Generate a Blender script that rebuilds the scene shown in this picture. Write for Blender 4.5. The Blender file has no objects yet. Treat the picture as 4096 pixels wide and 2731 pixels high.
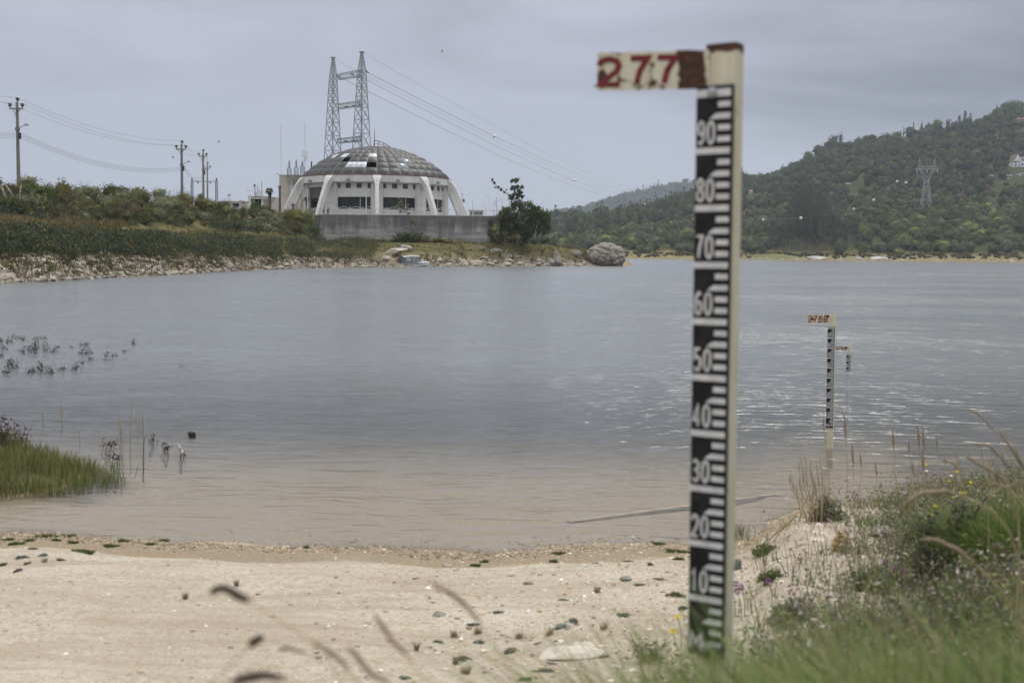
import bpy, bmesh, math, random
import numpy as np
from mathutils import Vector, Matrix
R = math.radians
random.seed(11)
rng = np.random.default_rng(11)
scene = bpy.context.scene
COL = scene.collection

# ------------------------------------------------------------------ camera
FPX = 4779.0                 # focal length in pixels of the 4096 px wide photograph
CAM_Z = 1.93
PITCH = math.atan((1365.5 - 1016) / FPX)
ROLL = 0.0105
_F = Vector((0, math.cos(PITCH), -math.sin(PITCH)))
_U0 = Vector((0, math.sin(PITCH), math.cos(PITCH)))
_X0 = Vector((1, 0, 0))
_X = _X0 * math.cos(ROLL) + _U0 * math.sin(ROLL)
_U = -_X0 * math.sin(ROLL) + _U0 * math.cos(ROLL)
_C = Vector((0, 0, CAM_Z))
cd = bpy.data.cameras.new('camera')
cam = bpy.data.objects.new('camera', cd)
COL.objects.link(cam)
M3 = Matrix((_X, _U, -_F)).transposed()
cam.matrix_world = Matrix.Translation(_C) @ M3.to_4x4()
cd.sensor_width = 36.0
cd.lens = 36.0 * FPX / 4096.0
cd.clip_start = 0.05
cd.clip_end = 9000
cd.dof.use_dof = True
cd.dof.focus_distance = 150.0
cd.dof.aperture_fstop = 4.8
scene.camera = cam

# ------------------------------------------------------------------ world, sun, exposure
SUN_EL, SUN_AZ = 58.0, 24.0
world = bpy.data.worlds.new('World')
scene.world = world
world.use_nodes = True
wt = world.node_tree
for n in list(wt.nodes):
    wt.nodes.remove(n)


class NT:
    """Small helper for writing node trees."""
    def __init__(self, tree):
        self.t = tree

    def n(self, kind, **kw):
        nd = self.t.nodes.new(kind)
        for k, v in kw.items():
            setattr(nd, k, v)
        return nd

    def set(self, nd, key, v):
        s = nd.inputs[key]
        if isinstance(v, bpy.types.NodeSocket):
            self.t.links.new(v, s)
        else:
            s.default_value = v

    def math(self, op, a, b=0.0, c=None):
        m = self.n('ShaderNodeMath', operation=op)
        self.set(m, 0, a)
        self.set(m, 1, b)
        if c is not None:
            self.set(m, 2, c)
        return m.outputs[0]

    def mix(self, f, a, b, blend='MIX'):
        m = self.n('ShaderNodeMix', data_type='RGBA', blend_type=blend)
        self.set(m, 0, f)
        for i, v in ((6, a), (7, b)):
            if isinstance(v, (tuple, list)) and len(v) == 3:
                v = (*v, 1)
            self.set(m, i, v)
        return m.outputs[2]

    def noise(self, vec, scale, detail=4, rough=0.55, dist=0.0):
        m = self.n('ShaderNodeTexNoise')
        if vec is not None:
            self.set(m, 'Vector', vec)
        m.inputs['Scale'].default_value = scale
        m.inputs['Detail'].default_value = detail
        m.inputs['Roughness'].default_value = rough
        m.inputs['Distortion'].default_value = dist
        return m.outputs['Fac']

    def ramp(self, f, lo, hi, smooth=True):
        m = self.n('ShaderNodeMapRange')
        m.interpolation_type = 'SMOOTHSTEP' if smooth else 'LINEAR'
        self.set(m, 'Value', f)
        m.inputs['From Min'].default_value = lo
        m.inputs['From Max'].default_value = hi
        m.clamp = True
        return m.outputs[0]

    def mapping(self, vec, scale=(1, 1, 1), rot=(0, 0, 0), loc=(0, 0, 0)):
        m = self.n('ShaderNodeMapping')
        self.set(m, 'Vector', vec)
        m.inputs['Scale'].default_value = scale
        m.inputs['Rotation'].default_value = rot
        m.inputs['Location'].default_value = loc
        return m.outputs[0]


w = NT(wt)
sky = w.n('ShaderNodeTexSky', sky_type='NISHITA')
sky.sun_disc = False
sky.sun_elevation = R(SUN_EL)
sky.sun_rotation = R(SUN_AZ)
sky.altitude = 2700
tc = w.n('ShaderNodeTexCoord')
sep = w.n('ShaderNodeSeparateXYZ')
w.set(sep, 0, tc.outputs['Generated'])
dz = w.math('MAXIMUM', sep.outputs[2], 0.0)
# overcast sky: luminance rises from the horizon to the zenith; cloud bands drift through it
den = w.math('ADD', dz, 0.16)
cx = w.math('DIVIDE', sep.outputs[0], den)
cy = w.math('DIVIDE', sep.outputs[1], den)
cmb = w.n('ShaderNodeCombineXYZ')
w.set(cmb, 0, cx)
w.set(cmb, 1, cy)
n1 = w.noise(w.mapping(cmb.outputs[0], (0.55, 0.9, 1), (0, 0, 0.5), (3.1, 1.7, 0)), 1.0, 6, 0.5, 0.4)
n2 = w.noise(w.mapping(cmb.outputs[0], (2.0, 1.6, 1), (0, 0, 0.3), (1.3, 4.2, 0)), 1.0, 5, 0.55, 0.5)
lum = w.math('MULTIPLY_ADD', w.ramp(dz, 0.14, 0.95), 1.45, 0.505)
# the cloud deck thickens towards upper right of the view
side = w.math('ADD', w.math('MULTIPLY', sep.outputs[0], 1.0), w.math('MULTIPLY', dz, 2.2))
thick = w.ramp(w.math('ADD', side, w.math('MULTIPLY', w.math('SUBTRACT', n1, 0.5), 1.5)), 0.30, 0.95)
thick = w.math('MULTIPLY', thick, w.ramp(sep.outputs[1], -0.2, 0.6))
thick = w.math('MULTIPLY', thick, w.math('SUBTRACT', 1.0, w.ramp(dz, 0.35, 0.7)))
tex = w.math('MULTIPLY', w.math('SUBTRACT', n2, 0.5), w.ramp(dz, 0.05, 0.22))
fac = w.math('SUBTRACT', 1.0, w.math('MULTIPLY', thick, 0.72))
fac = w.math('ADD', fac, w.math('MULTIPLY', tex, 0.75))
lum = w.math('MULTIPLY', lum, fac)
SKY_STR = 0.1
tint = w.mix(w.ramp(dz, 0.0, 0.8), (9.3, 9.75, 11.6), (9.75, 9.85, 10.1))
sc_ = w.n('ShaderNodeVectorMath', operation='SCALE')
w.set(sc_, 0, tint)
w.set(sc_, 'Scale', lum)
skymix = w.mix(0.94, sky.outputs[0], sc_.outputs[0])
bg = w.n('ShaderNodeBackground')
w.set(bg, 'Color', skymix)
bg.inputs['Strength'].default_value = SKY_STR
out = w.n('ShaderNodeOutputWorld')
wt.links.new(bg.outputs[0], out.inputs[0])

sl = bpy.data.lights.new('sun', 'SUN')
sl.energy = 1.5
sl.angle = R(11)
sl.color = (1.0, 0.95, 0.86)
sun = bpy.data.objects.new('sun', sl)
COL.objects.link(sun)
sd = Vector((math.cos(R(SUN_EL)) * math.sin(R(SUN_AZ)), math.cos(R(SUN_EL)) * math.cos(R(SUN_AZ)), math.sin(R(SUN_EL))))
sun.rotation_euler = sd.to_track_quat('Z', 'Y').to_euler()
sun.location = (0, 0, 60)

vs = scene.view_settings
vs.view_transform = 'Standard'
vs.look = 'None'
vs.exposure = 0.0
vs.gamma = 1.0
vs.use_curve_mapping = False
cy_ = scene.cycles
cy_.max_bounces = 6
cy_.diffuse_bounces = 2
cy_.glossy_bounces = 2
cy_.transmission_bounces = 3
cy_.transparent_max_bounces = 8
cy_.volume_bounces = 0
cy_.caustics_reflective = False
cy_.caustics_refractive = False
cy_.use_denoising = True
cy_.sample_clamp_indirect = 4
cy_.sample_clamp_direct = 8

# ------------------------------------------------------------------ pixel <-> place (photograph pixels, 4096 wide)
K = 4096 / 2352.0            # the overview picture was read at 2352 px


def ray(px, py):
    return _F + _X * ((px - 2048) / FPX) + _U * (-(py - 1365.5) / FPX)


def P(px, py, Y):
    d = ray(px, py)
    return _C + d * (Y / d.y)


def PZ(px, py, z=0.0):
    d = ray(px, py)
    return _C + d * ((z - CAM_Z) / d.z)


def proj(p):
    q = Vector(p) - _C
    a, b, c = q.dot(_X), q.dot(_U), q.dot(_F)
    return 2048 + FPX * a / c, 1365.5 - FPX * b / c


def yh(px):
    return 1016 + ROLL * (px - 2048)


def zat(px, py, Y):
    return CAM_Z + (yh(px) - py) * Y / FPX


def pxof(x, Y):
    return 2048 + FPX * x / Y


# ------------------------------------------------------------------ noise
def vnoise(x, y, seed=0):
    x = np.asarray(x, float)
    y = np.asarray(y, float)
    xi = np.floor(x).astype(np.int64)
    yi = np.floor(y).astype(np.int64)
    xf = x - xi
    yf = y - yi

    def h(a, b):
        n = (a * 374761393 + b * 668265263 + seed * 974711) & 0x7fffffff
        n = ((n ^ (n >> 13)) * 1274126177) & 0x7fffffff
        return ((n ^ (n >> 16)) & 0xffff) / 65535.0
    u = xf * xf * (3 - 2 * xf)
    v = yf * yf * (3 - 2 * yf)
    return (h(xi, yi) * (1 - u) + h(xi + 1, yi) * u) * (1 - v) + (h(xi, yi + 1) * (1 - u) + h(xi + 1, yi + 1) * u) * v


def fbm(x, y, seed=0, oct=4):
    s, a = 0, 0.5
    for i in range(oct):
        s = s + a * (vnoise(x, y, seed + i) - 0.5)
        x = np.asarray(x) * 2.03
        y = np.asarray(y) * 2.03
        a *= 0.5
    return s


def sstep(a, b, x):
    t = np.clip((np.asarray(x, float) - a) / (b - a), 0, 1)
    return t * t * (3 - 2 * t)


# ------------------------------------------------------------------ terrain heights
def _sh(lst):
    pts = [PZ(c * K, y * K) for c, y in lst]
    return [c * K for c, _ in lst], [p.y for p in pts]


# near beach: where water meets sand, read along the picture
BS_px, BS_Y = _sh([(-900, 1215), (0, 1229), (100, 1224), (250, 1238), (380, 1243), (560, 1251), (700, 1249), (800, 1251), (900, 1258),
                   (1000, 1266), (1110, 1269), (1200, 1263), (1300, 1256), (1400, 1251), (1560, 1249), (1680, 1252), (1740, 1235), (1790, 1195),
                   (1860, 1165), (1960, 1155), (2060, 1158), (2160, 1140), (2352, 1110), (3200, 1060)])


def H_near(x, Y):
    x = np.asarray(x, float)
    Y = np.asarray(Y, float)
    Yc = np.maximum(Y, 1.2)
    px = pxof(x, Yc)
    px = np.where(Y < 3.0, pxof(x, np.maximum(Y, 3.0)), px)
    Ys = np.interp(px, BS_px, BS_Y) + 0.10 * fbm(x * 1.3, Y * 1.3, 5, 3)
    s = Ys - Y
    se = np.minimum(s, 6.0)
    beach = 0.085 * se + 0.004 * np.maximum(se, 0) ** 2 + 0.035 * (s - se)
    beach = np.where(s > 0, beach - 0.0 * s, 0.075 * s)
    beach = np.maximum(beach, -0.05 * 0 - 2.6)
    # wheel ruts and a low lip running obliquely across the sand
    d = (x * 0.42 + Y * 0.91)
    rut = 0.018 * np.sin(d * 5.2 + 0.8 * np.sin(x * 1.1)) * sstep(0.2, 1.2, s)
    e = x * 0.60 - Y * 0.80 + 0.25 * fbm(x * 0.8, Y * 0.8, 15, 2)
    track = sstep(0.15, 0.0, np.abs(((e + 0.2) % 1.5) - 0.75) - 0.12)
    rut = rut + (-0.026 * track + 0.011 * track * np.sin((x * 0.80 + Y * 0.60) * 62)) * sstep(0.5, 1.4, s) * (0.4 + vnoise(x * 0.7, Y * 0.7, 18))
    lip = 0.035 * sstep(0.55, 0.95, s + 0.25 * fbm(x * 0.9, Y * 0.3, 9, 2))
    micro = (0.030 * fbm(x * 2.2, Y * 2.2, 3, 3) + 0.010 * fbm(x * 11, Y * 11, 4, 3)) * sstep(-1.0, 0.6, s)
    # raised grassy bank on the right
    edge = 0.12 + 0.30 * (Y - 2.1)
    m = sstep(-0.30, 0.45, x - edge + 0.25 * fbm(x * 1.5, Y * 1.5, 21, 3))
    bank = m * (0.24 * sstep(3.3, 1.7, Y) + 0.035) * sstep(-0.2, 0.9, s)
    bank = bank * (1 + 0.5 * fbm(x * 1.7, Y * 1.7, 31, 3))
    # low islet on the left, out in the water
    q = ((x + 5.2) / 1.65) ** 2 + ((Y - 10.1) / 1.0) ** 2 + 0.6 * fbm(x * 1.3, Y * 1.3, 41, 3)
    isl = 0.55 * np.exp(-q * 1.35)
    return beach + rut + lip + micro + bank + isl * (s < 0.6)


LB_c = [-520, 0, 100, 200, 330, 430, 560, 700, 735, 800, 900, 1000, 1110, 1200, 1270, 1350, 1437]
LB_y = [668, 650, 647, 641, 634.5, 629.5, 621.5, 616.5, 615.5, 614, 613, 612.5, 612, 611.8, 611.5, 611, 611]
LB_px = np.array(LB_c) * K
LB_Ys = np.array([PZ(c * K, y * K).y for c, y in zip(LB_c, LB_y)])
LB_YR = LB_Ys + 6
LB_YG = LB_Ys + np.array([15] * 8 + [14, 13, 11, 10, 10, 9, 8, 7, 5])
LB_R = np.array([592, 588, 589, 590, 590, 590, 590, 592, 593, 595, 597, 598, 598, 597, 596, 597, 603.]) * K
LB_G = np.array([535, 530, 532, 535, 537, 541, 545, 553, 570, 578, 580, 580, 580, 578, 577, 582, 600.]) * K
LB_YS = np.array([80, 101, 108, 115, 126, 138, 172, 190, 193, 193.5, 194, 194, 194, 200, 206, 214, 222.])
LB_S = np.array([440, 446, 452, 460, 470, 476, 496, 506, 553, 553, 553.5, 554, 555, 560, 566, 576, 600.]) * K


def _z(px, py, Y):
    return CAM_Z + (1016 + ROLL * (px - 2048) - py) * Y / FPX


LB_zR, LB_zG, LB_zS = _z(LB_px, LB_R, LB_YR), _z(LB_px, LB_G, LB_YG), _z(LB_px, LB_S, LB_YS)
WALL_Y = 195.0
TERR_Z = zat(1600, 861, WALL_Y)


def H_left(x, Y):
    x = np.asarray(x, float)
    Y = np.asarray(Y, float)
    px = pxof(x, np.maximum(Y, 5))
    I = lambda a: np.interp(px, LB_px, a)
    Ys, YR, YG, YS = I(LB_Ys), I(LB_YR), I(LB_YG), I(LB_YS)
    YG = np.minimum(YG, YS - 1.0)
    zR, zG, zS = I(LB_zR), I(LB_zG), I(LB_zS)
    z = np.where(Y < Ys, (Y - Ys) * 0.22,
        np.where(Y < YR, zR * (Y - Ys) / (YR - Ys),
        np.where(Y < YG, zR + (zG - zR) * (Y - YR) / (YG - YR),
        np.where(Y < YS, zG + (zS - zG) * (Y - YG) / (YS - YG), zS + np.minimum(0.015 * (Y - YS), 0.8)))))
    z = z + (0.9 * fbm(x * 0.22, Y * 0.22, 51, 3) + 0.3 * fbm(x * 0.9, Y * 0.9, 52, 3)) * sstep(0, 5, Y - Ys)
    z = z - 4.0 * sstep(1437 * K, 1475 * K, px)                      # the point ends at the boulder
    z = z - 7.0 * sstep(8, 26, Y - YS) * sstep(1090 * K, 1140 * K, px)
    z = z - 5.0 * sstep(60, 130, Y - YS)
    return np.maximum(z, -4.4)


SHORE_Y = 625.0
RB_c = np.array([1100, 1270, 1340, 1440, 1520, 1590, 1650, 1700, 1760, 1800, 1850, 1900, 2000, 2060, 2130, 2180, 2250, 2352, 2700, 3300.])
RB_px = RB_c * K
RB_top = np.array([530, 515, 508, 502, 485, 458, 428, 418, 412, 393, 363, 336, 328, 318, 303, 300, 282, 262, 215, 190.]) * K
RB_mid = np.array([575, 568, 558, 540, 525, 515, 508, 505, 500, 498, 495, 490, 480, 478, 475, 472, 468, 462, 440, 430.]) * K
RB_zS = _z(RB_px, RB_c * 0 + 587 * K, 668.0)
RB_zS = np.interp(RB_px, RB_px, np.maximum(RB_zS, 2.6))
RB_zM = _z(RB_px, RB_mid, 880.0)
RB_zT = _z(RB_px, RB_top, 1320.0)


def H_right(x, Y):
    x = np.asarray(x, float)
    Y = np.asarray(Y, float)
    px = pxof(x, Y)
    I = lambda a: np.interp(px, RB_px, a)
    zS, zM, zT = I(RB_zS), I(RB_zM), I(RB_zT)
    Ys = SHORE_Y + 14 * fbm(px * 0.006, px * 0 + 3.3, 61, 3)
    z = np.where(Y < Ys, (Y - Ys) * 0.1,
        np.where(Y < 668, zS * (Y - Ys) / (668 - Ys),
        np.where(Y < 880, zS + (zM - zS) * (Y - 668) / 212,
        np.where(Y < 1320, zM + (zT - zM) * ((Y - 880) / 440), zT - 0.12 * (Y - 1320)))))
    z = z + 9 * fbm(x * 0.012, Y * 0.012, 62, 3) * sstep(690, 900, Y)
    return np.maximum(z, -4.4)


FB_px = np.array([700, 1100, 1270, 1330, 1400, 1500, 1590, 1640, 1720, 1850, 2100]) * K
FB_top = np.array([548, 520, 497, 478, 460, 437, 418, 413, 420, 445, 470.]) * K
FAR_Y = 3600.0
FB_zT = _z(FB_px, FB_top, FAR_Y)


def H_far(x, Y):
    x = np.asarray(x, float)
    Y = np.asarray(Y, float)
    zT = np.interp(pxof(x, Y), FB_px, FB_zT)
    z = np.where(Y < FAR_Y, -4 + (zT + 4) * sstep(2500, 3700, Y) * 1.0 / float(sstep(2500, 3700, FAR_Y)), zT - 0.15 * (Y - FAR_Y))
    return z + 20 * fbm(x * 0.004, Y * 0.004, 71, 3)


def hit(px, py, H, y0, y1, step=0.02):
    """Where the line of sight through a pixel meets the terrain H."""
    d = ray(px, py)
    d = d / d.y
    ys = np.arange(y0, y1, step)
    zs = CAM_Z + d.z * ys
    xs = d.x * ys
    below = np.nonzero(zs <= H(xs, ys))[0]
    i = below[0] if len(below) else len(ys) - 1
    return Vector((float(xs[i]), float(ys[i]), float(H(xs[i:i + 1], ys[i:i + 1])[0])))


def zground(H, x, Y):
    return float(H(np.array([x]), np.array([Y]))[0])


# ------------------------------------------------------------------ mesh helpers
class MB:
    """Collects shapes; build() links them as one mesh object."""
    def __init__(self):
        self.v, self.f = [], []

    def add(self, vs, fs):
        o = len(self.v)
        self.v += [tuple(a) for a in vs]
        self.f += [tuple(i + o for i in f) for f in fs]
        return self

    def box(self, c, s, rz=0.0, taper=1.0):
        cx, cy, cz = c
        hx, hy, hz = s[0] / 2, s[1] / 2, s[2] / 2
        co, si = math.cos(rz), math.sin(rz)
        vs = []
        for k, t in ((-1, 1.0), (1, taper)):
            for i, j in ((-1, -1), (1, -1), (1, 1), (-1, 1)):
                x, y = i * hx * t, j * hy * t
                vs.append((cx + x * co - y * si, cy + x * si + y * co, cz + k * hz))
        return self.add(vs, [(3, 2, 1, 0), (4, 5, 6, 7), (0, 1, 5, 4), (1, 2, 6, 5), (2, 3, 7, 6), (3, 0, 4, 7)])

    def bar(self, a, b, w, d=None):
        a, b = Vector(a), Vector(b)
        d = d or w
        ax = (b - a)
        if ax.length < 1e-6:
            return self
        ax.normalize()
        s = ax.cross(Vector((0, 0, 1)))
        if s.length < 1e-3:
            s = Vector((1, 0, 0))
        s.normalize()
        t = s.cross(ax)
        vs = []
        for p in (a, b):
            for i, j in ((-1, -1), (1, -1), (1, 1), (-1, 1)):
                vs.append(p + s * (i * w / 2) + t * (j * d / 2))
        return self.add(vs, [(3, 2, 1, 0), (4, 5, 6, 7), (0, 1, 5, 4), (1, 2, 6, 5), (2, 3, 7, 6), (3, 0, 4, 7)])

    def tube(self, pts, r, n=8, caps=True):
        pts = [Vector(p) for p in pts]
        rs = r if isinstance(r, (list, tuple)) else [r] * len(pts)
        vs, fs = [], []
        ref = Vector((0.3, 0.2, 1)).normalized()
        for i, p in enumerate(pts):
            t = (pts[min(i + 1, len(pts) - 1)] - pts[max(i - 1, 0)]).normalized()
            s = t.cross(ref)
            if s.length < 1e-3:
                s = t.cross(Vector((1, 0, 0)))
            s.normalize()
            u = s.cross(t)
            for k in range(n):
                a = 2 * math.pi * k / n
                vs.append(p + (s * math.cos(a) + u * math.sin(a)) * rs[i])
        for i in range(len(pts) - 1):
            for k in range(n):
                k2 = (k + 1) % n
                fs.append((i * n + k, i * n + k2, (i + 1) * n + k2, (i + 1) * n + k))
        if caps:
            fs.append(tuple(range(n - 1, -1, -1)))
            fs.append(tuple((len(pts) - 1) * n + k for k in range(n)))
        return self.add(vs, fs)

    def lathe(self, prof, c=(0, 0, 0), n=24, a0=0.0, a1=None):
        """prof: list of (radius, z)."""
        full = a1 is None
        a1 = 2 * math.pi if full else a1
        m = n if full else n + 1
        vs, fs = [], []
        for r, z in prof:
            for k in range(m):
                a = a0 + (a1 - a0) * k / n
                vs.append((c[0] + r * math.sin(a), c[1] - r * math.cos(a), c[2] + z))
        for i in range(len(prof) - 1):
            for k in range(n):
                k2 = (k + 1) % m
                fs.append((i * m + k, i * m + k2, (i + 1) * m + k2, (i + 1) * m + k))
        return self.add(vs, fs)

    def prism(self, poly, origin, ex, ey, ez):
        """Polygon in the ex/ey plane, extruded along ez (a vector)."""
        o, ex, ey, ez = Vector(origin), Vector(ex), Vector(ey), Vector(ez)
        n = len(poly)
        vs = [o + ex * a + ey * b for a, b in poly] + [o + ex * a + ey * b + ez for a, b in poly]
        fs = [tuple(range(n - 1, -1, -1)), tuple(range(n, 2 * n))] + [(i, (i + 1) % n, n + (i + 1) % n, n + i) for i in range(n)]
        return self.add(vs, fs)

    def mesh(self, name, m, smooth=False):
        me = bpy.data.meshes.new(name)
        me.from_pydata(self.v, [], self.f)
        if m is not None:
            me.materials.append(m)
        bm = bmesh.new()
        bm.from_mesh(me)
        bmesh.ops.recalc_face_normals(bm, faces=bm.faces)
        bm.to_mesh(me)
        bm.free()
        if smooth:
            me.polygons.foreach_set('use_smooth', [True] * len(me.polygons))
        me.update()
        return me

    def build(self, name, m, parent=None, smooth=False, loc=None):
        return link(name, self.mesh(name, m, smooth), parent, loc)


def link(name, me, parent=None, loc=None):
    o = bpy.data.objects.new(name, me)
    COL.objects.link(o)
    if parent is not None:
        o.parent = parent
    if loc is not None:
        o.location = loc
    return o


def tag(o, label=None, cat=None, group=None, kind=None):
    if label:
        o['label'] = label
    if cat:
        o['category'] = cat
    if group:
        o['group'] = group
    if kind:
        o['kind'] = kind
    return o


def empty(name, loc=(0, 0, 0), label=None, cat=None, group=None, rz=0.0):
    o = bpy.data.objects.new(name, None)
    COL.objects.link(o)
    o.location = loc
    o.rotation_euler.z = rz
    o.empty_display_size = 0.2
    return tag(o, label, cat, group)


def copy_tree(o, parent=None):
    c = o.copy()
    COL.objects.link(c)
    c.parent = parent
    for ch in [k for k in bpy.data.objects if k.parent == o]:
        copy_tree(ch, c)
    return c


def np_mesh(name, V, F, m, cols=None, smooth=False):
    """Mesh from numpy arrays; F is (n,3) or (n,4); cols is one RGB per vertex."""
    me = bpy.data.meshes.new(name)
    V = np.asarray(V, np.float32)
    F = np.asarray(F, np.int32)
    k = F.shape[1]
    me.vertices.add(len(V))
    me.vertices.foreach_set('co', V.ravel())
    me.loops.add(F.size)
    me.loops.foreach_set('vertex_index', F.ravel())
    me.polygons.add(len(F))
    me.polygons.foreach_set('loop_start', np.arange(0, F.size, k, dtype=np.int32))
    me.polygons.foreach_set('loop_total', np.full(len(F), k, np.int32))
    if smooth:
        me.polygons.foreach_set('use_smooth', np.ones(len(F), bool))
    me.update(calc_edges=True)
    if cols is not None:
        at = me.attributes.new('tone', 'FLOAT_COLOR', 'POINT')
        c4 = np.ones((len(V), 4), np.float32)
        c4[:, :3] = cols
        at.data.foreach_set('color', c4.ravel())
    me.materials.append(m)
    return me


def grid_mesh(name, xs, ys, H, m):
    X, Y = np.meshgrid(xs, ys)
    Z = H(X, Y)
    V = np.stack([X, Y, Z], -1).reshape(-1, 3)
    nx, ny = len(xs), len(ys)
    i = np.arange((ny - 1) * nx).reshape(ny - 1, nx)[:, :-1].ravel()
    F = np.stack([i, i + 1, i + nx + 1, i + nx], -1)
    return np_mesh(name, V, F, m, smooth=True)


def fan_mesh(name, pxs, Ys2, H, m):
    """Grid whose columns are directions (given as photograph columns) and whose rows are depths; Ys2[j][i]."""
    Y = np.asarray(Ys2, float)
    U = (np.asarray(pxs) - 2048) / FPX
    X = U[None, :] * Y
    Z = H(X, Y)
    V = np.stack([X, Y, Z], -1).reshape(-1, 3)
    ny, nx = Y.shape
    i = np.arange((ny - 1) * nx).reshape(ny - 1, nx)[:, :-1].ravel()
    F = np.stack([i, i + 1, i + nx + 1, i + nx], -1)
    return np_mesh(name, V, F, m, smooth=True)


# ------------------------------------------------------------------ materials
def new_mat(name):
    m = bpy.data.materials.new(name)
    m.use_nodes = True
    t = m.node_tree
    for n in list(t.nodes):
        t.nodes.remove(n)
    return m, NT(t)


def finish(nt, shader, disp=None):
    o = nt.n('ShaderNodeOutputMaterial')
    nt.t.links.new(shader, o.inputs['Surface'])


def mat(name, col, rough=0.8, var=0.18, vscale=3.0, bump=0.0, bscale=20.0, spec=0.3, metal=0.0, col2=None, streak=False, grime=None):
    m, t = new_mat(name)
    tcn = t.n('ShaderNodeTexCoord')
    vec = tcn.outputs['Object']
    if streak:
        vec = t.mapping(vec, (1, 1, 0.12))
    f = t.ramp(t.noise(vec, vscale, 5, 0.6), 0.3, 0.7)
    a = tuple(c * (1 - var) for c in col)
    b = col2 or tuple(min(c * (1 + var), 0.95) for c in col)
    c = t.mix(f, a, b)
    if grime:
        gs = t.noise(t.mapping(tcn.outputs['Object'], (2.2, 2.2, 0.16)), 1.0, 4, 0.65)
        gb = t.noise(tcn.outputs['Object'], 0.35, 3, 0.6)
        c = t.mix(t.math('MULTIPLY', t.math('MULTIPLY', t.ramp(gs, 0.52, 0.72), t.ramp(gb, 0.35, 0.6)), 0.65), c, grime)
    p = t.n('ShaderNodeBsdfPrincipled')
    t.set(p, 'Base Color', c)
    p.inputs['Roughness'].default_value = rough
    p.inputs['Metallic'].default_value = metal
    p.inputs['Specular IOR Level'].default_value = spec
    if bump:
        b_ = t.n('ShaderNodeBump')
        b_.inputs['Strength'].default_value = 0.6
        b_.inputs['Distance'].default_value = bump
        t.set(b_, 'Height', t.noise(tcn.outputs['Object'], bscale, 5, 0.6))
        t.set(p, 'Normal', b_.outputs[0])
    finish(t, p.outputs[0])
    return m


def leaf_mat(name, a, b, c=None, transl=0.25, vscale=1.2):
    """Foliage: tone varies from thing to thing and from clump to clump."""
    a, b, c = (tuple(min(x * 1.65, 0.5) for x in q) if q else None for q in (a, b, c))
    m, t = new_mat(name)
    oi = t.n('ShaderNodeObjectInfo')
    geo = t.n('ShaderNodeNewGeometry')
    nz = t.noise(geo.outputs['Position'], vscale, 3, 0.6)
    f = t.math('ADD', t.math('MULTIPLY', oi.outputs['Random'], 0.55), t.math('MULTIPLY', t.ramp(nz, 0.3, 0.7), 0.45))
    col = t.mix(f, a, b)
    if c:
        n2_ = t.noise(geo.outputs['Position'], vscale * 4.3, 2, 0.6)
        col = t.mix(t.ramp(n2_, 0.60, 0.72), col, c)
    at = t.n('ShaderNodeAttribute', attribute_name='tone')
    col = t.mix(t.math('MULTIPLY', t.math('GREATER_THAN', at.outputs['Fac'], 0.001), 0.8), col, at.outputs['Color'])
    d = t.n('ShaderNodeBsdfDiffuse')
    tr = t.n('ShaderNodeBsdfTranslucent')
    t.set(d, 'Color', col)
    t.set(tr, 'Color', col)
    mx = t.n('ShaderNodeMixShader')
    mx.inputs[0].default_value = transl
    t.t.links.new(d.outputs[0], mx.inputs[1])
    t.t.links.new(tr.outputs[0], mx.inputs[2])
    finish(t, mx.outputs[0])
    return m


def tone_mat(name, transl=0.2):
    m, t = new_mat(name)
    at = t.n('ShaderNodeAttribute', attribute_name='tone')
    d = t.n('ShaderNodeBsdfDiffuse')
    tr = t.n('ShaderNodeBsdfTranslucent')
    t.set(d, 'Color', at.outputs['Color'])
    t.set(tr, 'Color', at.outputs['Color'])
    mx = t.n('ShaderNodeMixShader')
    mx.inputs[0].default_value = transl
    t.t.links.new(d.outputs[0], mx.inputs[1])
    t.t.links.new(tr.outputs[0], mx.inputs[2])
    finish(t, mx.outputs[0])
    return m


TONE = tone_mat('plant tissue')
STONE = mat('lichened stone', (0.30, 0.27, 0.23), 0.9, 0.35, 1.3, 0.05, 5)
STONE_PALE = mat('pale stone', (0.40, 0.345, 0.285), 0.9, 0.32, 1.6, 0.04, 7)
WHITE_WALL = mat('weathered white render', (0.60, 0.59, 0.555), 0.85, 0.13, 0.7, 0.004, 30, streak=True, grime=(0.30, 0.27, 0.22))
DRUM_WALL = mat('grey white render', (0.53, 0.525, 0.495), 0.85, 0.06, 0.5, 0.004, 30)
GALV = mat('galvanised steel', (0.33, 0.34, 0.35), 0.55, 0.15, 2, spec=0.5)
GALV_DARK = mat('dull steel', (0.20, 0.205, 0.21), 0.6, 0.15, 2, spec=0.4)
WHITE_METAL = mat('white painted steel', (0.66, 0.67, 0.68), 0.5, 0.08, 2, spec=0.4)
BLACK = mat('black porcelain', (0.025, 0.025, 0.028), 0.4, 0.2, 4, spec=0.4)
BARK = mat('bark', (0.13, 0.105, 0.085), 0.95, 0.3, 4, 0.02, 12)
BARK_PALE = mat('pale bark', (0.30, 0.27, 0.23), 0.95, 0.25, 3, 0.02, 12)
POLE = mat('weathered concrete pole', (0.24, 0.225, 0.20), 0.9, 0.25, 2, 0.01, 20, streak=True)
GLASS_DARK = mat('dark glass', (0.020, 0.020, 0.020), 0.25, 0.3, 0.5, spec=0.25)
CABLE = mat('cable', (0.09, 0.09, 0.10), 0.6, 0.1, 2)
BEIGE = mat('beige render', (0.42, 0.385, 0.33), 0.9, 0.07, 0.4, 0.004, 20)
RED_METAL = mat('dark red painted steel', (0.16, 0.035, 0.03), 0.6, 0.2, 3)
TILE = mat('terracotta roof', (0.30, 0.17, 0.12), 0.9, 0.2, 3)
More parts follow.
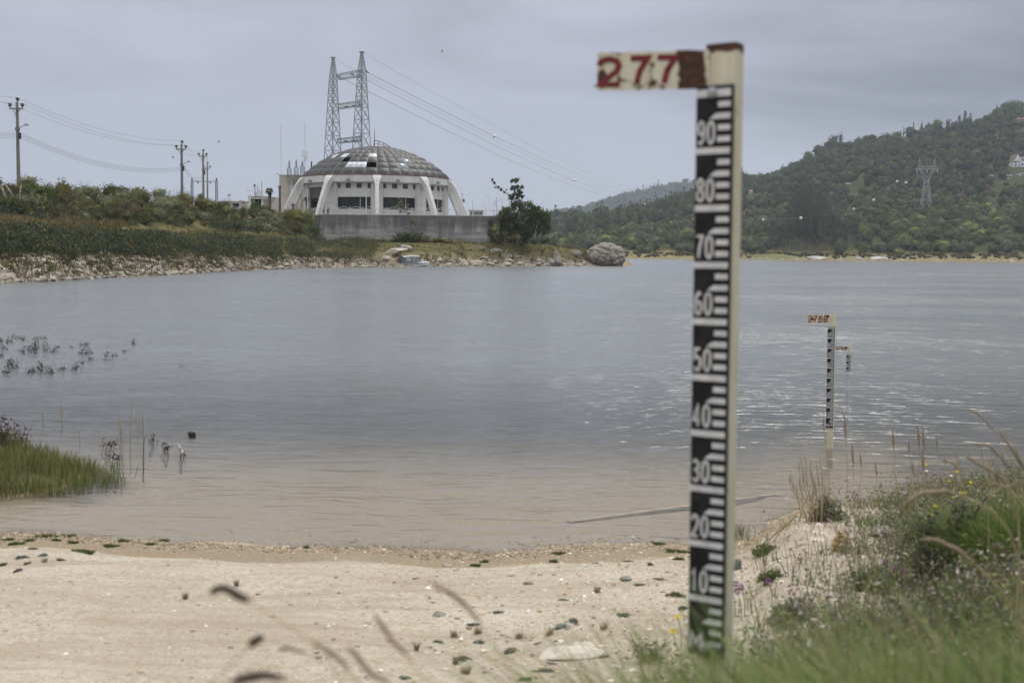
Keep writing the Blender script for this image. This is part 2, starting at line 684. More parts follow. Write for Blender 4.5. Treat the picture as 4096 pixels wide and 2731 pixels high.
# ================================================================== SETTING
# ---- sand of the near shore and the bed under the water
def sand_material():
    m, t = new_mat('pale gravelly sand')
    g = t.n('ShaderNodeNewGeometry')
    pos = g.outputs['Position']
    sp = t.n('ShaderNodeSeparateXYZ')
    t.set(sp, 0, pos)
    z = sp.outputs[2]
    big = t.noise(pos, 0.9, 4, 0.6)
    fine = t.noise(pos, 30, 4, 0.7)
    grit = t.noise(pos, 95, 2, 0.7)
    dry = t.mix(t.ramp(big, 0.3, 0.7), (0.415, 0.36, 0.285), (0.53, 0.475, 0.39))
    dry = t.mix(t.math('MULTIPLY', t.ramp(fine, 0.44, 0.66), 0.7), dry, (0.33, 0.25, 0.16))
    dry = t.mix(t.math('MULTIPLY', t.ramp(grit, 0.54, 0.66), 0.75), dry, (0.30, 0.245, 0.185))
    dry = t.mix(t.math('MULTIPLY', t.ramp(grit, 0.42, 0.30), 0.6), dry, (0.70, 0.63, 0.52))
    # damp strip just above the water, submerged sand below it, darkened with depth
    zz = t.math('ADD', z, t.math('MULTIPLY', t.math('SUBTRACT', big, 0.5), 0.10))
    mid = t.noise(t.mapping(pos, (1.0, 6.5, 1), (0, 0, -0.55)), 1.0, 5, 0.65)
    dry = t.mix(t.math('MULTIPLY', t.ramp(mid, 0.42, 0.68), 0.65), dry, (0.33, 0.27, 0.195))
    damp = t.mix(t.ramp(fine, 0.3, 0.7), (0.25, 0.195, 0.13), (0.33, 0.265, 0.185))
    c = t.mix(t.ramp(zz, 0.055, 0.095), damp, dry)
    wet = t.mix(t.ramp(fine, 0.3, 0.7), (0.40, 0.325, 0.235), (0.49, 0.405, 0.30))
    c = t.mix(t.ramp(zz, -0.015, 0.012), wet, c)
    deep_bed = t.mix(t.ramp(big, 0.3, 0.7), (0.20, 0.185, 0.14), (0.26, 0.235, 0.18))
    c = t.mix(t.ramp(zz, -0.20, -0.78), c, deep_bed)  # depth darkening painted into the bed for light lost in the water
    soil = t.mix(t.ramp(fine, 0.3, 0.7), (0.10, 0.085, 0.055), (0.17, 0.14, 0.09))
    iso = t.math('MULTIPLY', t.ramp(sp.outputs[0], -3.0, -3.4), t.ramp(sp.outputs[1], 9.0, 9.4))
    iso = t.math('MULTIPLY', iso, t.ramp(z, -0.14, -0.02))
    iso = t.math('MAXIMUM', iso, t.math('MULTIPLY', t.ramp(big, 0.30, 0.44), t.ramp(t.math('SUBTRACT', sp.outputs[0], t.math('MULTIPLY', sp.outputs[1], 0.30)), 0.15, 0.55)))
    c = t.mix(t.math('MULTIPLY', iso, 0.85), c, soil)
    p = t.n('ShaderNodeBsdfPrincipled')
    t.set(p, 'Base Color', c)
    p.inputs['Roughness'].default_value = 0.95
    p.inputs['Specular IOR Level'].default_value = 0.1
    b = t.n('ShaderNodeBump')
    b.inputs['Strength'].default_value = 0.9
    b.inputs['Distance'].default_value = 0.022
    t.set(b, 'Height', t.math('ADD', t.math('MULTIPLY', fine, 0.8), t.math('MULTIPLY', grit, 0.4)))
    t.set(p, 'Normal', b.outputs[0])
    finish(t, p.outputs[0])
    return m


SAND = sand_material()
xs = np.concatenate([np.linspace(-60, -9, 40), np.arange(-8.8, -3.4, 0.16), np.arange(-3.3, 4.6, 0.045), np.arange(4.7, 9, 0.16), np.linspace(9.4, 60, 40)])
ys = np.concatenate([np.linspace(-12, 1.2, 24), np.arange(1.3, 8.8, 0.042), np.arange(8.9, 14, 0.13), np.linspace(14.3, 60, 50)])
g_ = link('ground', grid_mesh('ground', xs, ys, H_near, SAND))
tag(g_, 'pale gravelly sand of the near lake shore', kind='structure')

BEDM = mat('dark lake mud', (0.09, 0.085, 0.06), 0.95, 0.2, 0.2)
b_ = MB().add([(-5000, -300, -4.5), (5000, -300, -4.5), (5000, 6000, -4.5), (-5000, 6000, -4.5)], [(0, 1, 2, 3)]).build('lake_bed', BEDM)
tag(b_, 'muddy lake bed', kind='structure')


# ---- water
def water_material():
    m, t = new_mat('lake water')
    g = t.n('ShaderNodeNewGeometry')
    pos = g.outputs['Position']
    sp = t.n('ShaderNodeSeparateXYZ')
    t.set(sp, 0, pos)
    # ripples: long crests lying across the view, finer chop on top, calmer patches between
    dist = t.noise(t.mapping(pos, (0.5, 0.5, 1)), 1.0, 3, 0.5)
    wig = t.n('ShaderNodeVectorMath', operation='ADD')
    t.set(wig, 0, pos)
    cm = t.n('ShaderNodeCombineXYZ')
    t.set(cm, 1, t.math('MULTIPLY', t.math('SUBTRACT', dist, 0.5), 0.9))
    t.set(wig, 1, cm.outputs[0])
    v = wig.outputs[0]
    w1 = t.noise(t.mapping(v, (0.75, 3.6, 1), (0, 0, R(9))), 1.0, 3, 0.5, 0.2)
    w2 = t.noise(t.mapping(v, (2.6, 9.0, 1), (0, 0, R(-7))), 1.0, 3, 0.55, 0.2)
    w3 = t.noise(t.mapping(pos, (7.0, 20, 1), (0, 0, R(4))), 1.0, 2, 0.5)
    # sharpen the crests
    s1 = t.math('POWER', t.math('SUBTRACT', 1.0, t.math('ABSOLUTE', t.math('MULTIPLY_ADD', w1, 2.0, -1.0))), 2.6)
    patch = t.ramp(t.noise(t.mapping(pos, (0.045, 0.10, 1)), 1.0, 3, 0.6), 0.34, 0.66)
    right = t.ramp(t.math('DIVIDE', sp.outputs[0], t.math('MAXIMUM', sp.outputs[1], 4.0)), -0.02, 0.33)
    near = t.ramp(sp.outputs[1], 7.5, 17.0)
    amp = t.math('ADD', 0.30, t.math('ADD', t.math('MULTIPLY', patch, 0.45), t.math('MULTIPLY', right, 0.12)))
    amp = t.math('MULTIPLY', amp, t.math('ADD', 0.42, t.math('MULTIPLY', near, 0.58)))
    h = t.math('ADD', t.math('MULTIPLY', s1, 0.046), t.math('ADD', t.math('MULTIPLY', w2, 0.038), t.math('MULTIPLY', w3, 0.008)))
    h = t.math('MULTIPLY', h, amp)
    b = t.n('ShaderNodeBump')
    b.inputs['Strength'].default_value = 1.0
    b.inputs['Distance'].default_value = 1.0
    t.set(b, 'Height', h)
    fr = t.n('ShaderNodeFresnel')
    fr.inputs['IOR'].default_value = 1.333
    va = t.n('ShaderNodeVectorMath', operation='ADD')
    t.set(va, 0, b.outputs[0])
    cb = t.n('ShaderNodeCombineXYZ')
    # added lean of the normals towards this shore brightens the water with higher sky
    t.set(cb, 1, t.math('MULTIPLY', amp, -0.15))
    t.set(va, 1, cb.outputs[0])
    vn = t.n('ShaderNodeVectorMath', operation='NORMALIZE')
    t.set(vn, 0, va.outputs[0])
    t.set(fr, 'Normal', vn.outputs[0])
    gl = t.n('ShaderNodeBsdfGlossy')
    gl.inputs['Color'].default_value = (0.93, 0.95, 0.98, 1)
    gl.inputs['Roughness'].default_value = 0.15
    t.set(gl, 'Normal', vn.outputs[0])
    tr = t.n('ShaderNodeBsdfTransparent')
    tr.inputs['Color'].default_value = (0.90, 0.895, 0.86, 1)
    df = t.n('ShaderNodeBsdfDiffuse')
    df.inputs['Color'].default_value = (0.165, 0.175, 0.175, 1)
    body = t.n('ShaderNodeMixShader')
    t.set(body, 0, t.math('ADD', 0.04, t.math('MULTIPLY', t.ramp(sp.outputs[1], 8.0, 23.0), 0.86)))
    t.t.links.new(tr.outputs[0], body.inputs[1])
    t.t.links.new(df.outputs[0], body.inputs[2])
    mx = t.n('ShaderNodeMixShader')
    t.set(mx, 0, fr.outputs[0])
    t.t.links.new(body.outputs[0], mx.inputs[1])
    t.t.links.new(gl.outputs[0], mx.inputs[2])
    finish(t, mx.outputs[0])
    return m


WATER = water_material()
w_ = MB().add([(-5000, -200, 0), (5000, -200, 0), (5000, 5900, 0), (-5000, 5900, 0)], [(0, 1, 2, 3)]).build('water', WATER)
tag(w_, 'rippled grey reservoir water', kind='structure')


# ---- land
def land_material(name, lo, mid, dark, scale, zlo, zhi):
    m, t = new_mat(name)
    g = t.n('ShaderNodeNewGeometry')
    pos = g.outputs['Position']
    sp = t.n('ShaderNodeSeparateXYZ')
    t.set(sp, 0, pos)
    a = t.noise(pos, scale, 5, 0.6)
    b = t.noise(pos, scale * 6, 4, 0.65)
    up = t.mix(t.ramp(a, 0.35, 0.65), mid, dark)
    c = t.mix(t.ramp(t.math('ADD', sp.outputs[2], t.math('MULTIPLY', t.math('SUBTRACT', b, 0.5), 1.0 * (zhi - zlo))), zlo, zhi), lo, up)
    c = t.mix(t.math('MULTIPLY', t.ramp(b, 0.45, 0.75), 0.5), c, tuple(x * 0.55 for x in mid))
    p = t.n('ShaderNodeBsdfDiffuse')
    t.set(p, 'Color', c)
    bp = t.n('ShaderNodeBump')
    bp.inputs['Distance'].default_value = 0.15 / scale * 0.3
    t.set(bp, 'Height', b)
    t.set(p, 'Normal', bp.outputs[0])
    finish(t, p.outputs[0])
    return m


BANKM = land_material('bank soil and dry grass', (0.30, 0.24, 0.165), (0.17, 0.145, 0.075), (0.085, 0.09, 0.042), 0.35, 0.4, 2.4)
pxs = np.concatenate([np.linspace(-900, 0, 26)[:-1], np.linspace(0, 2600, 190)])
tt = np.concatenate([np.linspace(-14, 0, 8)[:-1], np.linspace(0, 46, 92), np.linspace(48, 130, 24)])
YsI = np.interp(pxs, LB_px, LB_Ys)
o_ = link('hillside', fan_mesh('hillside', pxs, YsI[None, :] + tt[:, None], H_left, BANKM))
tag(o_, 'scrubby bank on the left shore', kind='structure')

RIGHTM = land_material('far shore grass and wood floor', (0.235, 0.195, 0.10), (0.075, 0.08, 0.035), (0.045, 0.055, 0.027), 0.03, 3.0, 7.0)
pxs = np.linspace(1150, 5400, 260)
yy = np.concatenate([np.linspace(596, 680, 34), np.linspace(684, 1330, 90), np.linspace(1340, 1700, 14)])
o_ = link('hill', fan_mesh('hill', pxs, np.repeat(yy[:, None], len(pxs), 1), H_right, RIGHTM))
tag(o_, 'wooded hill on the far right shore', kind='structure')
FARM = land_material('far ridge woods', (0.05, 0.058, 0.032), (0.05, 0.058, 0.032), (0.038, 0.047, 0.026), 0.02, 0, 4)
pxs = np.linspace(1250, 3650, 150)
yy = np.linspace(2500, 4300, 80)
o_ = link('far_hill', fan_mesh('far_hill', pxs, np.repeat(yy[:, None], len(pxs), 1), H_far, FARM))
tag(o_, 'blue far ridge', kind='structure')

# ---- haze: one closed box of thin even air round everything
hm, ht = new_mat('thin haze')
pv = ht.n('ShaderNodeVolumePrincipled')
pv.inputs['Color'].default_value = (0.80, 0.88, 1.0, 1)
pv.inputs['Density'].default_value = 0.00013
pv.inputs['Anisotropy'].default_value = 0.2
ho = ht.n('ShaderNodeOutputMaterial')
ht.t.links.new(pv.outputs[0], ho.inputs['Volume'])
hz = MB().box((0, 2850, 195), (10200, 6400, 402)).build('haze', hm)
tag(hz, 'thin haze over the lake', kind='stuff')

# ================================================================== PLANT PIECES
def cards(cen, size, up_bias=0.3, aspect=0.6, seed=0, axis=None):
    """Leaf quads round the given centres (n,3); size (n,) or scalar. Returns V,F."""
    r = np.random.default_rng(seed)
    n = len(cen)
    d = r.normal(size=(n, 3))
    if axis is not None:
        d = d * 0.45 + np.asarray(axis)
    d[:, 2] += up_bias
    d /= np.linalg.norm(d, axis=1, keepdims=True) + 1e-9
    e = r.normal(size=(n, 3))
    e -= (e * d).sum(1, keepdims=True) * d
    e /= np.linalg.norm(e, axis=1, keepdims=True) + 1e-9
    s = (np.ones(n) * size * r.uniform(0.65, 1.35, n))[:, None]
    a, b = d * s * 0.5, e * s * 0.5 * aspect
    V = np.stack([cen - a - b * 0.5, cen - a * 0.1 + b, cen + a, cen + a * 0.1 - b], 1).reshape(-1, 3)
    F = np.arange(4 * n).reshape(n, 4)
    return V, F


def crown_points(nclump, nleaf, shape='round', seed=0, spread=0.24):
    """Leaf centres of a unit crown (radius about 1, height 0..2)."""
    r = np.random.default_rng(seed)
    if shape == 'round':
        d = r.normal(size=(nclump, 3))
        d /= np.linalg.norm(d, axis=1, keepdims=True)
        d[:, 2] = np.where(d[:, 2] < -0.35, -d[:, 2] * 0.6, d[:, 2])
        rad = r.uniform(0.5, 0.92, nclump)[:, None]
        c = d * rad * np.array([1, 1, 0.95]) * (1 + 0.18 * r.normal(size=(nclump, 1)))
        c[:, 2] += 1.0
    elif shape == 'low':
        a = r.uniform(0, 2 * np.pi, nclump)
        q = np.sqrt(r.uniform(0, 1, nclump))
        c = np.stack([q * np.cos(a), q * np.sin(a), (1 - q ** 2) * r.uniform(0.5, 1.3, nclump) + 0.15], 1)
    elif shape == 'spire':
        z = r.uniform(0.12, 2.0, nclump)
        a = r.uniform(0, 2 * np.pi, nclump)
        q = (1 - z / 2.15) * r.uniform(0.5, 1.0, nclump)
        c = np.stack([q * np.cos(a), q * np.sin(a), z], 1)
    elif shape == 'wispy':
        a = r.uniform(0, 2 * np.pi, nclump)
        z = r.uniform(0.1, 2.0, nclump) ** 0.9
        q = (0.35 + 0.35 * z / 2) * r.uniform(0.2, 1, nclump) * (1.25 - 0.35 * z)
        c = np.stack([q * np.cos(a) + 0.12 * z, q * np.sin(a), z], 1)
    elif shape == 'tall':
        a = r.uniform(0, 2 * np.pi, nclump)
        z = 0.55 + 1.45 * r.uniform(0, 1, nclump)
        q = np.sqrt(np.clip(1 - ((z - 1.25) / 0.85) ** 2, 0.05, 1)) * np.sqrt(r.uniform(0.1, 1, nclump))
        c = np.stack([q * np.cos(a), q * np.sin(a), z], 1)
    k = r.integers(0, nclump, nleaf)
    off = r.normal(size=(nleaf, 3)) * spread * r.uniform(0.5, 1.2, (nclump, 1))[k]
    off[:, 2] *= 0.75
    p = c[k] + off
    p[:, 2] = np.maximum(p[:, 2], 0.03)
    return p, c


def core_mesh(radius=0.72, zc=0.9, seed=0, sub=2):
    bm = bmesh.new()
    bmesh.ops.create_icosphere(bm, subdivisions=sub, radius=radius)
    r = np.random.default_rng(seed)
    for v in bm.verts:
        v.co *= 1 + 0.16 * r.normal()
        v.co.z = v.co.z * 0.9 + zc
        v.co.z = max(v.co.z, 0.0)
    V = np.array([v.co[:] for v in bm.verts])
    F = np.array([[v.index for v in f.verts] for f in bm.faces])
    bm.free()
    return V, np.concatenate([F, F[:, 2:3]], 1)      # triangles kept as degenerate quads


def crown_mesh(name, m, nclump, nleaf, size, shape='round', seed=0, spread=0.24, core=0.6, aspect=0.6, up=0.3, axis=None):
    p, _ = crown_points(nclump, nleaf, shape, seed, spread)
    V, F = cards(p, size, up, aspect, seed + 1, axis)
    me = None
    if core > 0:
        bm = bmesh.new()
        bmesh.ops.create_icosphere(bm, subdivisions=2, radius=1.0)
        r = np.random.default_rng(seed + 5)
        cv = np.array([v.co[:] for v in bm.verts])
        cf = [[v.index for v in f.verts] for f in bm.faces]
        bm.free()
        cv = cv * (1 + 0.2 * r.normal(size=(len(cv), 1)))
        if shape == 'spire':
            cv = cv * np.array([core * 0.5, core * 0.5, 0.8]) + np.array([0, 0, 0.8])
            cv[:, :2] *= np.clip(1.4 - cv[:, 2:3] * 0.7, 0.1, 1.4)
        elif shape == 'low':
            cv = cv * np.array([core, core, 0.5])
        elif shape == 'tall':
            cv = cv * np.array([core, core, 0.55]) + np.array([0, 0, 1.25])
        else:
            cv = cv * core + np.array([0, 0, 0.95])
        cv[:, 2] = np.maximum(cv[:, 2], 0.0)
        n0 = len(V)
        me = bpy.data.meshes.new(name)
        me.from_pydata(np.concatenate([V, cv]).tolist(), [], F.tolist() + [[i + n0 for i in f] for f in cf])
        me.materials.append(m)
        return me
    return np_mesh(name, V, F, m)


def blades(base, h, w, lean, seed=0, curve=0.5, wind=(0, 0), segs=3, cols=None):
    """Grass blades: base (n,3), height (n,), width, lean amount. Returns V,F,C."""
    r = np.random.default_rng(seed)
    n = len(base)
    a = r.uniform(0, 2 * np.pi, n)
    dirx = np.cos(a) * lean + wind[0]
    diry = np.sin(a) * lean + wind[1]
    fx = r.uniform(0, 2 * np.pi, n)
    wx, wy = np.cos(fx), np.sin(fx)
    rows = []
    for k in range(segs + 1):
        t = k / segs
        ww = w * (1 - t) ** 0.7 * 0.5
        q = h * (t * 0.35 + t * t * curve)
        cx = base[:, 0] + dirx * q
        cy = base[:, 1] + diry * q
        cz = base[:, 2] + h * (t - 0.22 * t * t * np.hypot(dirx, diry))
        rows.append(np.stack([cx - wx * ww, cy - wy * ww, cz], 1))
        rows.append(np.stack([cx + wx * ww, cy + wy * ww, cz], 1))
    V = np.stack(rows, 1)                                  # n, 2*(segs+1), 3
    m = 2 * (segs + 1)
    f = np.array([[2 * k, 2 * k + 1, 2 * k + 3, 2 * k + 2] for k in range(segs)])
    F = (np.arange(n)[:, None, None] * m + f[None]).reshape(-1, 4)
    C = None
    if cols is not None:
        C = np.repeat(cols[:, None, :], m, 1).reshape(-1, 3)
    return V.reshape(-1, 3), F, C


def merge(parts):
    Vs, Fs, Cs, o = [], [], [], 0
    for V, F, C in parts:
        Vs.append(V)
        Fs.append(F + o)
        Cs.append(C)
        o += len(V)
    return np.concatenate(Vs), np.concatenate(Fs), np.concatenate(Cs)


def pick(cols, n, seed=0, var=0.2):
    r = np.random.default_rng(seed)
    c = np.array(cols)[r.integers(0, len(cols), n)]
    return np.clip(c * (1 + var * r.normal(size=(n, 1))), 0.005, 0.9)


def rock_mesh(name, m, seed=0, flat=0.6, sub=2, rough=0.22, facets=7):
    """An angular stone: an icosphere cut by random planes."""
    bm = bmesh.new()
    bmesh.ops.create_icosphere(bm, subdivisions=sub, radius=1.0)
    r = np.random.default_rng(seed)
    V = np.array([v.co[:] for v in bm.verts])
    for _ in range(facets):
        n = r.normal(size=3)
        n /= np.linalg.norm(n)
        d = r.uniform(0.55, 0.85)
        q = V @ n
        V = V - np.outer(np.maximum(q - d, 0) * 0.92, n)
    V *= 1 + rough * 0.12 * r.normal(size=(len(V), 1))
    V *= np.array([1, r.uniform(0.65, 0.95), flat])
    for v, c in zip(bm.verts, V):
        v.co = c
    me = bpy.data.meshes.new(name)
    bm.to_mesh(me)
    bm.free()
    me.materials.append(m)
    return me
# ================================================================== WATER GAUGES
GLYPH = {
    '0': [[(0.5, 1), (0.15, 0.88), (0.02, 0.65), (0.02, 0.35), (0.15, 0.12), (0.5, 0), (0.85, 0.12), (0.98, 0.35), (0.98, 0.65), (0.85, 0.88), (0.5, 1)]],
    '1': [[(0.18, 0.78), (0.55, 1), (0.55, 0)]],
    '2': [[(0.04, 0.75), (0.15, 0.92), (0.5, 1), (0.85, 0.92), (0.96, 0.72), (0.85, 0.5), (0.04, 0.0), (1, 0.0)]],
    '3': [[(0.04, 0.88), (0.45, 1), (0.9, 0.88), (0.9, 0.64), (0.45, 0.53), (0.95, 0.42), (0.97, 0.16), (0.5, 0), (0.03, 0.14)]],
    '4': [[(0.72, 0), (0.72, 1), (0.02, 0.28), (1, 0.28)]],
    '5': [[(0.92, 1), (0.12, 1), (0.08, 0.56), (0.5, 0.64), (0.92, 0.52), (0.97, 0.26), (0.75, 0.04), (0.35, 0), (0.03, 0.14)]],
    '6': [[(0.9, 0.9), (0.55, 1), (0.15, 0.82), (0.03, 0.4), (0.15, 0.08), (0.5, 0), (0.85, 0.1), (0.97, 0.32), (0.82, 0.54), (0.5, 0.58), (0.1, 0.42)]],
    '7': [[(0.02, 1), (0.98, 1), (0.55, 0.5), (0.38, 0)]],
    '8': [[(0.5, 0.54), (0.1, 0.68), (0.1, 0.9), (0.5, 1), (0.9, 0.9), (0.9, 0.68), (0.5, 0.54), (0.05, 0.38), (0.05, 0.1), (0.5, 0), (0.95, 0.1), (0.95, 0.38), (0.5, 0.54)]],
    '9': [[(0.1, 0.1), (0.45, 0), (0.85, 0.18), (0.97, 0.6), (0.85, 0.92), (0.5, 1), (0.15, 0.9), (0.03, 0.68), (0.18, 0.46), (0.5, 0.42), (0.9, 0.58)]],
    'M': [[(0, 0), (0, 1), (0.5, 0.3), (1, 1), (1, 0)]],
}


def ribbon(mb, pts, width, place):
    pts = [Vector((a, b)) for a, b in pts]
    L, Rr = [], []
    for i, p in enumerate(pts):
        d0 = (p - pts[i - 1]).normalized() if i else (pts[1] - p).normalized()
        d1 = (pts[i + 1] - p).normalized() if i < len(pts) - 1 else d0
        t = (d0 + d1)
        t = t.normalized() if t.length > 1e-4 else d0
        n = Vector((-t.y, t.x))
        k = width / 2 / max(0.5, n.dot(Vector((-d0.y, d0.x))))
        L.append(p + n * k)
        Rr.append(p - n * k)
    vs = [place(*q) for q in L] + [place(*q) for q in Rr]
    n = len(pts)
    mb.add(vs, [(i, i + 1, n + i + 1, n + i) for i in range(n - 1)])


def glyph(mb, ch, x0, z0, gw, gh, sw, place):
    for line in GLYPH[ch]:
        ribbon(mb, [(x0 + sw / 2 + a * (gw - sw), z0 + sw / 2 + b * (gh - sw)) for a, b in line], sw, place)


def painted_steel(name, band=None, rustiness=0.5, top=None):
    """Cream paint flaking to rust; band = (x0, x1) is rusted through to bare metal."""
    m, t = new_mat(name)
    tcn = t.n('ShaderNodeTexCoord')
    ob = tcn.outputs['Object']
    sp = t.n('ShaderNodeSeparateXYZ')
    t.set(sp, 0, ob)
    n1 = t.noise(ob, 28, 5, 0.65, 0.6)
    n2 = t.noise(ob, 90, 4, 0.6)
    n3 = t.noise(t.mapping(ob, (1, 1, 0.10)), 40, 3, 0.6)
    cream = t.mix(t.ramp(n3, 0.35, 0.7), (0.60, 0.565, 0.44), (0.51, 0.45, 0.305))
    cream = t.mix(t.math('MULTIPLY', t.ramp(n1, 0.55, 0.75), 0.6), cream, (0.44, 0.31, 0.15))
    rust = t.mix(t.ramp(n2, 0.35, 0.7), (0.036, 0.019, 0.015), (0.095, 0.040, 0.020))
    f = t.ramp(t.math('ADD', n1, t.math('MULTIPLY', n2, 0.25)), 0.86 - 0.22 * rustiness, 0.90 - 0.22 * rustiness)
    if band:
        d = t.math('ADD', sp.outputs[0], t.math('MULTIPLY', t.math('SUBTRACT', n1, 0.5), 0.035))
        q = t.math('MULTIPLY', t.ramp(d, band[0] - 0.002, band[0] + 0.002), t.ramp(d, band[1] + 0.002, band[1] - 0.002))
        f = t.math('MAXIMUM', f, q)
        # dark patch at the far left, and a rusty top edge
        q2 = t.ramp(t.math('ADD', t.math('ADD', t.math('ABSOLUTE', t.math('SUBTRACT', sp.outputs[2], band[2])), t.math('ABSOLUTE', t.math('SUBTRACT', sp.outputs[0], band[3]))), t.math('MULTIPLY', n1, 0.02)), 0.030, 0.026)
        f = t.math('MAXIMUM', f, q2)
    if top:
        d = t.math('ADD', sp.outputs[2], t.math('MULTIPLY', t.math('SUBTRACT', n1, 0.5), 0.03))
        f = t.math('MAXIMUM', f, t.ramp(d, top - 0.002, top + 0.002))
    c = t.mix(f, cream, rust)
    p = t.n('ShaderNodeBsdfPrincipled')
    t.set(p, 'Base Color', c)
    p.inputs['Roughness'].default_value = 0.65
    p.inputs['Specular IOR Level'].default_value = 0.3
    b = t.n('ShaderNodeBump')
    b.inputs['Strength'].default_value = 0.7
    b.inputs['Distance'].default_value = 0.002
    t.set(b, 'Height', t.math('ADD', n1, f))
    t.set(p, 'Normal', b.outputs[0])
    finish(t, p.outputs[0])
    return m


GAUGE_BLACK = mat('scratched black enamel', (0.014, 0.014, 0.015), 0.6, 0.5, 30, spec=0.2)
GAUGE_WHITE = mat('worn white enamel', (0.60, 0.595, 0.58), 0.6, 0.18, 45, spec=0.3, col2=(0.66, 0.65, 0.63))
SIGN_RED = mat('dark red brush paint', (0.15, 0.018, 0.024), 0.7, 0.35, 60)


def gauge(zero, top, rot, digits, label, sign, post_low, post_top, sign_rot, band=None, top_rust=None, loff=0.0):
    a1, b1 = P(*zero, 1.0), P(*top, 1.0)
    Y = 1.0 / (b1 - a1).length
    a, b = P(*zero, Y), P(*top, Y)
    zx = (b - a).normalized()
    xx = Vector((math.cos(rot), math.sin(rot), 0))
    xx = (xx - zx * xx.dot(zx)).normalized()
    yx = zx.cross(xx)
    e = empty('water_gauge', (0, 0, 0), label, 'water gauge', 'water level gauges along the shore')
    e.matrix_world = Matrix.Translation(a) @ Matrix((xx, yx, zx)).transposed().to_4x4()
    W = 0.068
    pm = painted_steel('cream painted post', None, 0.32, top_rust)
    MB().box((W / 2 + 0.008, 0.024, (post_low + post_top) / 2), (0.056, 0.034, post_top - post_low)).build('post', pm, e)
    MB().box((W / 2, 0.003, 0.503), (W, 0.006, 1.02)).build('scale_plate', GAUGE_BLACK, e)
    mk = MB()
    fy = -0.0012

    def pl(x, z):
        return (x, fy, z)

    def quad(x0, x1, z0, z1):
        mk.add([pl(x0, z0), pl(x1, z0), pl(x1, z1), pl(x0, z1)], [(0, 1, 2, 3)])
    rr = random.Random(3)
    for k in range(0, 10):
        z = k * 0.1
        if k > 0:
            quad(0.0004, W - 0.003, z - 0.0055, z + 0.0055)
        for q in (0.02, 0.04, 0.08):
            x0 = W * 0.60
            c = 0.003
            quad(x0 + rr.uniform(-.001, .001), W - 0.003, z + q - 0.0049, z + q + 0.0049)
        zz = z + 0.06
        mk.add([pl(W * 0.38, zz - 0.005), pl(W - 0.003, zz - 0.005), pl(W - 0.003, zz + 0.005), pl(W * 0.58, zz + 0.005), pl(W * 0.50, zz + 0.002)], [(0, 1, 2, 3, 4)])
        if k == 0:
            glyph(mk, 'M', 0.003, 0.006, 0.026, 0.032, 0.006, pl)
        else:
            s = str(k * 10)
            for i, ch in enumerate(s):
                glyph(mk, ch, 0.002 + i * 0.0185, z + 0.0105, 0.0165, 0.043, 0.0047, pl)
    quad(0.0004, W - 0.003, 1.0 - 0.0066, 1.0 + 0.0066)
    mk.build('scale_marks', GAUGE_WHITE, e)
    for z in (1.001, 0.012):
        bm = MB().lathe([(0.0, 0.006), (0.004, 0.006), (0.0075, 0.003), (0.0095, 0.0), (0.0095, -0.004)], n=12)
        bo = bm.build('bolt', GALV, e, True)
        bo.rotation_euler = (R(90), 0, 0)
        bo.location = (W * 0.45, -0.004, z)
    # number board, welded to the head of the post and swung a little off the plate
    x0, x1, z0, z1 = sign
    sm = painted_steel('flaking number board', band, 0.76 if band else 0.84)
    so = MB()
    n = 14
    L = x1 - x0
    vs, fs = [], []
    r2 = random.Random(5)
    for i in range(n + 1):
        x = x0 + L * i / n
        jt = r2.uniform(-1, 1) * 0.0012
        jb = r2.uniform(-1, 1) * 0.0010
        for y in (0.0, 0.004):
            vs += [(x - x1, y, z0 + jb), (x - x1, y, z1 + jt)]
    for i in range(n):
        o = i * 4
        fs += [(o, o + 4, o + 5, o + 1), (o + 3, o + 7, o + 6, o + 2), (o + 1, o + 5, o + 7, o + 3), (o + 2, o + 6, o + 4, o)]
    fs += [(0, 1, 3, 2), (n * 4 + 2, n * 4 + 3, n * 4 + 1, n * 4)]
    so.add(vs, fs)
    board = so.build('number_board', sm, e)
    board.location = (x1, 0.004 if sign_rot else 0.0, 0)
    board.rotation_euler.z = sign_rot
    dg = MB()
    H = z1 - z0
    place = lambda x, z: (x - x1, -0.0012, z)
    for ch, fx, fw in digits:
        glyph(dg, ch, x0 + L * fx, z0 + H * 0.07, L * fw, H * 0.84, 0.0105, place)
    dg.build('painted_number', SIGN_RED, board)
    return e, Y


g1, GY1 = gauge((1580 * K, 1492 * K), (1600 * K, 217 * K), R(-33),
                [('2', -0.02, 0.25), ('7', 0.27, 0.21), ('7', 0.51, 0.22)],
                'large blurred water gauge nearest the camera with rusty sign reading 277',
                (-0.176, 0.022, 1.010, 1.076), -0.62, 1.086, R(21), band=(-0.056, -0.008, 1.03, -0.19), top_rust=1.072)
g2, GY2 = gauge((3303.6, 1707), (3311, 1312), R(-24),
                [('2', 0.03, 0.20), ('7', 0.27, 0.20), ('6', 0.51, 0.20), ('9', 0.74, 0.20)],
                'water gauge in the lake with a sign reading 2769', (-0.205, 0.012, 1.047, 1.132), -0.9, 1.134, 0.0)
g3, GY3 = gauge((3383, 1651), (3386, 1420), R(-24),
                [('2', 0.03, 0.20), ('7', 0.27, 0.20), ('6', 0.51, 0.20), ('8', 0.74, 0.20)],
                'farthest water gauge in the lake with a sign reading 2768', (-0.195, 0.012, 1.085, 1.152), -0.9, 1.155, 0.0)

# ================================================================== DOME BUILDING
DY = 212.7
DCX = P(1504, 900, DY).x
ZT = TERR_Z
RR, RF, RD = 13.17, 16.87, 12.5            # ring, arch feet, drum
Z_RIM, Z_BEAM = 14.81 - ZT, 13.63 - ZT
TH0 = 7.2
dome = empty('domed_building', (DCX, DY, ZT), 'round white building with ribs and a dome of dark padded panels', 'building')


def pol(r, deg, z):
    a = R(deg)
    return (r * math.sin(a), -r * math.cos(a), z)


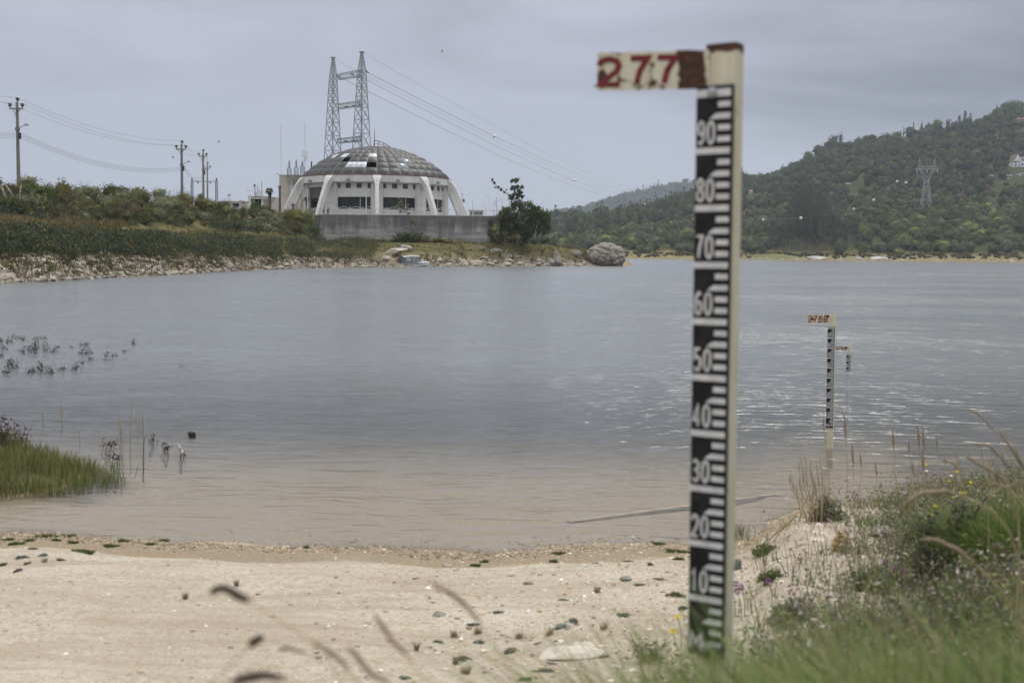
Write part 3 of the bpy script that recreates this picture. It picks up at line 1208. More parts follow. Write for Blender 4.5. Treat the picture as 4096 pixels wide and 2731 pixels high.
def curved_wall(mb, r, thick, a0, a1, zs, holes, step=3.0):
    """Ring wall between angles with rectangular openings (deg0, deg1, z0, z1); faces only where solid meets air."""
    cuts = {a0, a1}
    for h in holes:
        cuts |= {h[0], h[1]}
    cuts = sorted(cuts)
    A = []
    for p, q in zip(cuts, cuts[1:]):
        k = max(1, int(math.ceil((q - p) / step)))
        A += [p + (q - p) * i / k for i in range(k)]
    A.append(cuts[-1])
    Z = sorted(set(list(zs) + [h[2] for h in holes] + [h[3] for h in holes]))

    def solid(i, j):
        if i < 0 or j < 0 or i >= len(A) - 1 or j >= len(Z) - 1:
            return False
        a, z = (A[i] + A[i + 1]) / 2, (Z[j] + Z[j + 1]) / 2
        return not any(h[0] < a < h[1] and h[2] < z < h[3] for h in holes)
    for i in range(len(A) - 1):
        for j in range(len(Z) - 1):
            if not solid(i, j):
                continue
            o = [pol(r, A[i], Z[j]), pol(r, A[i + 1], Z[j]), pol(r, A[i + 1], Z[j + 1]), pol(r, A[i], Z[j + 1])]
            n = [pol(r - thick, A[i], Z[j]), pol(r - thick, A[i + 1], Z[j]), pol(r - thick, A[i + 1], Z[j + 1]), pol(r - thick, A[i], Z[j + 1])]
            mb.add(o, [(0, 1, 2, 3)])
            mb.add(n, [(3, 2, 1, 0)])
            if not solid(i - 1, j):
                mb.add([o[0], o[3], n[3], n[0]], [(0, 1, 2, 3)])
            if not solid(i + 1, j):
                mb.add([o[1], n[1], n[2], o[2]], [(0, 1, 2, 3)])
            if not solid(i, j - 1):
                mb.add([o[0], n[0], n[1], o[1]], [(0, 1, 2, 3)])
            if not solid(i, j + 1):
                mb.add([o[3], o[2], n[2], n[3]], [(0, 1, 2, 3)])


wall = MB()
holes = []
bays = [TH0 + 36 * k + 18 for k in range(10)]
bays = [((b + 180) % 360) - 180 for b in bays]
LOUV = mat('dark louvre', (0.10, 0.085, 0.07), 0.7, 0.2, 3)
FRAME = mat('window frame', (0.30, 0.30, 0.29), 0.6, 0.1, 3)
SHUT = mat('grey roller shutter', (0.085, 0.083, 0.080), 0.6, 0.1, 2)
INTER = mat('dim interior plaster', (0.10, 0.09, 0.08), 0.9, 0.2, 1)
z0w, z1w = 9.03 - ZT, 11.16 - ZT
lz0, lz1 = 12.62 - ZT, 13.42 - ZT
for b in bays:
    door = abs(b + 46.8) < 4
    hs = []
    if door:
        hs.append((b - 13.6, b + 10, 0.02, 12.9 - ZT))
    else:
        hs.append((b - 14.6, b + 13.2, z0w, z1w))
        for q in (-13.0, -4.35, 4.35, 13.0):
            hs.append((b + q - 2.1, b + q + 2.1, lz0, lz1))
    curved_wall(wall, RD, 0.35, b - 18, b + 18, (0, Z_BEAM + 0.1), hs)
    if door:
        sh = MB()
        curved_wall(sh, RD - 0.22, 0.06, b - 13.55, b + 9.95, (11.0 - ZT, 12.88 - ZT), [])
        sd = sh.build('roller_shutter', SHUT, dome)
        continue
    if abs(b) < 130:
        for q0, q1 in ((-14.55, 4.8), (5.2, 13.15)):
            gp = MB()
            curved_wall(gp, RD - 0.25, 0.04, b + q0, b + q1, (z0w + 0.04, z1w - 0.04), [])
            win = gp.build('window', GLASS_DARK, dome)
        fr = MB()
        curved_wall(fr, RD - 0.19, 0.10, b + 4.82, b + 5.18, (z0w + 0.03, z1w - 0.03), [])
        curved_wall(fr, RD + 0.05, 0.22, b - 15.2, b + 13.8, (z0w - 0.22, z0w - 0.02), [])
        fr.build('window_sill', WHITE_WALL, dome)
        for q in (-13.0, -4.35, 4.35, 13.0):
            lv = MB()
            for k in range(7):
                zz = lz0 + 0.04 + k * (lz1 - lz0 - 0.06) / 7
                curved_wall(lv, RD - 0.08, 0.05, b + q - 2.05, b + q + 2.05, (zz, zz + 0.075), [])
            curved_wall(lv, RD - 0.2, 0.03, b + q - 2.08, b + q + 2.08, (lz0 + 0.01, lz1 - 0.01), [])
            lv.build('louvre_vent', LOUV, dome)
wall.build('wall', DRUM_WALL, dome)
fl = MB().lathe([(0.01, 0.006), (RD - 0.4, 0.006)], n=48)
fl.build('floor', INTER, dome)
# ring beam with a sloped soffit, and the red flashing under the dome
MB().lathe([(RD - 0.05, Z_BEAM - 0.12), (RR - 0.25, Z_BEAM), (RR + 0.06, Z_BEAM + 0.02), (RR + 0.06, Z_RIM - 0.04), (RR - 0.5, Z_RIM + 0.03), (RD - 0.5, Z_RIM + 0.03), (RD - 0.5, Z_BEAM + 0.2)], n=80).build('ring_beam', WHITE_WALL, dome)
MB().lathe([(RR - 0.35, Z_RIM + 0.035), (RR + 0.12, Z_RIM - 0.02), (RR + 0.12, Z_RIM + 0.08), (RR - 0.35, Z_RIM + 0.15)], n=80).build('flashing', RED_METAL, dome)


def arch_mesh():
    """One rib: leaves the ring beam tangentially, swings out and down to its foot; flared where it meets the ring."""
    mb = MB()
    N = 16
    so, si, wd = [], [], []
    for i in range(N + 1):
        t = i / N
        zz = Z_RIM * t
        ro = RR + 0.04 + (RF - RR) * (1 - t) ** 0.70
        so.append((ro, zz))
        wd.append(0.62 + (0.75 * sstep(0.72, 1.0, t)))
    for i in range(N + 1):
        r0, z0 = so[max(i - 1, 0)]
        r1, z1 = so[min(i + 1, N)]
        d = Vector((r1 - r0, z1 - z0)).normalized()
        n = Vector((-d.y, d.x))
        if n.x > 0:
            n = -n
        th = 1.0
        si.append((max(so[i][0] + n.x * th, RR - 0.35) if i > N * 0.8 else so[i][0] + n.x * th, so[i][1] + n.y * th if so[i][1] + n.y * th > 0 else 0.0))
    vs, fs = [], []
    for i in range(N + 1):
        h = float(wd[i]) / 2
        for (r, z) in (so[i], si[i]):
            for s in (-1, 1):
                vs.append((s * h, -r, z))
    for i in range(N):
        o, p = i * 4, i * 4 + 4
        fs += [(o, o + 1, p + 1, p), (o + 2, p + 2, p + 3, o + 3), (o, p, p + 2, o + 2), (o + 1, o + 3, p + 3, p + 1)]
    fs += [(0, 2, 3, 1), (N * 4, N * 4 + 1, N * 4 + 3, N * 4 + 2)]
    mb.add(vs, fs)
    return mb.mesh('rib', WHITE_WALL)


am = arch_mesh()
pier = MB()
pier.prism([(-0.95, -RD - 0.42), (0.95, -RD - 0.42), (1.05, -RD + 0.05), (-1.05, -RD + 0.05)], (0, 0, 0.0), (1, 0, 0), (0, 1, 0), (0, 0, Z_BEAM - 0.1))
pm_ = pier.mesh('pier', DRUM_WALL)
for k in range(10):
    o = link('rib', am, dome)
    o.rotation_euler.z = R(TH0 + 36 * k)
    o = link('pier', pm_, dome)
    o.rotation_euler.z = R(TH0 + 36 * k)
lamp = MB().box((0, -RR - 0.32, Z_BEAM + 0.28), (0.55, 0.42, 0.3)).box((0, -RR - 0.14, Z_BEAM + 0.45), (0.3, 0.3, 0.12))
lm_ = lamp.mesh('floodlight', mat('flood lamp housing', (0.26, 0.26, 0.25), 0.6, 0.15, 3))
for b in bays:
    if abs(b) < 115:
        o = link('floodlight', lm_, dome)
        o.rotation_euler.z = R(b - 3)

# dome of pillow shaped panels
RS = 18.1
DOMEM = mat('smoky acrylic', (0.031, 0.030, 0.029), 0.5, 0.35, 0.35, spec=0.35)
CLEARM = mat('bleached clear acrylic', (0.44, 0.455, 0.48), 0.35, 0.35, 1.5, spec=0.5)
BLUEM = mat('blue grey acrylic', (0.16, 0.18, 0.22), 0.2, 0.3, 1.0, spec=0.5)
amax = math.asin((RR - 0.2) / RS)
zc = Z_RIM + 0.12 - RS * math.cos(amax)
edges = [amax * q for q in (1.0, 0.885, 0.77, 0.652, 0.535, 0.415, 0.295, 0.18, 0.07)]
rows = [(edges[i + 1], edges[i], 40 if i < 5 else (20 if i < 7 else 10)) for i in range(8)]


def panel_mesh(al0, al1, n, m, name='dome_panel', bulge=0.17):
    mb = MB()
    g = 4
    half = math.pi / n
    vs, fs = [], []
    for i in range(g + 1):
        for j in range(g + 1):
            u, v = i / g, j / g
            gap = 0.028 / (RS * math.sin(max((al0 + al1) / 2, 0.05)))
            al = al0 + 0.0018 + (al1 - al0 - 0.0036) * v
            th = (-half + gap) + 2 * (half - gap) * u
            rr = RS + 0.02 + bulge * (1 - (2 * u - 1) ** 4) * (1 - (2 * v - 1) ** 4)
            r = rr * math.sin(al)
            vs.append((r * math.sin(th), -r * math.cos(th), zc + rr * math.cos(al)))
    for i in range(g):
        for j in range(g):
            a = i * (g + 1) + j
            fs.append((a, a + g + 1, a + g + 2, a + 1))
    mb.add(vs, fs)
    return mb.mesh(name, m, True)


Z1 = lambda x, y: (1050 + x / 1.96, 500 + y / 1.96)
cent = []
for ri, (al0, al1, n) in enumerate(rows):
    for k in range(n):
        am_ = (al0 + al1) / 2
        th = 360 * k / n + TH0 + (4.5 if n == 40 else 9 if n == 20 else 18)
        p = Vector(pol(RS * math.sin(am_), th, zc + RS * math.cos(am_))) + Vector((DCX, DY, ZT))
        cent.append((ri, k, th, proj(p), p.y < DY))


def nearest(x, y, ri=None):
    px, py = Z1(x, y)
    c = [q for q in cent if q[4] and (ri is None or q[0] == ri)]
    return min(c, key=lambda q: (q[3][0] - px) ** 2 + (q[3][1] - py) ** 2)[:2]


missing = {nearest(832, 328), nearest(648, 293), nearest(672, 264)}
special = {nearest(695, 290): (CLEARM, 'bleached pale dome panel'), nearest(765, 288): (CLEARM, 'bleached pale dome panel'),
           nearest(848, 228): (CLEARM, 'bleached pale dome panel'), nearest(1065, 330): (BLUEM, 'shiny blue grey dome panel'),
           nearest(1285, 308): (BLUEM, 'shiny blue grey dome panel'), nearest(1115, 262): (BLUEM, 'shiny blue grey dome panel'),
           nearest(635, 236): (CLEARM, 'bleached pale dome panel'), nearest(570, 240): (CLEARM, 'bleached pale dome panel')}
pmesh = {}
for ri, k, th, pp, front in cent:
    if (ri, k) in missing:
        continue
    m_, lab = special.get((ri, k), (DOMEM, None))
    key = (ri, m_.name)
    if key not in pmesh:
        al0, al1, n = rows[ri]
        pmesh[key] = panel_mesh(al0, al1, n, m_)
    o = link('dome_panel', pmesh[key], dome)
    o.rotation_euler.z = R(th)
    if lab:
        o['label'] = lab
fr = MB()
for (al0, al1, n) in rows:
    for k in range(n):
        th = 360 * k / n + TH0
        fr.bar(pol(RS * math.sin(al0), th, zc + RS * math.cos(al0)), pol(RS * math.sin(al1), th, zc + RS * math.cos(al1)), 0.07, 0.10)
        t2 = th + 360 / n
        fr.bar(pol(RS * math.sin(al1), th, zc + RS * math.cos(al1)), pol(RS * math.sin(al1), t2, zc + RS * math.cos(al1)), 0.07, 0.10)
fr.build('dome_frame', mat('grey glazing bars', (0.16, 0.16, 0.155), 0.5, 0.1, 2, spec=0.5), dome)
MB().lathe([(0.0, zc + RS + 0.22), (0.9, zc + RS + 0.16), (1.35, zc + RS - 0.05), (1.35, zc + RS - 0.15)], n=20).build('dome_cap', DOMEM, dome, True)
# red maintenance ladder arching over the crown, with the mast at its end
ld = MB()
rail = [(875, 125), (910, 127), (950, 142), (990, 166), (1030, 195)]
low = [(875, 172), (910, 172), (950, 176), (985, 187), (1012, 198)]


def dloc(x, y, Y):
    return P(*Z1(x, y), Y) - Vector((DCX, DY, ZT))


for dy in (0, 1.1):
    top = [dloc(x, y, DY + dy) for x, y in rail]
    bot = [dloc(x, y, DY + dy) for x, y in low]
    ld.tube(top, 0.06, 6).tube(bot, 0.05, 6)
    ld.tube([(a + b) / 2 for a, b in zip(top, bot)], 0.035, 6)
    for a, b in zip(top, bot):
        ld.bar(a, b, 0.09)
ld.build('roof_ladder', RED_METAL, dome)
MB().tube([dloc(875, 180, DY), dloc(876, 120, DY)], 0.09, 6).tube([dloc(876, 120, DY), dloc(877.5, 85, DY), dloc(878.5, 28, DY)], [0.07, 0.05, 0.025], 6).build('roof_mast', RED_METAL, dome)

# ================================================================== RETAINING WALL AND TERRACE
def wp(px, Y):
    return P(px, 900, Y).x, Y


plan = [wp(1216, 222), wp(1246, 204), wp(1300, WALL_Y), wp(1945, WALL_Y), wp(2010, 199), wp(2040, 224)]
wall_t = empty('retaining_wall', (plan[2][0], WALL_Y, 3.0), 'long stained concrete retaining wall below the domed building', 'wall')
wo = Vector(wall_t.location)


def concrete():
    m, t = new_mat('stained board marked concrete')
    g = t.n('ShaderNodeNewGeometry')
    pos = g.outputs['Position']
    sp = t.n('ShaderNodeSeparateXYZ')
    t.set(sp, 0, pos)
    st = t.noise(t.mapping(pos, (0.9, 0.9, 0.06)), 1.0, 5, 0.65)
    st2 = t.noise(t.mapping(pos, (3.0, 3.0, 0.12)), 1.0, 4, 0.6)
    bl = t.noise(t.mapping(pos, (0.25, 0.25, 1.6)), 1.0, 4, 0.6)
    c = t.mix(t.ramp(bl, 0.3, 0.7), (0.29, 0.285, 0.265), (0.47, 0.46, 0.435))
    up = t.ramp(sp.outputs[2], 4.0, 7.6)
    dk = t.ramp(t.math('ADD', t.math('MULTIPLY', st, 0.75), t.math('MULTIPLY', up, 0.25)), 0.40, 0.62)
    c = t.mix(t.math('MULTIPLY', dk, 0.8), c, (0.13, 0.127, 0.12))
    c = t.mix(t.math('MULTIPLY', t.ramp(st2, 0.60, 0.74), 0.7), c, (0.055, 0.053, 0.05))
    c = t.mix(t.math('MULTIPLY', t.ramp(st2, 0.36, 0.28), 0.6), c, (0.46, 0.45, 0.43))
    p = t.n('ShaderNodeBsdfPrincipled')
    t.set(p, 'Base Color', c)
    p.inputs['Roughness'].default_value = 0.95
    p.inputs['Specular IOR Level'].default_value = 0.1
    finish(t, p.outputs[0])
    return m


CONC = concrete()
rr = random.Random(8)
zb = 2.6
nc = 17
hc = (ZT - 0.1 - zb) / nc


def strip_wall(mb, pts, z0, z1, out, thick=0.4):
    """Wall along a plan polyline; out pushes the face towards the lake."""
    n = len(pts)
    off = []
    for i, (x, y) in enumerate(pts):
        d0 = Vector((x - pts[i - 1][0], y - pts[i - 1][1])).normalized() if i else None
        d1 = Vector((pts[i + 1][0] - x, pts[i + 1][1] - y)).normalized() if i < n - 1 else None
        d = (d0 or d1) + (d1 or d0)
        d.normalize()
        off.append(Vector((d.y, -d.x)))
    vs, fs = [], []
    for (x, y), o in zip(pts, off):
        for k in (out, -thick):
            for z in (z0, z1):
                vs.append((x + o.x * k - wo.x, y + o.y * k - wo.y, z - wo.z))
    for i in range(n - 1):
        a, b = i * 4, i * 4 + 4
        fs += [(a, b, b + 1, a + 1), (a + 2, a + 3, b + 3, b + 2), (a + 1, b + 1, b + 3, a + 3), (a, a + 2, b + 2, b)]
    fs += [(0, 1, 3, 2), (n * 4 - 4, n * 4 - 2, n * 4 - 1, n * 4 - 3)]
    mb.add(vs, fs)


for k in range(nc):
    mb = MB()
    strip_wall(mb, plan, zb + k * hc, zb + (k + 1) * hc - 0.075, rr.uniform(0.0, 0.06))
    mb.build('concrete_course', CONC, wall_t)
mb = MB()
strip_wall(mb, plan, zb, ZT - 0.12, -0.05, 0.3)
mb.build('wall_core', CONC, wall_t)
mb = MB()
strip_wall(mb, plan, ZT - 0.098, ZT + 0.02, 0.07, 0.5)
mb.build('coping', mat('pale coping', (0.40, 0.39, 0.37), 0.9, 0.2, 1.0), wall_t)
PIPE = mat('weep pipe', (0.09, 0.09, 0.09), 0.7, 0.2, 2)
for row, (pxs_, yz) in enumerate((([568, 707, 852, 993, 1385, 1495, 1605, 1700], 765), ([568, 712, 850, 990, 1250, 1388, 1605, 1697], 842))):
    for x in pxs_:
        p = P(*Z1(x, yz + (x - 568) * 0.0105), WALL_Y - 0.05)
        MB().tube([(p.x - wo.x, p.y - 0.16 - wo.y, p.z - wo.z), (p.x - wo.x, p.y + 0.2 - wo.y, p.z - wo.z)], 0.10, 10).build('weep_pipe', PIPE, wall_t)
for x in (540, 640, 745, 860, 950, 1060, 1140, 1240, 1330, 1430, 1500, 1600, 1670):
    # pour joints: thin proud seams
    p = P(*Z1(x + rr.uniform(-8, 8), 760), WALL_Y - 0.05)
    MB().box((p.x - wo.x, p.y - wo.y, (zb + ZT) / 2 - wo.z - 0.1), (0.10, 0.06, ZT - zb - 0.3)).build('pour_seam', CONC, wall_t)
TERR = mat('terrace paving', (0.33, 0.32, 0.30), 0.9, 0.15, 0.5)
tb = MB()
lft, rgt = wp(700, 197), wp(2030, 199)
poly = [(lft[0], 199.0), (plan[1][0] + 0.5, 204.3), (plan[2][0] + 0.2, WALL_Y + 0.35), (plan[3][0], WALL_Y + 0.35), (plan[4][0] - 0.3, 199.3), (plan[5][0], 262), (lft[0] - 8, 300)]
tb.prism(poly, (0, 0, ZT - 0.35), (1, 0, 0), (0, 1, 0), (0, 0, 0.35))
tag(tb.build('terrace', TERR), 'paved terrace round the domed building', kind='structure')

# railing on the terrace edge
rail_t = empty('railing', (plan[2][0], WALL_Y, ZT), 'white steel railing with arched hoops along the terrace edge', 'railing')
ro_ = Vector(rail_t.location)
RAILM = mat('pale grey railing paint', (0.60, 0.61, 0.62), 0.5, 0.1, 3, spec=0.4)
segs = [wp(905, 198.5), wp(1244, 203.6), wp(1302, WALL_Y + 0.12), wp(1943, WALL_Y + 0.12), wp(2006, 199.1)]
pts = []
for (a, b) in zip(segs, segs[1:]):
    L = math.dist(a, b)
    k = max(1, round(L / 1.95))
    pts += [(a[0] + (b[0] - a[0]) * i / k, a[1] + (b[1] - a[1]) * i / k) for i in range(k)]
pts.append(segs[-1])
post = MB()
for s in (-0.11, 0.11):
    post.box((s, 0, 0.5), (0.055, 0.055, 1.0))
post.box((0, 0, 0.30), (0.20, 0.04, 0.05)).box((0, 0, 0.72), (0.20, 0.04, 0.05))
post.tube([(0.12 * math.cos(a), 0, 1.06 + 0.12 * math.sin(a)) for a in [i * math.pi / 6 for i in range(13)]], 0.03, 5, False)
pme = post.mesh('rail_post', RAILM)
bars, tops = MB(), MB()
for i, (x, y) in enumerate(pts):
    o = link('rail_post', pme, rail_t, (x - ro_.x, y - ro_.y, 0.03))
    if i < len(pts) - 1:
        nx, ny = pts[i + 1]
        d = Vector((nx - x, ny - y, 0))
        o.rotation_euler.z = math.atan2(d.y, d.x)
        a, b = Vector((x, y, 0)) - Vector((ro_.x, ro_.y, 0)), Vector((nx, ny, 0)) - Vector((ro_.x, ro_.y, 0))
        tops.bar(a + Vector((0, 0, 0.90)), b + Vector((0, 0, 0.90)), 0.06)
        bars.bar(a + Vector((0, 0, 0.14)), b + Vector((0, 0, 0.14)), 0.06)
        bars.bar((a + b) / 2 + Vector((0, 0, 0.14)), (a + b) / 2 + Vector((0, 0, 0.9)), 0.035)
        h = MB()
        N = 12
        h.tube([a.lerp(b, 0.08 + 0.84 * k / N) + Vector((0, 0, 0.9 + 0.34 * math.sin(math.pi * k / N))) for k in range(N + 1)], 0.027, 5, False)
        h.build('rail_hoop', RAILM, rail_t)
tops.build('top_rail', RAILM, rail_t)
bars.build('lower_rail', RAILM, rail_t)

# lamp posts
LAMPW = mat('lamp housing', (0.55, 0.55, 0.54), 0.5, 0.1, 3)


def lamp_post(px, ytop, Y, label, zb_=None, arm=0.0, cat='lamp post', head=0.42):
    zt_ = zat(px, ytop, Y)
    x = P(px, ytop, Y).x
    zb_ = ZT if zb_ is None else zb_
    e = empty('lamp_post', (x, Y, zb_), label, cat, 'lamp posts on the terrace')
    h = zt_ - zb_
    MB().tube([(0, 0, -0.3), (0, 0, h)], [0.085, 0.06], 8).build('pole', WHITE_METAL, e)
    hd = MB().box((arm, -0.05, h + 0.06), (head, 0.32, 0.16), 0, 0.8)
    if arm:
        hd.box((arm / 2, 0, h + 0.03), (abs(arm), 0.06, 0.06))
    hd.build('lamp_head', LAMPW, e)
    return e


for (x, y, Y, lab) in ((352, 524, 197.5, 'white lamp post beside the roller shutter of the domed building'), (813, 532, WALL_Y + 0.9, 'white lamp post before the first long window of the dome'),
                       (1266, 537, WALL_Y + 0.9, 'white lamp post before the right end of the second window'), (1566, 547, WALL_Y + 0.9, 'white lamp post crossing the rightmost rib')):
    px, py = Z1(x, y)
    lamp_post(px, py, Y, lab)
Z3 = lambda x, y: (1750 + x / 4.9, 700 + y / 4.9)
for (x, y, Y, a, lab) in ((1022, 430, 240, -0.35, 'tall lamp post on the terrace between the dome and the tree, lamp turned left'), (910, 603, 236, -0.3, 'short lamp post near the red box behind the railing'),
                          (1278, 465, 236, -0.35, 'thick lamp post touching the left side of the terrace tree'), (1256, 503, 250, -0.3, 'thin lamp post just left of the thick one by the tree'),
                          (1090, 575, 228, 0.3, 'low lamp post with a camera bracket on the terrace')):
    px, py = Z3(x, y)
    lamp_post(px, py, Y, lab, None, a)
px, py = 1004.5, 766
lamp_post(1001, 766, 201, 'lamp post before the guard booth at the left end of the terrace', None, -0.3)
# camera / antenna masts on the terrace right of the dome
px, py = Z3(1163, 440)
e = empty('antenna_mast', (P(px, py, 240).x, 240, ZT), 'thin mast with a white panel antenna on the terrace by the tree', 'mast')
MB().tube([(0, 0, 0), (0, 0, zat(px, py, 240) - ZT)], 0.07, 6).build('pole', GALV, e)
MB().box((-0.25, -0.1, zat(px, py, 240) - ZT - 1.2), (0.5, 0.25, 1.0)).build('panel_antenna', WHITE_METAL, e)
px, py = Z3(686, 500)
e = MB().tube([(0, 0, 0), (0, 0, zat(px, py, 245) - ZT)], [0.08, 0.03], 6).build('aerial', GALV, None, False, (P(px, py, 245).x, 245, ZT))
tag(e, 'single thin aerial standing between the right rib and the terrace tree', 'aerial')

# ================================================================== SMALL BUILDINGS ON THE LEFT OF THE DOME
Z2 = lambda x, y: (860 + x / 5.345, 620 + y / 5.345)


def bx(x0, x1, y0, Y, depth, base, m, mb=None):
    """A block seen between pixel columns x0..x1 with its roof at pixel row y0."""
    a, b = P(x0, y0, Y), P(x1, y0, Y)
    mb = mb or MB()
    z1 = (a.z + b.z) / 2
    mb.box(((a.x + b.x) / 2, Y + depth / 2, (base + z1) / 2), (b.x - a.x, depth, z1 - base))
    return mb, (a.x, b.x, z1)


blk = empty('control_block', (P(1180, 750, 236).x, 236, ZT), 'beige windowless block behind the left side of the dome', 'building')


def sub(mb, e, name, m):
    o = mb.build(name, m)
    o.parent = e
    o.matrix_parent_inverse = Matrix.Translation(e.location).inverted()
    return o


mb, (xa, xb, zr) = bx(1117, 1330, 702, 236, 14, ZT - 1, BEIGE)
sub(mb, blk, 'wall', BEIGE)
sub(MB().box(((xa + xb) / 2, 243, zr + 0.06), (xb - xa + 0.3, 14.3, 0.12)), blk, 'parapet', WHITE_WALL)
mb, _ = bx(1161, 1171, 720, 235.8, 0.5, ZT, WHITE_WALL)
sub(mb, blk, 'pilaster', WHITE_WALL)
mb, _ = bx(1172, 1177, 720, 235.85, 0.3, ZT + 5, GALV)
sub(mb, blk, 'duct', GALV)
mb, (xa, xb, zr) = bx(1085, 1200, 790, 233, 2.5, ZT - 1, BEIGE)
sub(mb, blk, 'annexe', mat('pinkish beige render', (0.44, 0.39, 0.34), 0.9, 0.06, 0.5))
mb, _ = bx(1140, 1330, 717.5, 234.5, 1.2, zat(1200, 719.5, 234.5), GALV_DARK)
sub(mb, blk, 'platform', GALV_DARK)

booth = empty('guard_booth', (P(1030, 800, 207).x, 207, ZT), 'white guard booth with a dark corner window left of the palms', 'booth')
mb, (xa, xb, zr) = bx(994, 1072, 797, 207, 5, ZT - 1, WHITE_WALL)
mbw = MB()
wx0, wx1, wz0, wz1 = P(1004, 800, 207).x, P(1045, 800, 207).x, zat(1020, 830, 207), zat(1020, 797.5, 207)
x2, x3 = P(1053, 800, 207).x, P(1072, 800, 207).x
mbw.box(((wx0 + xa) / 2, 209.5, (ZT - 1 + wz1) / 2), (wx0 - xa, 5, wz1 - ZT + 1))
mbw.box(((wx1 + x2) / 2, 209.5, (ZT - 1 + wz1) / 2), (x2 - wx1, 5, wz1 - ZT + 1))
mbw.box(((wx0 + x3) / 2, 211.5, (ZT - 1 + wz1) / 2), (x3 - wx0, 1.0, wz1 - ZT + 1))
sub(mbw, booth, 'wall', WHITE_WALL)
mb, (xa, xb, zr) = bx(993, 1073, 788, 206.6, 6, wz1 + 0.005, WHITE_WALL)
sub(mb, booth, 'roof_fascia', WHITE_WALL)
sub(MB().box(((xa + xb) / 2, 209.6, zr + 0.05), (xb - xa + 0.2, 6.3, 0.1)), booth, 'roof_cap', GALV_DARK)
sub(MB().box(((wx0 + wx1) / 2, 207.6, (wz0 + wz1) / 2), (wx1 - wx0 - 0.02, 0.05, wz1 - wz0 - 0.02)), booth, 'window', GLASS_DARK)
for f in (0.33, 0.66):
    sub(MB().box((wx0 + (wx1 - wx0) * f, 207.53, (wz0 + wz1) / 2), (0.06, 0.06, wz1 - wz0 - 0.04)), booth, 'mullion', FRAME)
sub(MB().box((wx0 + 0.35, 207.5, wz0 + 1.0), (0.5, 0.04, 0.75)), booth, 'poster', mat('faded green notice', (0.30, 0.36, 0.16), 0.8, 0.3, 5))

flat = empty('flat_roofed_hut', (P(935, 805, 214).x, 214, ZT), 'low beige flat roofed hut at the far left of the terrace', 'building')
mb, (xa, xb, zr) = bx(872, 988, 806.5, 214, 6, ZT - 1, BEIGE)
sub(mb, flat, 'wall', BEIGE)
sub(MB().box(((xa + xb) / 2, 217, zr + 0.06), (xb - xa + 0.3, 6.3, 0.12)), flat, 'roof', WHITE_WALL)
mb, _ = bx(930, 956, 814, 213.97, 0.06, ZT + 1.2, GLASS_DARK)
sub(mb, flat, 'window', GLASS_DARK)
for x in (906, 974):
    p = P(x, 811, 213.9)
    sub(MB().box((p.x, p.y, p.z), (0.25, 0.25, 0.3)), flat, 'wall_lamp', BLACK)
p = P(961, 802, 213.8)
sub(MB().lathe([(0.0, 0), (0.25, 0.08), (0.42, 0.3)], (p.x, p.y + 1, p.z - 0.25), 12), flat, 'dish', GALV_DARK)


def cam_mast(px, ytop, ybot, Y, label, arms):
    x = P(px, ytop, Y).x
    z0, z1 = zat(px, ybot, Y), zat(px, ytop, Y)
    e = empty('camera_mast', (x, Y, z0), label, 'camera mast')
    MB().tube([(0, 0, -0.2), (0, 0, z1 - z0)], 0.06, 6).build('pole', GALV, e)
    for dx, dz, sx, sz, m in arms:
        MB().box((dx, -0.1, z1 - z0 + dz), (sx, 0.3, sz)).build('camera_box', m, e)


cam_mast(1019, 741, 786, 209, 'camera mast with square frame and floodlights on the guard booth roof',
         [(0, -0.15, 0.30, 0.28, BLACK), (-0.32, -0.62, 0.35, 0.18, WHITE_METAL), (0.3, -0.62, 0.35, 0.18, WHITE_METAL), (0.02, -1.1, 0.30, 0.45, WHITE_METAL)])
cam_mast(921, 776, 803, 215, 'camera mast with a dark dome camera on the flat hut roof',
         [(-0.28, -0.35, 0.26, 0.26, BLACK), (0.02, -0.7, 0.26, 0.26, WHITE_METAL), (0.10, -1.05, 0.2, 0.2, WHITE_METAL)])
for px, yt, lab in ((1047, 730, 'tall thin rod aerial on the right of the booth roof'), (1031.5, 748, 'short thin rod aerial on the booth roof')):
    o = MB().tube([(0, 0, -0.1), (0, 0, zat(px, yt, 210) - zat(px, 785, 210))], 0.055, 6).build('aerial', POLE, None, False, (P(px, yt, 210).x, 210, zat(px, 785, 210)))
    tag(o, lab, 'aerial')
o = MB().box((0, 0, 0.35), (0.6, 0.6, 0.7)).box((0.55, 0, 0.48), (0.5, 0.6, 0.95)).build('roof_unit', WHITE_METAL, None, False, (P(1026, 780, 209.5).x, 209.5, zat(1026, 786.5, 209.5)))
tag(o, 'pair of white boxes on the guard booth roof', 'box')

# right hand hut
e = empty('low_hut', (P(1910, 850, 250).x, 250, ZT), 'low grey hut with a louvred front right of the ribs', 'building')
mb, (xa, xb, zr) = bx(1878, 1931, 843, 250, 5, ZT - 1, BEIGE)
sub(mb, e, 'wall', BEIGE)
sub(MB().box(((xa + xb) / 2, 252.5, zr + 0.08), (xb - xa + 0.4, 5.4, 0.16)), e, 'roof', mat('blue grey roof sheet', (0.33, 0.36, 0.41), 0.6, 0.1, 1))
for k in range(3):
    a, b = P(1882 + k * 16, 850, 249.95), P(1896 + k * 16, 862, 249.95)
    sub(MB().box(((a.x + b.x) / 2, 249.96, (a.z + b.z) / 2), (b.x - a.x, 0.08, a.z - b.z)), e, 'shutter', SHUT)
p = P(1935, 856, 236.3)
o = MB().box((0, 0, 0), (0.9, 0.3, 1.3)).box((0, -0.16, 0.2), (0.7, 0.04, 0.5)).build('sign_board', mat('red notice', (0.22, 0.04, 0.04), 0.6, 0.15, 4), None, False, (p.x, p.y, ZT + 0.65))
tag(o, 'small red board behind the railing right of the ribs', 'sign')

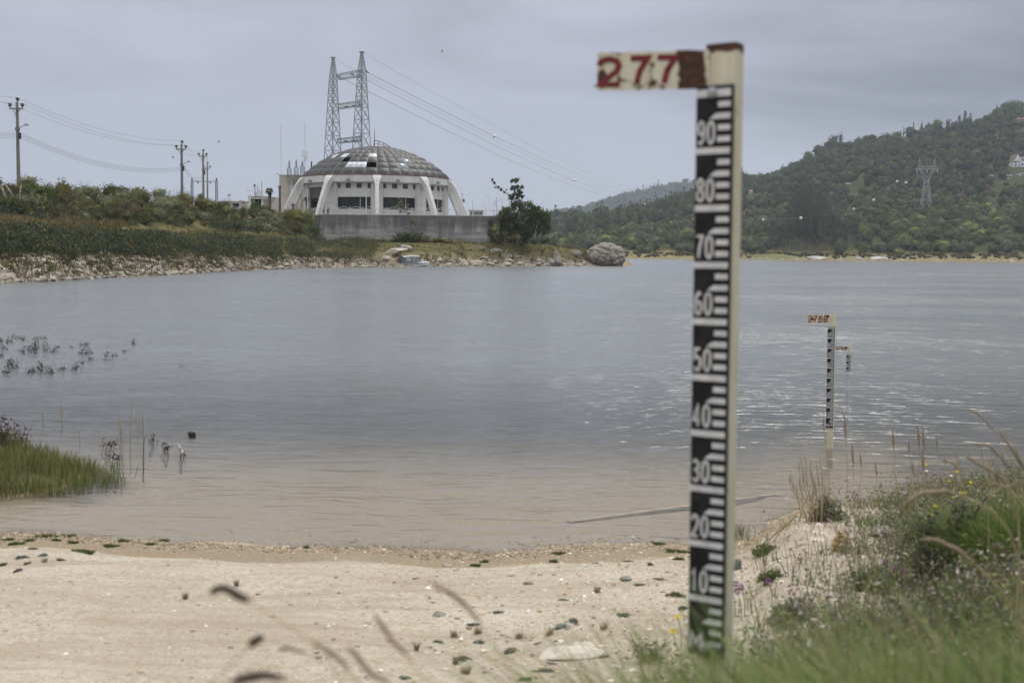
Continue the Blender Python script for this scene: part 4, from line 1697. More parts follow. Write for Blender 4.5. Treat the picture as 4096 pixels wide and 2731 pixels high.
# lightning masts and bushings on the block roof
for px, yt, yb, lab in ((1123.5, 508, 703, 'left one of two tall thin lightning masts on the beige block'),):
    e = empty('lightning_mast', (P(px, yt, 237).x, 237, zat(px, yb, 237)), lab, 'mast')
    MB().tube([(0, 0, 0), (0, 0, zat(px, yt, 237) - zat(px, yb, 237))], [0.13, 0.09], 8).build('pole', WHITE_METAL, e)
    MB().tube([(0, 0, 0.0), (-0.6, 0, 0.15)], 0.05, 5).box((-0.75, 0, 0.17), (0.4, 0.2, 0.12)).build('lamp_arm', GALV, e)
px, yt, yb = 1216.5, 497, 697
e = empty('lightning_mast', (P(px, yt, 236).x, 236.8, zat(px, yb, 236.8)), 'right one of two lightning masts, with a box halfway up', 'mast')
h = zat(px, yt, 236.8) - zat(px, yb, 236.8)
MB().tube([(0, 0, -1), (0, 0, h)], [0.15, 0.10], 8).build('pole', WHITE_METAL, e)
zz = zat(px, 622, 236.8) - zat(px, yb, 236.8)
MB().lathe([(0.0, -0.6), (0.62, -0.6), (0.62, 0.6), (0.0, 0.6)], (0, 0, zz), 16).build('drum_antenna', WHITE_METAL, e)
MB().bar((-0.5, 0, zz - 1.0), (0, 0, zz - 1.4), 0.08).bar((0.5, 0, zz - 0.65), (0, 0, zz - 1.4), 0.08).build('bracket', GALV, e)
for (x, y0, y1, y2, lab) in ((210, 283, 345, 425, 'left one of three white bushings on a lattice stand behind the dome'), (265, 277, 340, 425, 'middle one of three white bushings on lattice stands'),
                             (313, 290, 333, 395, 'right one of three bushings, half hidden by the mast')):
    px, p0 = Z1(x, y0)
    _, p1 = Z1(x, y1)
    _, p2 = Z1(x, y2)
    Y = 234.9
    zb_ = zat(px, p2, Y)
    e = empty('insulator_bushing', (P(px, p2, Y).x, Y, zb_), lab, 'insulator', 'bushings behind the dome')
    h1, h2 = zat(px, p1, Y) - zb_, zat(px, p0, Y) - zb_
    st = MB()
    wv = 0.34
    for i in (-1, 1):
        for j in (-1, 1):
            st.bar((i * wv, j * wv, 0), (i * wv, j * wv, h1), 0.07)
    for k in range(4):
        for i in (-1, 1):
            za, zb2 = h1 * k / 4, h1 * (k + 1) / 4
            st.bar((-wv * i, -wv, za), (wv * i, -wv, zb2), 0.045)
            st.bar((i * wv, -wv, za), (i * wv, wv, zb2), 0.045)
            st.bar((-wv, i * wv, zb2), (wv, i * wv, zb2), 0.05)
    st.build('lattice_stand', GALV_DARK, e)
    prof = [(0.0, h1)]
    n = 12
    for k in range(n):
        z = h1 + 0.05 + (h2 - h1 - 0.25) * k / n
        prof += [(0.22, z), (0.15, z + (h2 - h1) / n * 0.5)]
    prof += [(0.12, h2 - 0.2), (0.06, h2), (0, h2)]
    MB().lathe(prof, n=10).build('insulator', mat('grey porcelain', (0.36, 0.38, 0.40), 0.4, 0.1, 3), e)
p = P(*Z1(384, 310), 236)
o = MB().lathe([(0, -0.2), (0.16, -0.2), (0.12, 0.7), (0.15, 0.72), (0.10, 1.1), (0.0, 1.1)], n=8).tube([(0, 0, -4), (0, 0, -0.2)], 0.1, 6).build('insulator_post', BLACK, None, False, (p.x, 236, p.z - 0.5))
tag(o, 'black insulator post just left of the dome edge', 'insulator')
# ================================================================== TOWERS, POLES, LINES
def lattice(mb, base, top, wb, wt, n, leg=0.17, br=0.09, rz=0.0):
    """Four legged tapering lattice column."""
    base, top = Vector(base), Vector(top)
    co, si = math.cos(rz), math.sin(rz)

    def corner(k, t):
        w_ = (wb + (wt - wb) * t) / 2
        i, j = ((-1, -1), (1, -1), (1, 1), (-1, 1))[k % 4]
        x, y = i * w_, j * w_
        c = base.lerp(top, t)
        return Vector((c.x + x * co - y * si, c.y + x * si + y * co, c.z))
    # panel heights shrink with the taper
    ts, t = [0.0], 0.0
    r = (wt / wb) ** (1.0 / n)
    hs = [r ** i for i in range(n)]
    S = sum(hs)
    for h in hs:
        t += h / S
        ts.append(min(t, 1.0))
    ts[-1] = 1.0
    for k in range(4):
        mb.bar(corner(k, 0), corner(k, 1), leg)
        for a, b in zip(ts, ts[1:]):
            mb.bar(corner(k, a), corner(k + 1, b), br)
            mb.bar(corner(k + 1, a), corner(k, b), br)
            mb.bar(corner(k, b), corner(k + 1, b), br)
    return corner


ZF = lambda x, y: (1050 + x / 2.904, 180 + y / 2.904)          # zoomed picture of the H frame tower
tower = empty('transmission_tower', (P(1390, 700, 280).x, 280, ZT - 1), 'tall two masted lattice transmission tower behind the dome', 'transmission tower')
T0 = Vector(tower.location)
YL, YR_ = 283.5, 277.0
sp_ = math.atan2(YR_ - YL, P(*ZF(1153, 92), YR_).x - P(*ZF(820, 157), YL).x)
TOWM = mat('tower steel', (0.27, 0.275, 0.28), 0.55, 0.12, 0.6, spec=0.5)


def mast(tip, sh, base, Y, sw, bw):
    """tip / shoulder / base pixels in the zoomed picture; sw, bw = widths in zoomed pixels."""
    m = Y / FPX / 2.904
    pt, ps, pb = P(*ZF(*tip), Y), P(*ZF(*sh), Y), P(*ZF(*base), Y)
    pb.z = T0.z
    k = (ps.z - pb.z) / (zat(*ZF(*sh), Y) - zat(*ZF(*base), Y))
    wb = sw + (bw - sw) * k
    mb = MB()
    f = 0.72                                   # seen on the diagonal, so the side is shorter than the picture width
    lattice(mb, pb - T0, ps - T0, wb * m * f, sw * m * f, 11, 0.20, 0.10, sp_ + 0.1)
    lattice(mb, ps - T0, pt - T0, sw * m * f, 22 * m * f, 5, 0.16, 0.09, sp_ + 0.1)
    mb.box((pt.x - T0.x, pt.y - T0.y, pt.z - T0.z + 0.15), (0.9, 0.9, 0.25), sp_)
    mb.build('lattice_mast', TOWM, tower)


mast((820, 157), (820, 352), (812, 1330), YL, 80, 196)
mast((1153, 92), (1154, 295), (1148, 1200), YR_, 92, 206)
INS = mat('dark insulator string', (0.05, 0.05, 0.055), 0.4, 0.2, 3)
for (yl0, yl1, yr0, yr1) in ((350, 402, 293, 362), (694, 742, 652, 705), (1098, 1140, 1062, 1118)):
    mb = MB()
    for dy in (-0.9, 0.9):
        L0, L1 = P(*ZF(850, yl0), YL) - T0, P(*ZF(862, yl1), YL) - T0
        R0, R1 = P(*ZF(1140, yr0), YR_) - T0, P(*ZF(1140, yr1), YR_) - T0
        o = Vector((0.4, dy, 0))
        for q in (L0, L1, R0, R1):
            q += o
        mb.bar(L0, R0, 0.15)
        mb.bar(L1, R1, 0.15)
        n = 8
        for i in range(n):
            mb.bar(L0.lerp(R0, i / n), L1.lerp(R1, (i + 1) / n), 0.08)
            mb.bar(L0.lerp(R0, (i + 0.0) / n), L1.lerp(R1, i / n), 0.08)
        if dy < 0:
            ends = [(L0.lerp(R0, i / n), L1.lerp(R1, i / n)) for i in range(0, n + 1, 2)]
        else:
            for (a, b), i in zip(ends, range(0, n + 1, 2)):
                mb.bar(a, L0.lerp(R0, i / n), 0.08)
                mb.bar(b, L1.lerp(R1, i / n), 0.08)
    mb.build('crossbeam', TOWM, tower)


def istring(a, b, Y):
    p, q = P(*ZF(*a), Y) - T0, P(*ZF(*b), Y - 1.5) - T0
    MB().tube([p, p.lerp(q, 0.15), p.lerp(q, 0.85), q], [0.05, 0.16, 0.16, 0.05], 6).build('insulator_string', INS, tower)


istring((1198, 300), (1238, 330), 276)
istring((1024, 330), (1062, 352), 279)
istring((866, 352), (905, 384), 283)
for a, b in (((1115, 695), (1165, 697)), ((1035, 710), (1082, 708)), ((950, 722), (1000, 719)), ((1130, 1104), (1165, 1102)), ((1030, 1112), (1080, 1110)), ((945, 1120), (995, 1117))):
    istring(a, b, 279)


def curve_line(points, r, n=40, seg=5):
    """Smooth sagging line through three (px, py, Y) points."""
    Q = [P(*p) for p in points]
    a, b, c = Q
    u = lambda p: p.x / p.y
    # place the middle point on the straight plan line between the ends
    um = (points[1][0] - 2048) / FPX
    t = (um * a.y - a.x) / ((c.x - a.x) - um * (c.y - a.y))
    ym = a.y + (c.y - a.y) * t
    zm = P(points[1][0], points[1][1], ym).z
    # quadratic in t through z(0), z(t), z(1)
    k = (zm - a.z - (c.z - a.z) * t) / (t * t - t)
    f = lambda s: Vector((a.x + (c.x - a.x) * s, a.y + (c.y - a.y) * s, a.z + (c.z - a.z) * s + k * (s * s - s)))
    return f


def power_line(points, r, label, balls=(), group='overhead cables', n=40):
    f = curve_line(points, r)
    pts = [f(i / n) for i in range(n + 1)]
    o = MB().tube(pts, r, 4, False).build('power_line', CABLE)
    tag(o, label, 'cable', group)
    for px, rad in balls:
        um = (px - 2048) / FPX
        lo, hi = min(range(400), key=lambda i: abs(f(i / 400).x / f(i / 400).y - um)), 0
        c = f(lo / 400)
        b = BALL.copy() if False else None
        bo = link('marker_ball', BALLME, o, c)
        bo.scale = (rad * 0.68, rad * 0.68, rad * 0.68)
    return o


def ball_mesh():
    bm = bmesh.new()
    bmesh.ops.create_icosphere(bm, subdivisions=3, radius=1)
    me = bpy.data.meshes.new('marker_ball')
    bm.to_mesh(me)
    bm.free()
    me.materials.append(mat('white marker ball', (0.75, 0.75, 0.74), 0.5, 0.15, 1.0))
    me.polygons.foreach_set('use_smooth', [True] * len(me.polygons))
    return me


BALLME = ball_mesh()
EY = 1150.0
power_line(((1477, 295, 275), (1970, 546, 500), (2545, 773, EY)), 0.042, 'upper conductor from the lattice tower with one marker ball high over the lake', ((1970, 0.85),))
power_line(((1440, 306, 278), (1808, 500, 500), (2507, 779, EY)), 0.042, 'middle conductor from the lattice tower, its ball near the far ridge', ((2286, 1.15),))
power_line(((1364, 312, 282), (1734, 500, 500), (2471, 789, EY)), 0.042, 'lowest conductor running from the lattice tower to the far ridge')
power_line(((1452, 212, 277), (1850, 440, 500), (2690, 790, EY)), 0.022, 'faint earth wire from the tip of the taller mast')
power_line(((1332, 235, 283), (1800, 478, 500), (2620, 800, EY)), 0.022, 'faint earth wire from the tip of the shorter mast')

# ---- utility poles along the crest
poles = [(68, 418, 110, 53, 'concrete utility pole at the far left with a lamp arm'), (726, 582, 142, 41, 'second utility pole from the left with a lamp arm'),
         (812, 614, 176, 33, 'third utility pole, in front of the small gantry'), (829, 662, 222, 26, 'shortest utility pole, right beside the third')]
PT = []
for i, (px, yt, Y, wpx, lab) in enumerate(poles):
    x = P(px, yt, Y).x
    zt_ = zat(px, yt, Y)
    zb_ = zground(H_left, x, Y) - 0.5 if i < 3 else ZT - 1
    h = zt_ - zb_
    m = Y / FPX
    e = empty('utility_pole', (x, Y, zb_), lab, 'utility pole', 'utility poles along the bank')
    MB().tube([(0.02, 0, 0), (0, 0, h)], [0.19, 0.12], 10).build('pole', POLE, e)
    ca = wpx * m / 2
    dz = (26 if i == 0 else 27 * 41 / 53) * m if i < 2 else (16 if i == 2 else 15) * m
    ang = R(-4)
    zc_ = h - dz
    MB().box((0, -0.2, zc_), (2 * ca, 0.12, 0.13)).bar((-ca * 0.55, -0.2, zc_), (0, -0.18, zc_ - 0.75), 0.05).bar((ca * 0.55, -0.2, zc_), (0, -0.18, zc_ - 0.75), 0.05).build('crossarm', POLE, e)
    inst = MB().lathe([(0.0, 0), (0.04, 0), (0.04, 0.12), (0.15, 0.15), (0.17, 0.21), (0.07, 0.24), (0.07, 0.27), (0.19, 0.30), (0.20, 0.37), (0.06, 0.42), (0.0, 0.43)], n=10).mesh('insulator', BLACK)
    tops = []
    for dx, z in ((-ca * 0.93, zc_ + 0.06), (ca * 0.93, zc_ + 0.06), (0.06, h)):
        io = link('insulator', inst, e, (dx, -0.2 if z < h else 0, z))
        tops.append(Vector((x + dx, Y - 0.2, zb_ + z + 0.40)))
    side = []
    if i < 3:
        zs0 = {0: 540, 1: 671, 2: 688}[i]
        sp = {0: 6.3, 1: 4.7, 2: 4.0}[i]
        for k in range(4):
            z = zat(px, zs0 + k * sp, Y) - zb_
            MB().tube([(0.14, -0.1, z), (0.34, -0.1, z)], [0.06, 0.09], 6).build('spool_insulator', BLACK, e)
            side.append(Vector((x + 0.36, Y - 0.1, zb_ + z)))
    if i != 3:
        la = {0: (0.0, 522, 45, 508), 1: (0, 663, 35, 652), 2: (0, 683, 12, 680)}[i]
        z0, z1 = zat(px, la[1], Y) - zb_, zat(px, la[3], Y) - zb_
        lx = la[2] * m
        MB().tube([(0, 0, z0), (lx * 0.6, -0.2, z1 - 0.05), (lx * 0.75, -0.2, z1)], 0.04, 5).build('lamp_arm', GALV, e)
        MB().box((lx * 0.9, -0.2, z1), (lx * 0.38, 0.22, 0.09), 0, 0.8).box((lx * 0.8, -0.2, z1 + 0.1), (0.1, 0.1, 0.12)).build('lamp_head', GALV_DARK, e)
        MB().lathe([(0.22, z0 - 0.15), (0.22, z0 + 0.1)], n=10).build('clamp', GALV_DARK, e)
    PT.append((tops, side))


def span(a, b, sag, r, label, group):
    n = 24
    pts = [a.lerp(b, i / n) - Vector((0, 0, sag * 4 * (i / n) * (1 - i / n))) for i in range(n + 1)]
    o = MB().tube(pts, r, 4, False).build('overhead_wire', CABLE)
    return tag(o, label, 'cable', group)


nm = ('left', 'right', 'top')
for k in range(3):
    span(PT[0][0][k], PT[1][0][k], 1.0, 0.009, 'high thin wire from the first to the second utility pole, %s insulator' % nm[k], 'high wires')
    span(PT[1][0][k], PT[2][0][k], 0.75, 0.009, 'high thin wire from the second to the third utility pole, %s insulator' % nm[k], 'high wires')
    a = PT[0][0][k]
    span(a, Vector((a.x - 22, a.y - 26, a.z - 0.6 + 1.2)), 0.4, 0.009, 'high wire leaving the picture at the left edge, %s insulator' % nm[k], 'high wires')
    span(PT[2][0][k], PT[3][0][k], 0.6, 0.017, 'short wire from the third pole down to the shortest pole, %s insulator' % nm[k], 'high wires')
for k in range(4):
    o4 = ('topmost', 'second', 'third', 'lowest')[k]
    span(PT[0][1][k], PT[1][1][k], 1.3, 0.010, '%s of the four low wires between the first two utility poles' % o4, 'low wires')
    span(PT[1][1][k], PT[2][1][k], 1.1, 0.010, '%s of the four low wires between the second and third poles' % o4, 'low wires')
    a = PT[0][1][k]
    span(a, Vector((a.x - 22, a.y - 26, a.z - 0.9)), 0.3, 0.010, '%s of the four low wires leaving the left edge' % o4, 'low wires')

# ---- substation gantry
Z6 = lambda x, y: (640 + x / 5.6, 540 + y / 5.6)
GY = 245.0
pa, pb = P(*Z6(717, 1040), GY), P(*Z6(1265, 1040), GY)
ga = empty('gantry', ((pa.x + pb.x) / 2, GY, ZT - 1), 'small lattice gantry with two posts behind the shrubs', 'gantry')
G0 = Vector(ga.location)
for p in (pa, pb):
    mb = MB()
    lattice(mb, Vector((p.x, p.y, ZT - 1)) - G0, p - G0, 0.34 * 1.2, 0.34 * 1.2, 12, 0.08, 0.05)
    mb.build('lattice_post', GALV, ga)
    MB().lathe([(0.0, 0), (0.13, 0), (0.13, 0.6), (0.0, 0.6)], p - G0 + Vector((0, 0, 0.05)), 8).build('insulator', BLACK, ga)
MB().bar(pa - G0, pb - G0, 0.12).build('beam', GALV_DARK, ga)
for x in (848, 1125):
    p = P(*Z6(x, 1050), GY) - G0
    MB().lathe([(0, 0), (0.14, 0), (0.14, -0.28), (0, -0.28)], p, 8).bar(p, p + Vector((0.03, 0, -0.5)), 0.06).build('hanging_insulator', BLACK, ga)

# ---- Y shaped pylons on the far shore
def pylon(px, ytop, ybase, Y, label, wscale=1.0, m_=None, bold=1.0):
    zt_, zb_ = zat(px, ytop, Y), zat(px, ybase, Y)
    x = P(px, ytop, Y).x
    h = zt_ - zb_
    e = empty('transmission_pylon', (x, Y, zb_), label, 'pylon')
    s = h / 250.0                     # 250 units tall
    bar = 1.7 * s * 1.0
    leg = max(bar * 0.75, 0.2) * bold
    br = max(bar * 0.34, 0.10) * bold
    m_ = m_ or TOWM
    V = lambda a, b, c: Vector((a * s * wscale, b * s * wscale, c * s))
    lo = MB()
    n = 7
    zz = [0, 34, 62, 88, 112, 134, 152, 168]
    w_ = lambda z: 26 - (26 - 8) * z / 168
    for a, b in ((-1, -1), (1, -1), (1, 1), (-1, 1)):
        lo.bar(V(a * w_(0), b * w_(0), 0), V(a * 8, b * 8, 168), leg)
    faces = [((-1, -1), (1, -1)), ((1, -1), (1, 1)), ((1, 1), (-1, 1)), ((-1, 1), (-1, -1))]
    for (p, q) in faces:
        for z0, z1 in zip(zz, zz[1:]):
            A, B = V(p[0] * w_(z0), p[1] * w_(z0), z0), V(q[0] * w_(z0), q[1] * w_(z0), z0)
            C, D = V(p[0] * w_(z1), p[1] * w_(z1), z1), V(q[0] * w_(z1), q[1] * w_(z1), z1)
            lo.bar(A, D, br)
            if z0 > 0 or True:
                lo.bar(B, C, br)
            if z1 in (62, 112, 168):
                lo.bar(C, D, br * 1.2)
    lo.build('tower_body', m_, e)
    up = MB()
    for sx in (-1, 1):
        for sy in (-1, 1):
            up.bar(V(sx * 8, sy * 8, 168), V(sx * 33, sy * 7, 212), leg * 0.85)
            up.bar(V(0, sy * 7, 178), V(sx * 29, sy * 7, 212), leg * 0.7)
            up.bar(V(sx * 33, sy * 7, 208), V(sx * 33, 0, 250), leg * 0.6)
            up.bar(V(sx * 20, sy * 7, 222), V(sx * 33, 0, 250), br)
        for k in range(3):
            t0, t1 = k / 3, (k + 1) / 3
            up.bar(V(sx * (8 + 25 * t0), -7, 168 + 44 * t0), V(sx * (29 * t1), -7, 178 + 34 * t1), br)
            up.bar(V(sx * (33), -4 + k, 222 + k * 8), V(sx * (23 + 3 * k), -4 + k, 224 + k * 8), br)
    up.bar(V(-8, -8, 168), V(8, -8, 168), br)
    up.build('fork', m_, e)
    ca = MB()
    for sy in (-1, 1):
        ca.bar(V(-46, sy * 6, 211), V(46, sy * 6, 211), leg * 0.75)
        ca.bar(V(-33, sy * 6, 222), V(33, sy * 6, 222), leg * 0.75)
        for k in range(10):
            ca.bar(V(-33 + 6.6 * k, sy * 6, 211), V(-33 + 6.6 * (k + 1), sy * 6, 222), br)
        for sx in (-1, 1):
            ca.bar(V(sx * 33, sy * 6, 222), V(sx * 46, sy * 6, 211), br)
    ca.build('crossarm', m_, e)
    for x_ in (-42, 0, 42):
        MB().tube([V(x_, 0, 211), V(x_ + 2, 0, 196)], max(1.1 * s, 0.15), 5).build('insulator_string', WHITE_METAL, e)
    return e, s * wscale


ZG = lambda x, y: (2900 + x / 1.967, 350 + y / 1.967)
PYM = mat('pale pylon steel', (0.36, 0.37, 0.38), 0.6, 0.1, 0.4, spec=0.4)
ep, ps = pylon(3709, 640, 900, 830, 'tall lattice pylon on the right hillside above the trees', 0.92, PYM)
Z5 = lambda x, y: (2150 + x / 2.476, 650 + y / 2.476)
px, py = Z5(905, 505)
pylon(px, py, 935, 960, 'small pale forked pylon left of the large gauge', 1.35, mat('sunlit pylon steel', (0.55, 0.55, 0.52), 0.6, 0.1, 0.4), 2.2)
px, py = Z5(228, 655)
pylon(px, py, 960, 1250, 'faint distant pylon in the haze right of the terrace tree', 2.0, PYM, 1.6)
for k, ((x0, y0), (x1, y1), (x2, y2), balls, nm_) in enumerate((
        ((1508, 632), (1000, 905), (100, 1032), ((1318, 1.25), (280, 1.0)), 'left'),
        ((1585, 632), (1120, 895), (440, 1030), ((1388, 1.25), (1140, 1.25)), 'middle'),
        ((1660, 632), (1080, 925), (420, 1033), ((985, 1.1), (576, 1.25)), 'right'))):
    a, b, c = ZG(x0, y0), ZG(x1, y1), ZG(x2, y2)
    power_line(((a[0], a[1], 828), (b[0], b[1], 760), (c[0], c[1], 640)), 0.075, '%s conductor of the hillside pylon, swinging left over the trees with white balls' % nm_,
               [(ZG(q, 0)[0], rad) for q, rad in balls], 'conductors of the hillside pylon')
px, py = Z5(1040, 408)
power_line(((2545, 773, 900), (2570, 816, 860), (2760, 850, 700)), 0.05, 'conductor dropping before the dark ridge with one ball left of the gauge', ((2570, 0.95),))

# ================================================================== HOUSES ON THE FAR HILL
GLASSB = mat('window glass', (0.05, 0.055, 0.065), 0.2, 0.2, 1, spec=0.5)
WHW = mat('white house wall', (0.74, 0.74, 0.74), 0.85, 0.06, 0.3)
PINK = mat('pinkish brick wall', (0.36, 0.25, 0.20), 0.9, 0.12, 0.6)


HOUSES = []


def house(px, ybase, wpx, hpx, roof_px, depth, label, wm, rm, Y=None, gable='side', wins=(2, 1), rz=0.0):
    q = hit(px, ybase, H_right, 640, 1330, 1.0) if Y is None else None
    Y = q.y if q is not None else Y
    m = Y / FPX
    p = P(px, ybase, Y)
    HOUSES.append((px, wpx, Y))
    e = empty('house', (p.x, Y, p.z), label, 'house', None, rz)
    w_, h, rh = wpx * m, hpx * m, roof_px * m
    MB().box((0, depth / 2, h / 2 - 3), (w_, depth, h + 6)).build('wall', wm, e)
    rb = MB()
    if gable == 'front':
        rb.prism([(-w_ / 2 - 0.5, h - rh * 0.08), (w_ / 2 + 0.5, h - rh * 0.08), (0, h + rh)], (0, -0.01, 0), (1, 0, 0), (0, 0, 1), (0, depth + 0.3, 0))
        MB().prism([(-w_ / 2 + 0.3, h + 0.02), (w_ / 2 - 0.3, h + 0.02), (0, h + rh - 0.6)], (0, -0.12, 0), (1, 0, 0), (0, 0, 1), (0, 0.1, 0)).build('gable_wall', wm, e)
    elif gable == 'side':
        rb.prism([(-0.5, h + 0.01), (depth + 0.5, h + 0.01), (depth / 2, h + rh)], (-w_ / 2 - 0.5, 0, 0), (0, 1, 0), (0, 0, 1), (w_ + 1.0, 0, 0))
    else:
        rb.box((0, depth / 2 - 0.4, h + rh / 2), (w_ + 1.0, depth + 1.2, rh))
    rb.build('roof', rm, e)
    nx, nz = wins
    for i in range(nx):
        for j in range(nz):
            cx, cz = (i + 0.5) / nx * w_ - w_ / 2, (j + 0.55) / nz * h
            MB().box((cx, -0.03, cz), (w_ / nx * 0.5, 0.1, h / nz * 0.48)).build('window', GLASSB, e)
    return e


SLATE = mat('brown roof', (0.16, 0.105, 0.08), 0.9, 0.15, 0.5)
FLATR = mat('white flat roof', (0.62, 0.62, 0.60), 0.8, 0.1, 0.3)
house(4070, 668, 34, 22, 30, 9, 'white chalet with a steep brown gable at the right edge of the hill', WHW, SLATE, None, 'front', (2, 2))
house(4096, 668, 26, 36, 3, 9, 'white flat roofed wing joined to the chalet at the right edge', WHW, FLATR, None, 'flat', (2, 2))
house(3962, 720, 16, 17, 3, 7, 'narrow white house left of the long pale roof on the hill', WHW, FLATR, None, 'flat', (1, 1))
house(4033, 718, 24, 14, 4, 8, 'low house with a long pale roof between hillside trees', mat('cream house wall', (0.55, 0.50, 0.42), 0.9, 0.1, 0.5), FLATR, None, 'flat', (2, 1))
house(4090, 706, 18, 9, 4, 8, 'small white house below the chalet at the picture edge', WHW, FLATR, None, 'flat', (1, 1))
house(4086, 496, 26, 20, 5, 9, 'pinkish brick house high on the ridge at the right edge', PINK, TILE, None, 'side', (2, 2))
house(2995, 776, 30, 9, 8, 9, 'white house with terracotta roof just right of the large gauge', WHW, TILE, None, 'side', (3, 1))
house(3007, 834, 22, 11, 2, 8, 'small white house lower down, just right of the large gauge', WHW, TILE, None, 'flat', (2, 1))
house(3429, 716, 14, 3, 3, 7, 'pinkish roof among trees in the middle of the hill', PINK, TILE, None, 'side', (1, 1))
house(3396, 738, 14, 3, 3, 7, 'pale roof among trees below the pinkish one', WHW, FLATR, None, 'side', (1, 1))
house(4021, 632, 22, 4, 4, 8, 'low grey roof among trees left above the chalet', WHW, mat('grey sheet roof', (0.35, 0.35, 0.34), 0.8, 0.1, 0.5), None, 'side', (2, 1))

# ================================================================== BOAT
ZB = lambda x, y: (1560 + x / 13.07, 1020 + y / 13.07)
BY = 168.0
bp = PZ(1603, 1066.5, 0)
bp = Vector((P(1604, 1066, BY).x, BY, 0.07))
boat = empty('motorboat', bp, 'small white motorboat with a grey canopy moored at the rocky point', 'boat')
boat.rotation_euler.z = R(20)
boat.scale = (1.06, 1.06, 1.08)
L = 3.95
HULLM = mat('white gelcoat', (0.84, 0.84, 0.83), 0.35, 0.05, 1, spec=0.5)
BLUE = mat('navy stripe', (0.02, 0.035, 0.09), 0.4, 0.1, 1, spec=0.5)
CANV = mat('grey canvas', (0.125, 0.125, 0.13), 0.9, 0.15, 2)
CANT = mat('pale sunfaded canvas', (0.37, 0.37, 0.38), 0.9, 0.12, 2)  # canopy top, paler than the canvas of the sides
CLEAR = mat('cloudy vinyl window', (0.30, 0.31, 0.30), 0.3, 0.5, 3, spec=0.5)
ns = 14
st = []
for i in range(ns + 1):
    t = i / ns
    x = L * t
    hw = 0.85 * (1 - max(0, (t - 0.45) / 0.55) ** 2.2) + 0.02
    keel = -0.22 + 0.42 * max(0, (t - 0.6) / 0.4) ** 1.8
    chz = -0.02 + 0.40 * max(0, (t - 0.45) / 0.55) ** 1.5
    sh = 0.34 + 0.26 * t ** 1.6
    st.append((x, hw, keel, chz, sh))


def hull_strip(fa, fb, name, m, off=0.0):
    mb = MB()
    for s in (-1, 1):
        vs = []
        for (x, hw, k, c, sh) in st:
            (ya, za), (yb, zb2) = fa(hw, k, c, sh), fb(hw, k, c, sh)
            vs += [(x, s * (ya + off), za), (x, s * (yb + off), zb2)]
        mb.add(vs, [(2 * i, 2 * i + 2, 2 * i + 3, 2 * i + 1) for i in range(ns)])
    return mb


mb = hull_strip(lambda h, k, c, s: (0.0, k), lambda h, k, c, s: (h * 0.82, c), '', None)
m2 = hull_strip(lambda h, k, c, s: (h * 0.82, c), lambda h, k, c, s: (h, s), '', None)
mb.add(m2.v, m2.f)
x, h, k, c, s = st[0]
mb.add([(0, 0, k), (0, h * 0.82, c), (0, h, s), (0, -h, s), (0, -h * 0.82, c)], [(0, 1, 2, 3, 4)])
mb.build('hull', HULLM, boat)
lerp = lambda a, b, t: a + (b - a) * t
hull_strip(lambda h, k, c, s: (lerp(h * 0.82, h, 0.58), lerp(c, s, 0.58)), lambda h, k, c, s: (lerp(h * 0.82, h, 0.80), lerp(c, s, 0.80)), '', None, 0.012).build('stripe', BLUE, boat)
dk = MB()
vs = []
for (x, h, k, c, s) in st:
    t = x / L
    cam_ = 0.10 * max(0, (t - 0.5) / 0.5) * (1 - t) * 4 + 0.02
    vs += [(x, -h, s + 0.005), (x, -h * 0.5, s + cam_), (x, h * 0.5, s + cam_), (x, h, s + 0.005)]
fs = []
for i in range(ns):
    for j in range(3):
        a = i * 4 + j
        fs.append((a, a + 1, a + 5, a + 4))
dk.add(vs, fs).build('deck', HULLM, boat)
# windscreen and canopy
wsx = 2.75
WS = MB()
for s in (-1, 1):
    WS.add([(wsx - 0.55, s * 0.70, 0.52), (wsx + 0.25, s * 0.30, 0.58), (wsx - 0.05, s * 0.30, 0.90), (wsx - 0.50, s * 0.66, 0.92)], [(0, 1, 2, 3)])
WS.add([(wsx + 0.25, -0.30, 0.58), (wsx + 0.25, 0.30, 0.58), (wsx - 0.05, 0.30, 0.90), (wsx - 0.05, -0.30, 0.90)], [(0, 1, 2, 3)])
WS.build('windscreen', CLEAR, boat)
wf = MB()
for s in (-1, 1):
    wf.bar((wsx + 0.27, s * 0.31, 0.57), (wsx - 0.05, s * 0.31, 0.93), 0.05).bar((wsx - 0.05, s * 0.31, 0.93), (wsx - 0.5, s * 0.68, 0.94), 0.04)
wf.bar((wsx - 0.05, -0.31, 0.93), (wsx - 0.05, 0.31, 0.93), 0.04).build('windscreen_frame', HULLM, boat)
cx0, cx1 = 0.08, 2.25
prof = [(-0.76, 0.40), (-0.74, 1.15), (-0.55, 1.27), (0, 1.33), (0.55, 1.27), (0.74, 1.15), (0.76, 0.40)]
cm = MB()
vs = []
for x, dz in ((cx0, -0.04), (cx1, 0.08)):
    vs += [(x + (0.12 if dz < 0 and z > 1 else 0), y, z + dz * (z > 1)) for y, z in prof]
n = len(prof)
cm.add(vs, [(i, i + 1, n + i + 1, n + i) for i in (0, 5)] + [tuple(range(n)), tuple(range(2 * n - 1, n - 1, -1))])
cm.build('canopy_side', CANV, boat)
ct = MB()
vs = []
for x, dz in ((cx0 + 0.05, -0.04), (1.2, 0.07), (cx1 + 0.12, 0.06)):
    vs += [(x, y * 1.04, z + dz + 0.02) for y, z in prof[1:-1]]
ct.add(vs, [(5 * k + i, 5 * k + i + 1, 5 * k + 5 + i + 1, 5 * k + 5 + i) for k in range(2) for i in range(4)])
ct.build('canopy_top', CANT, boat)
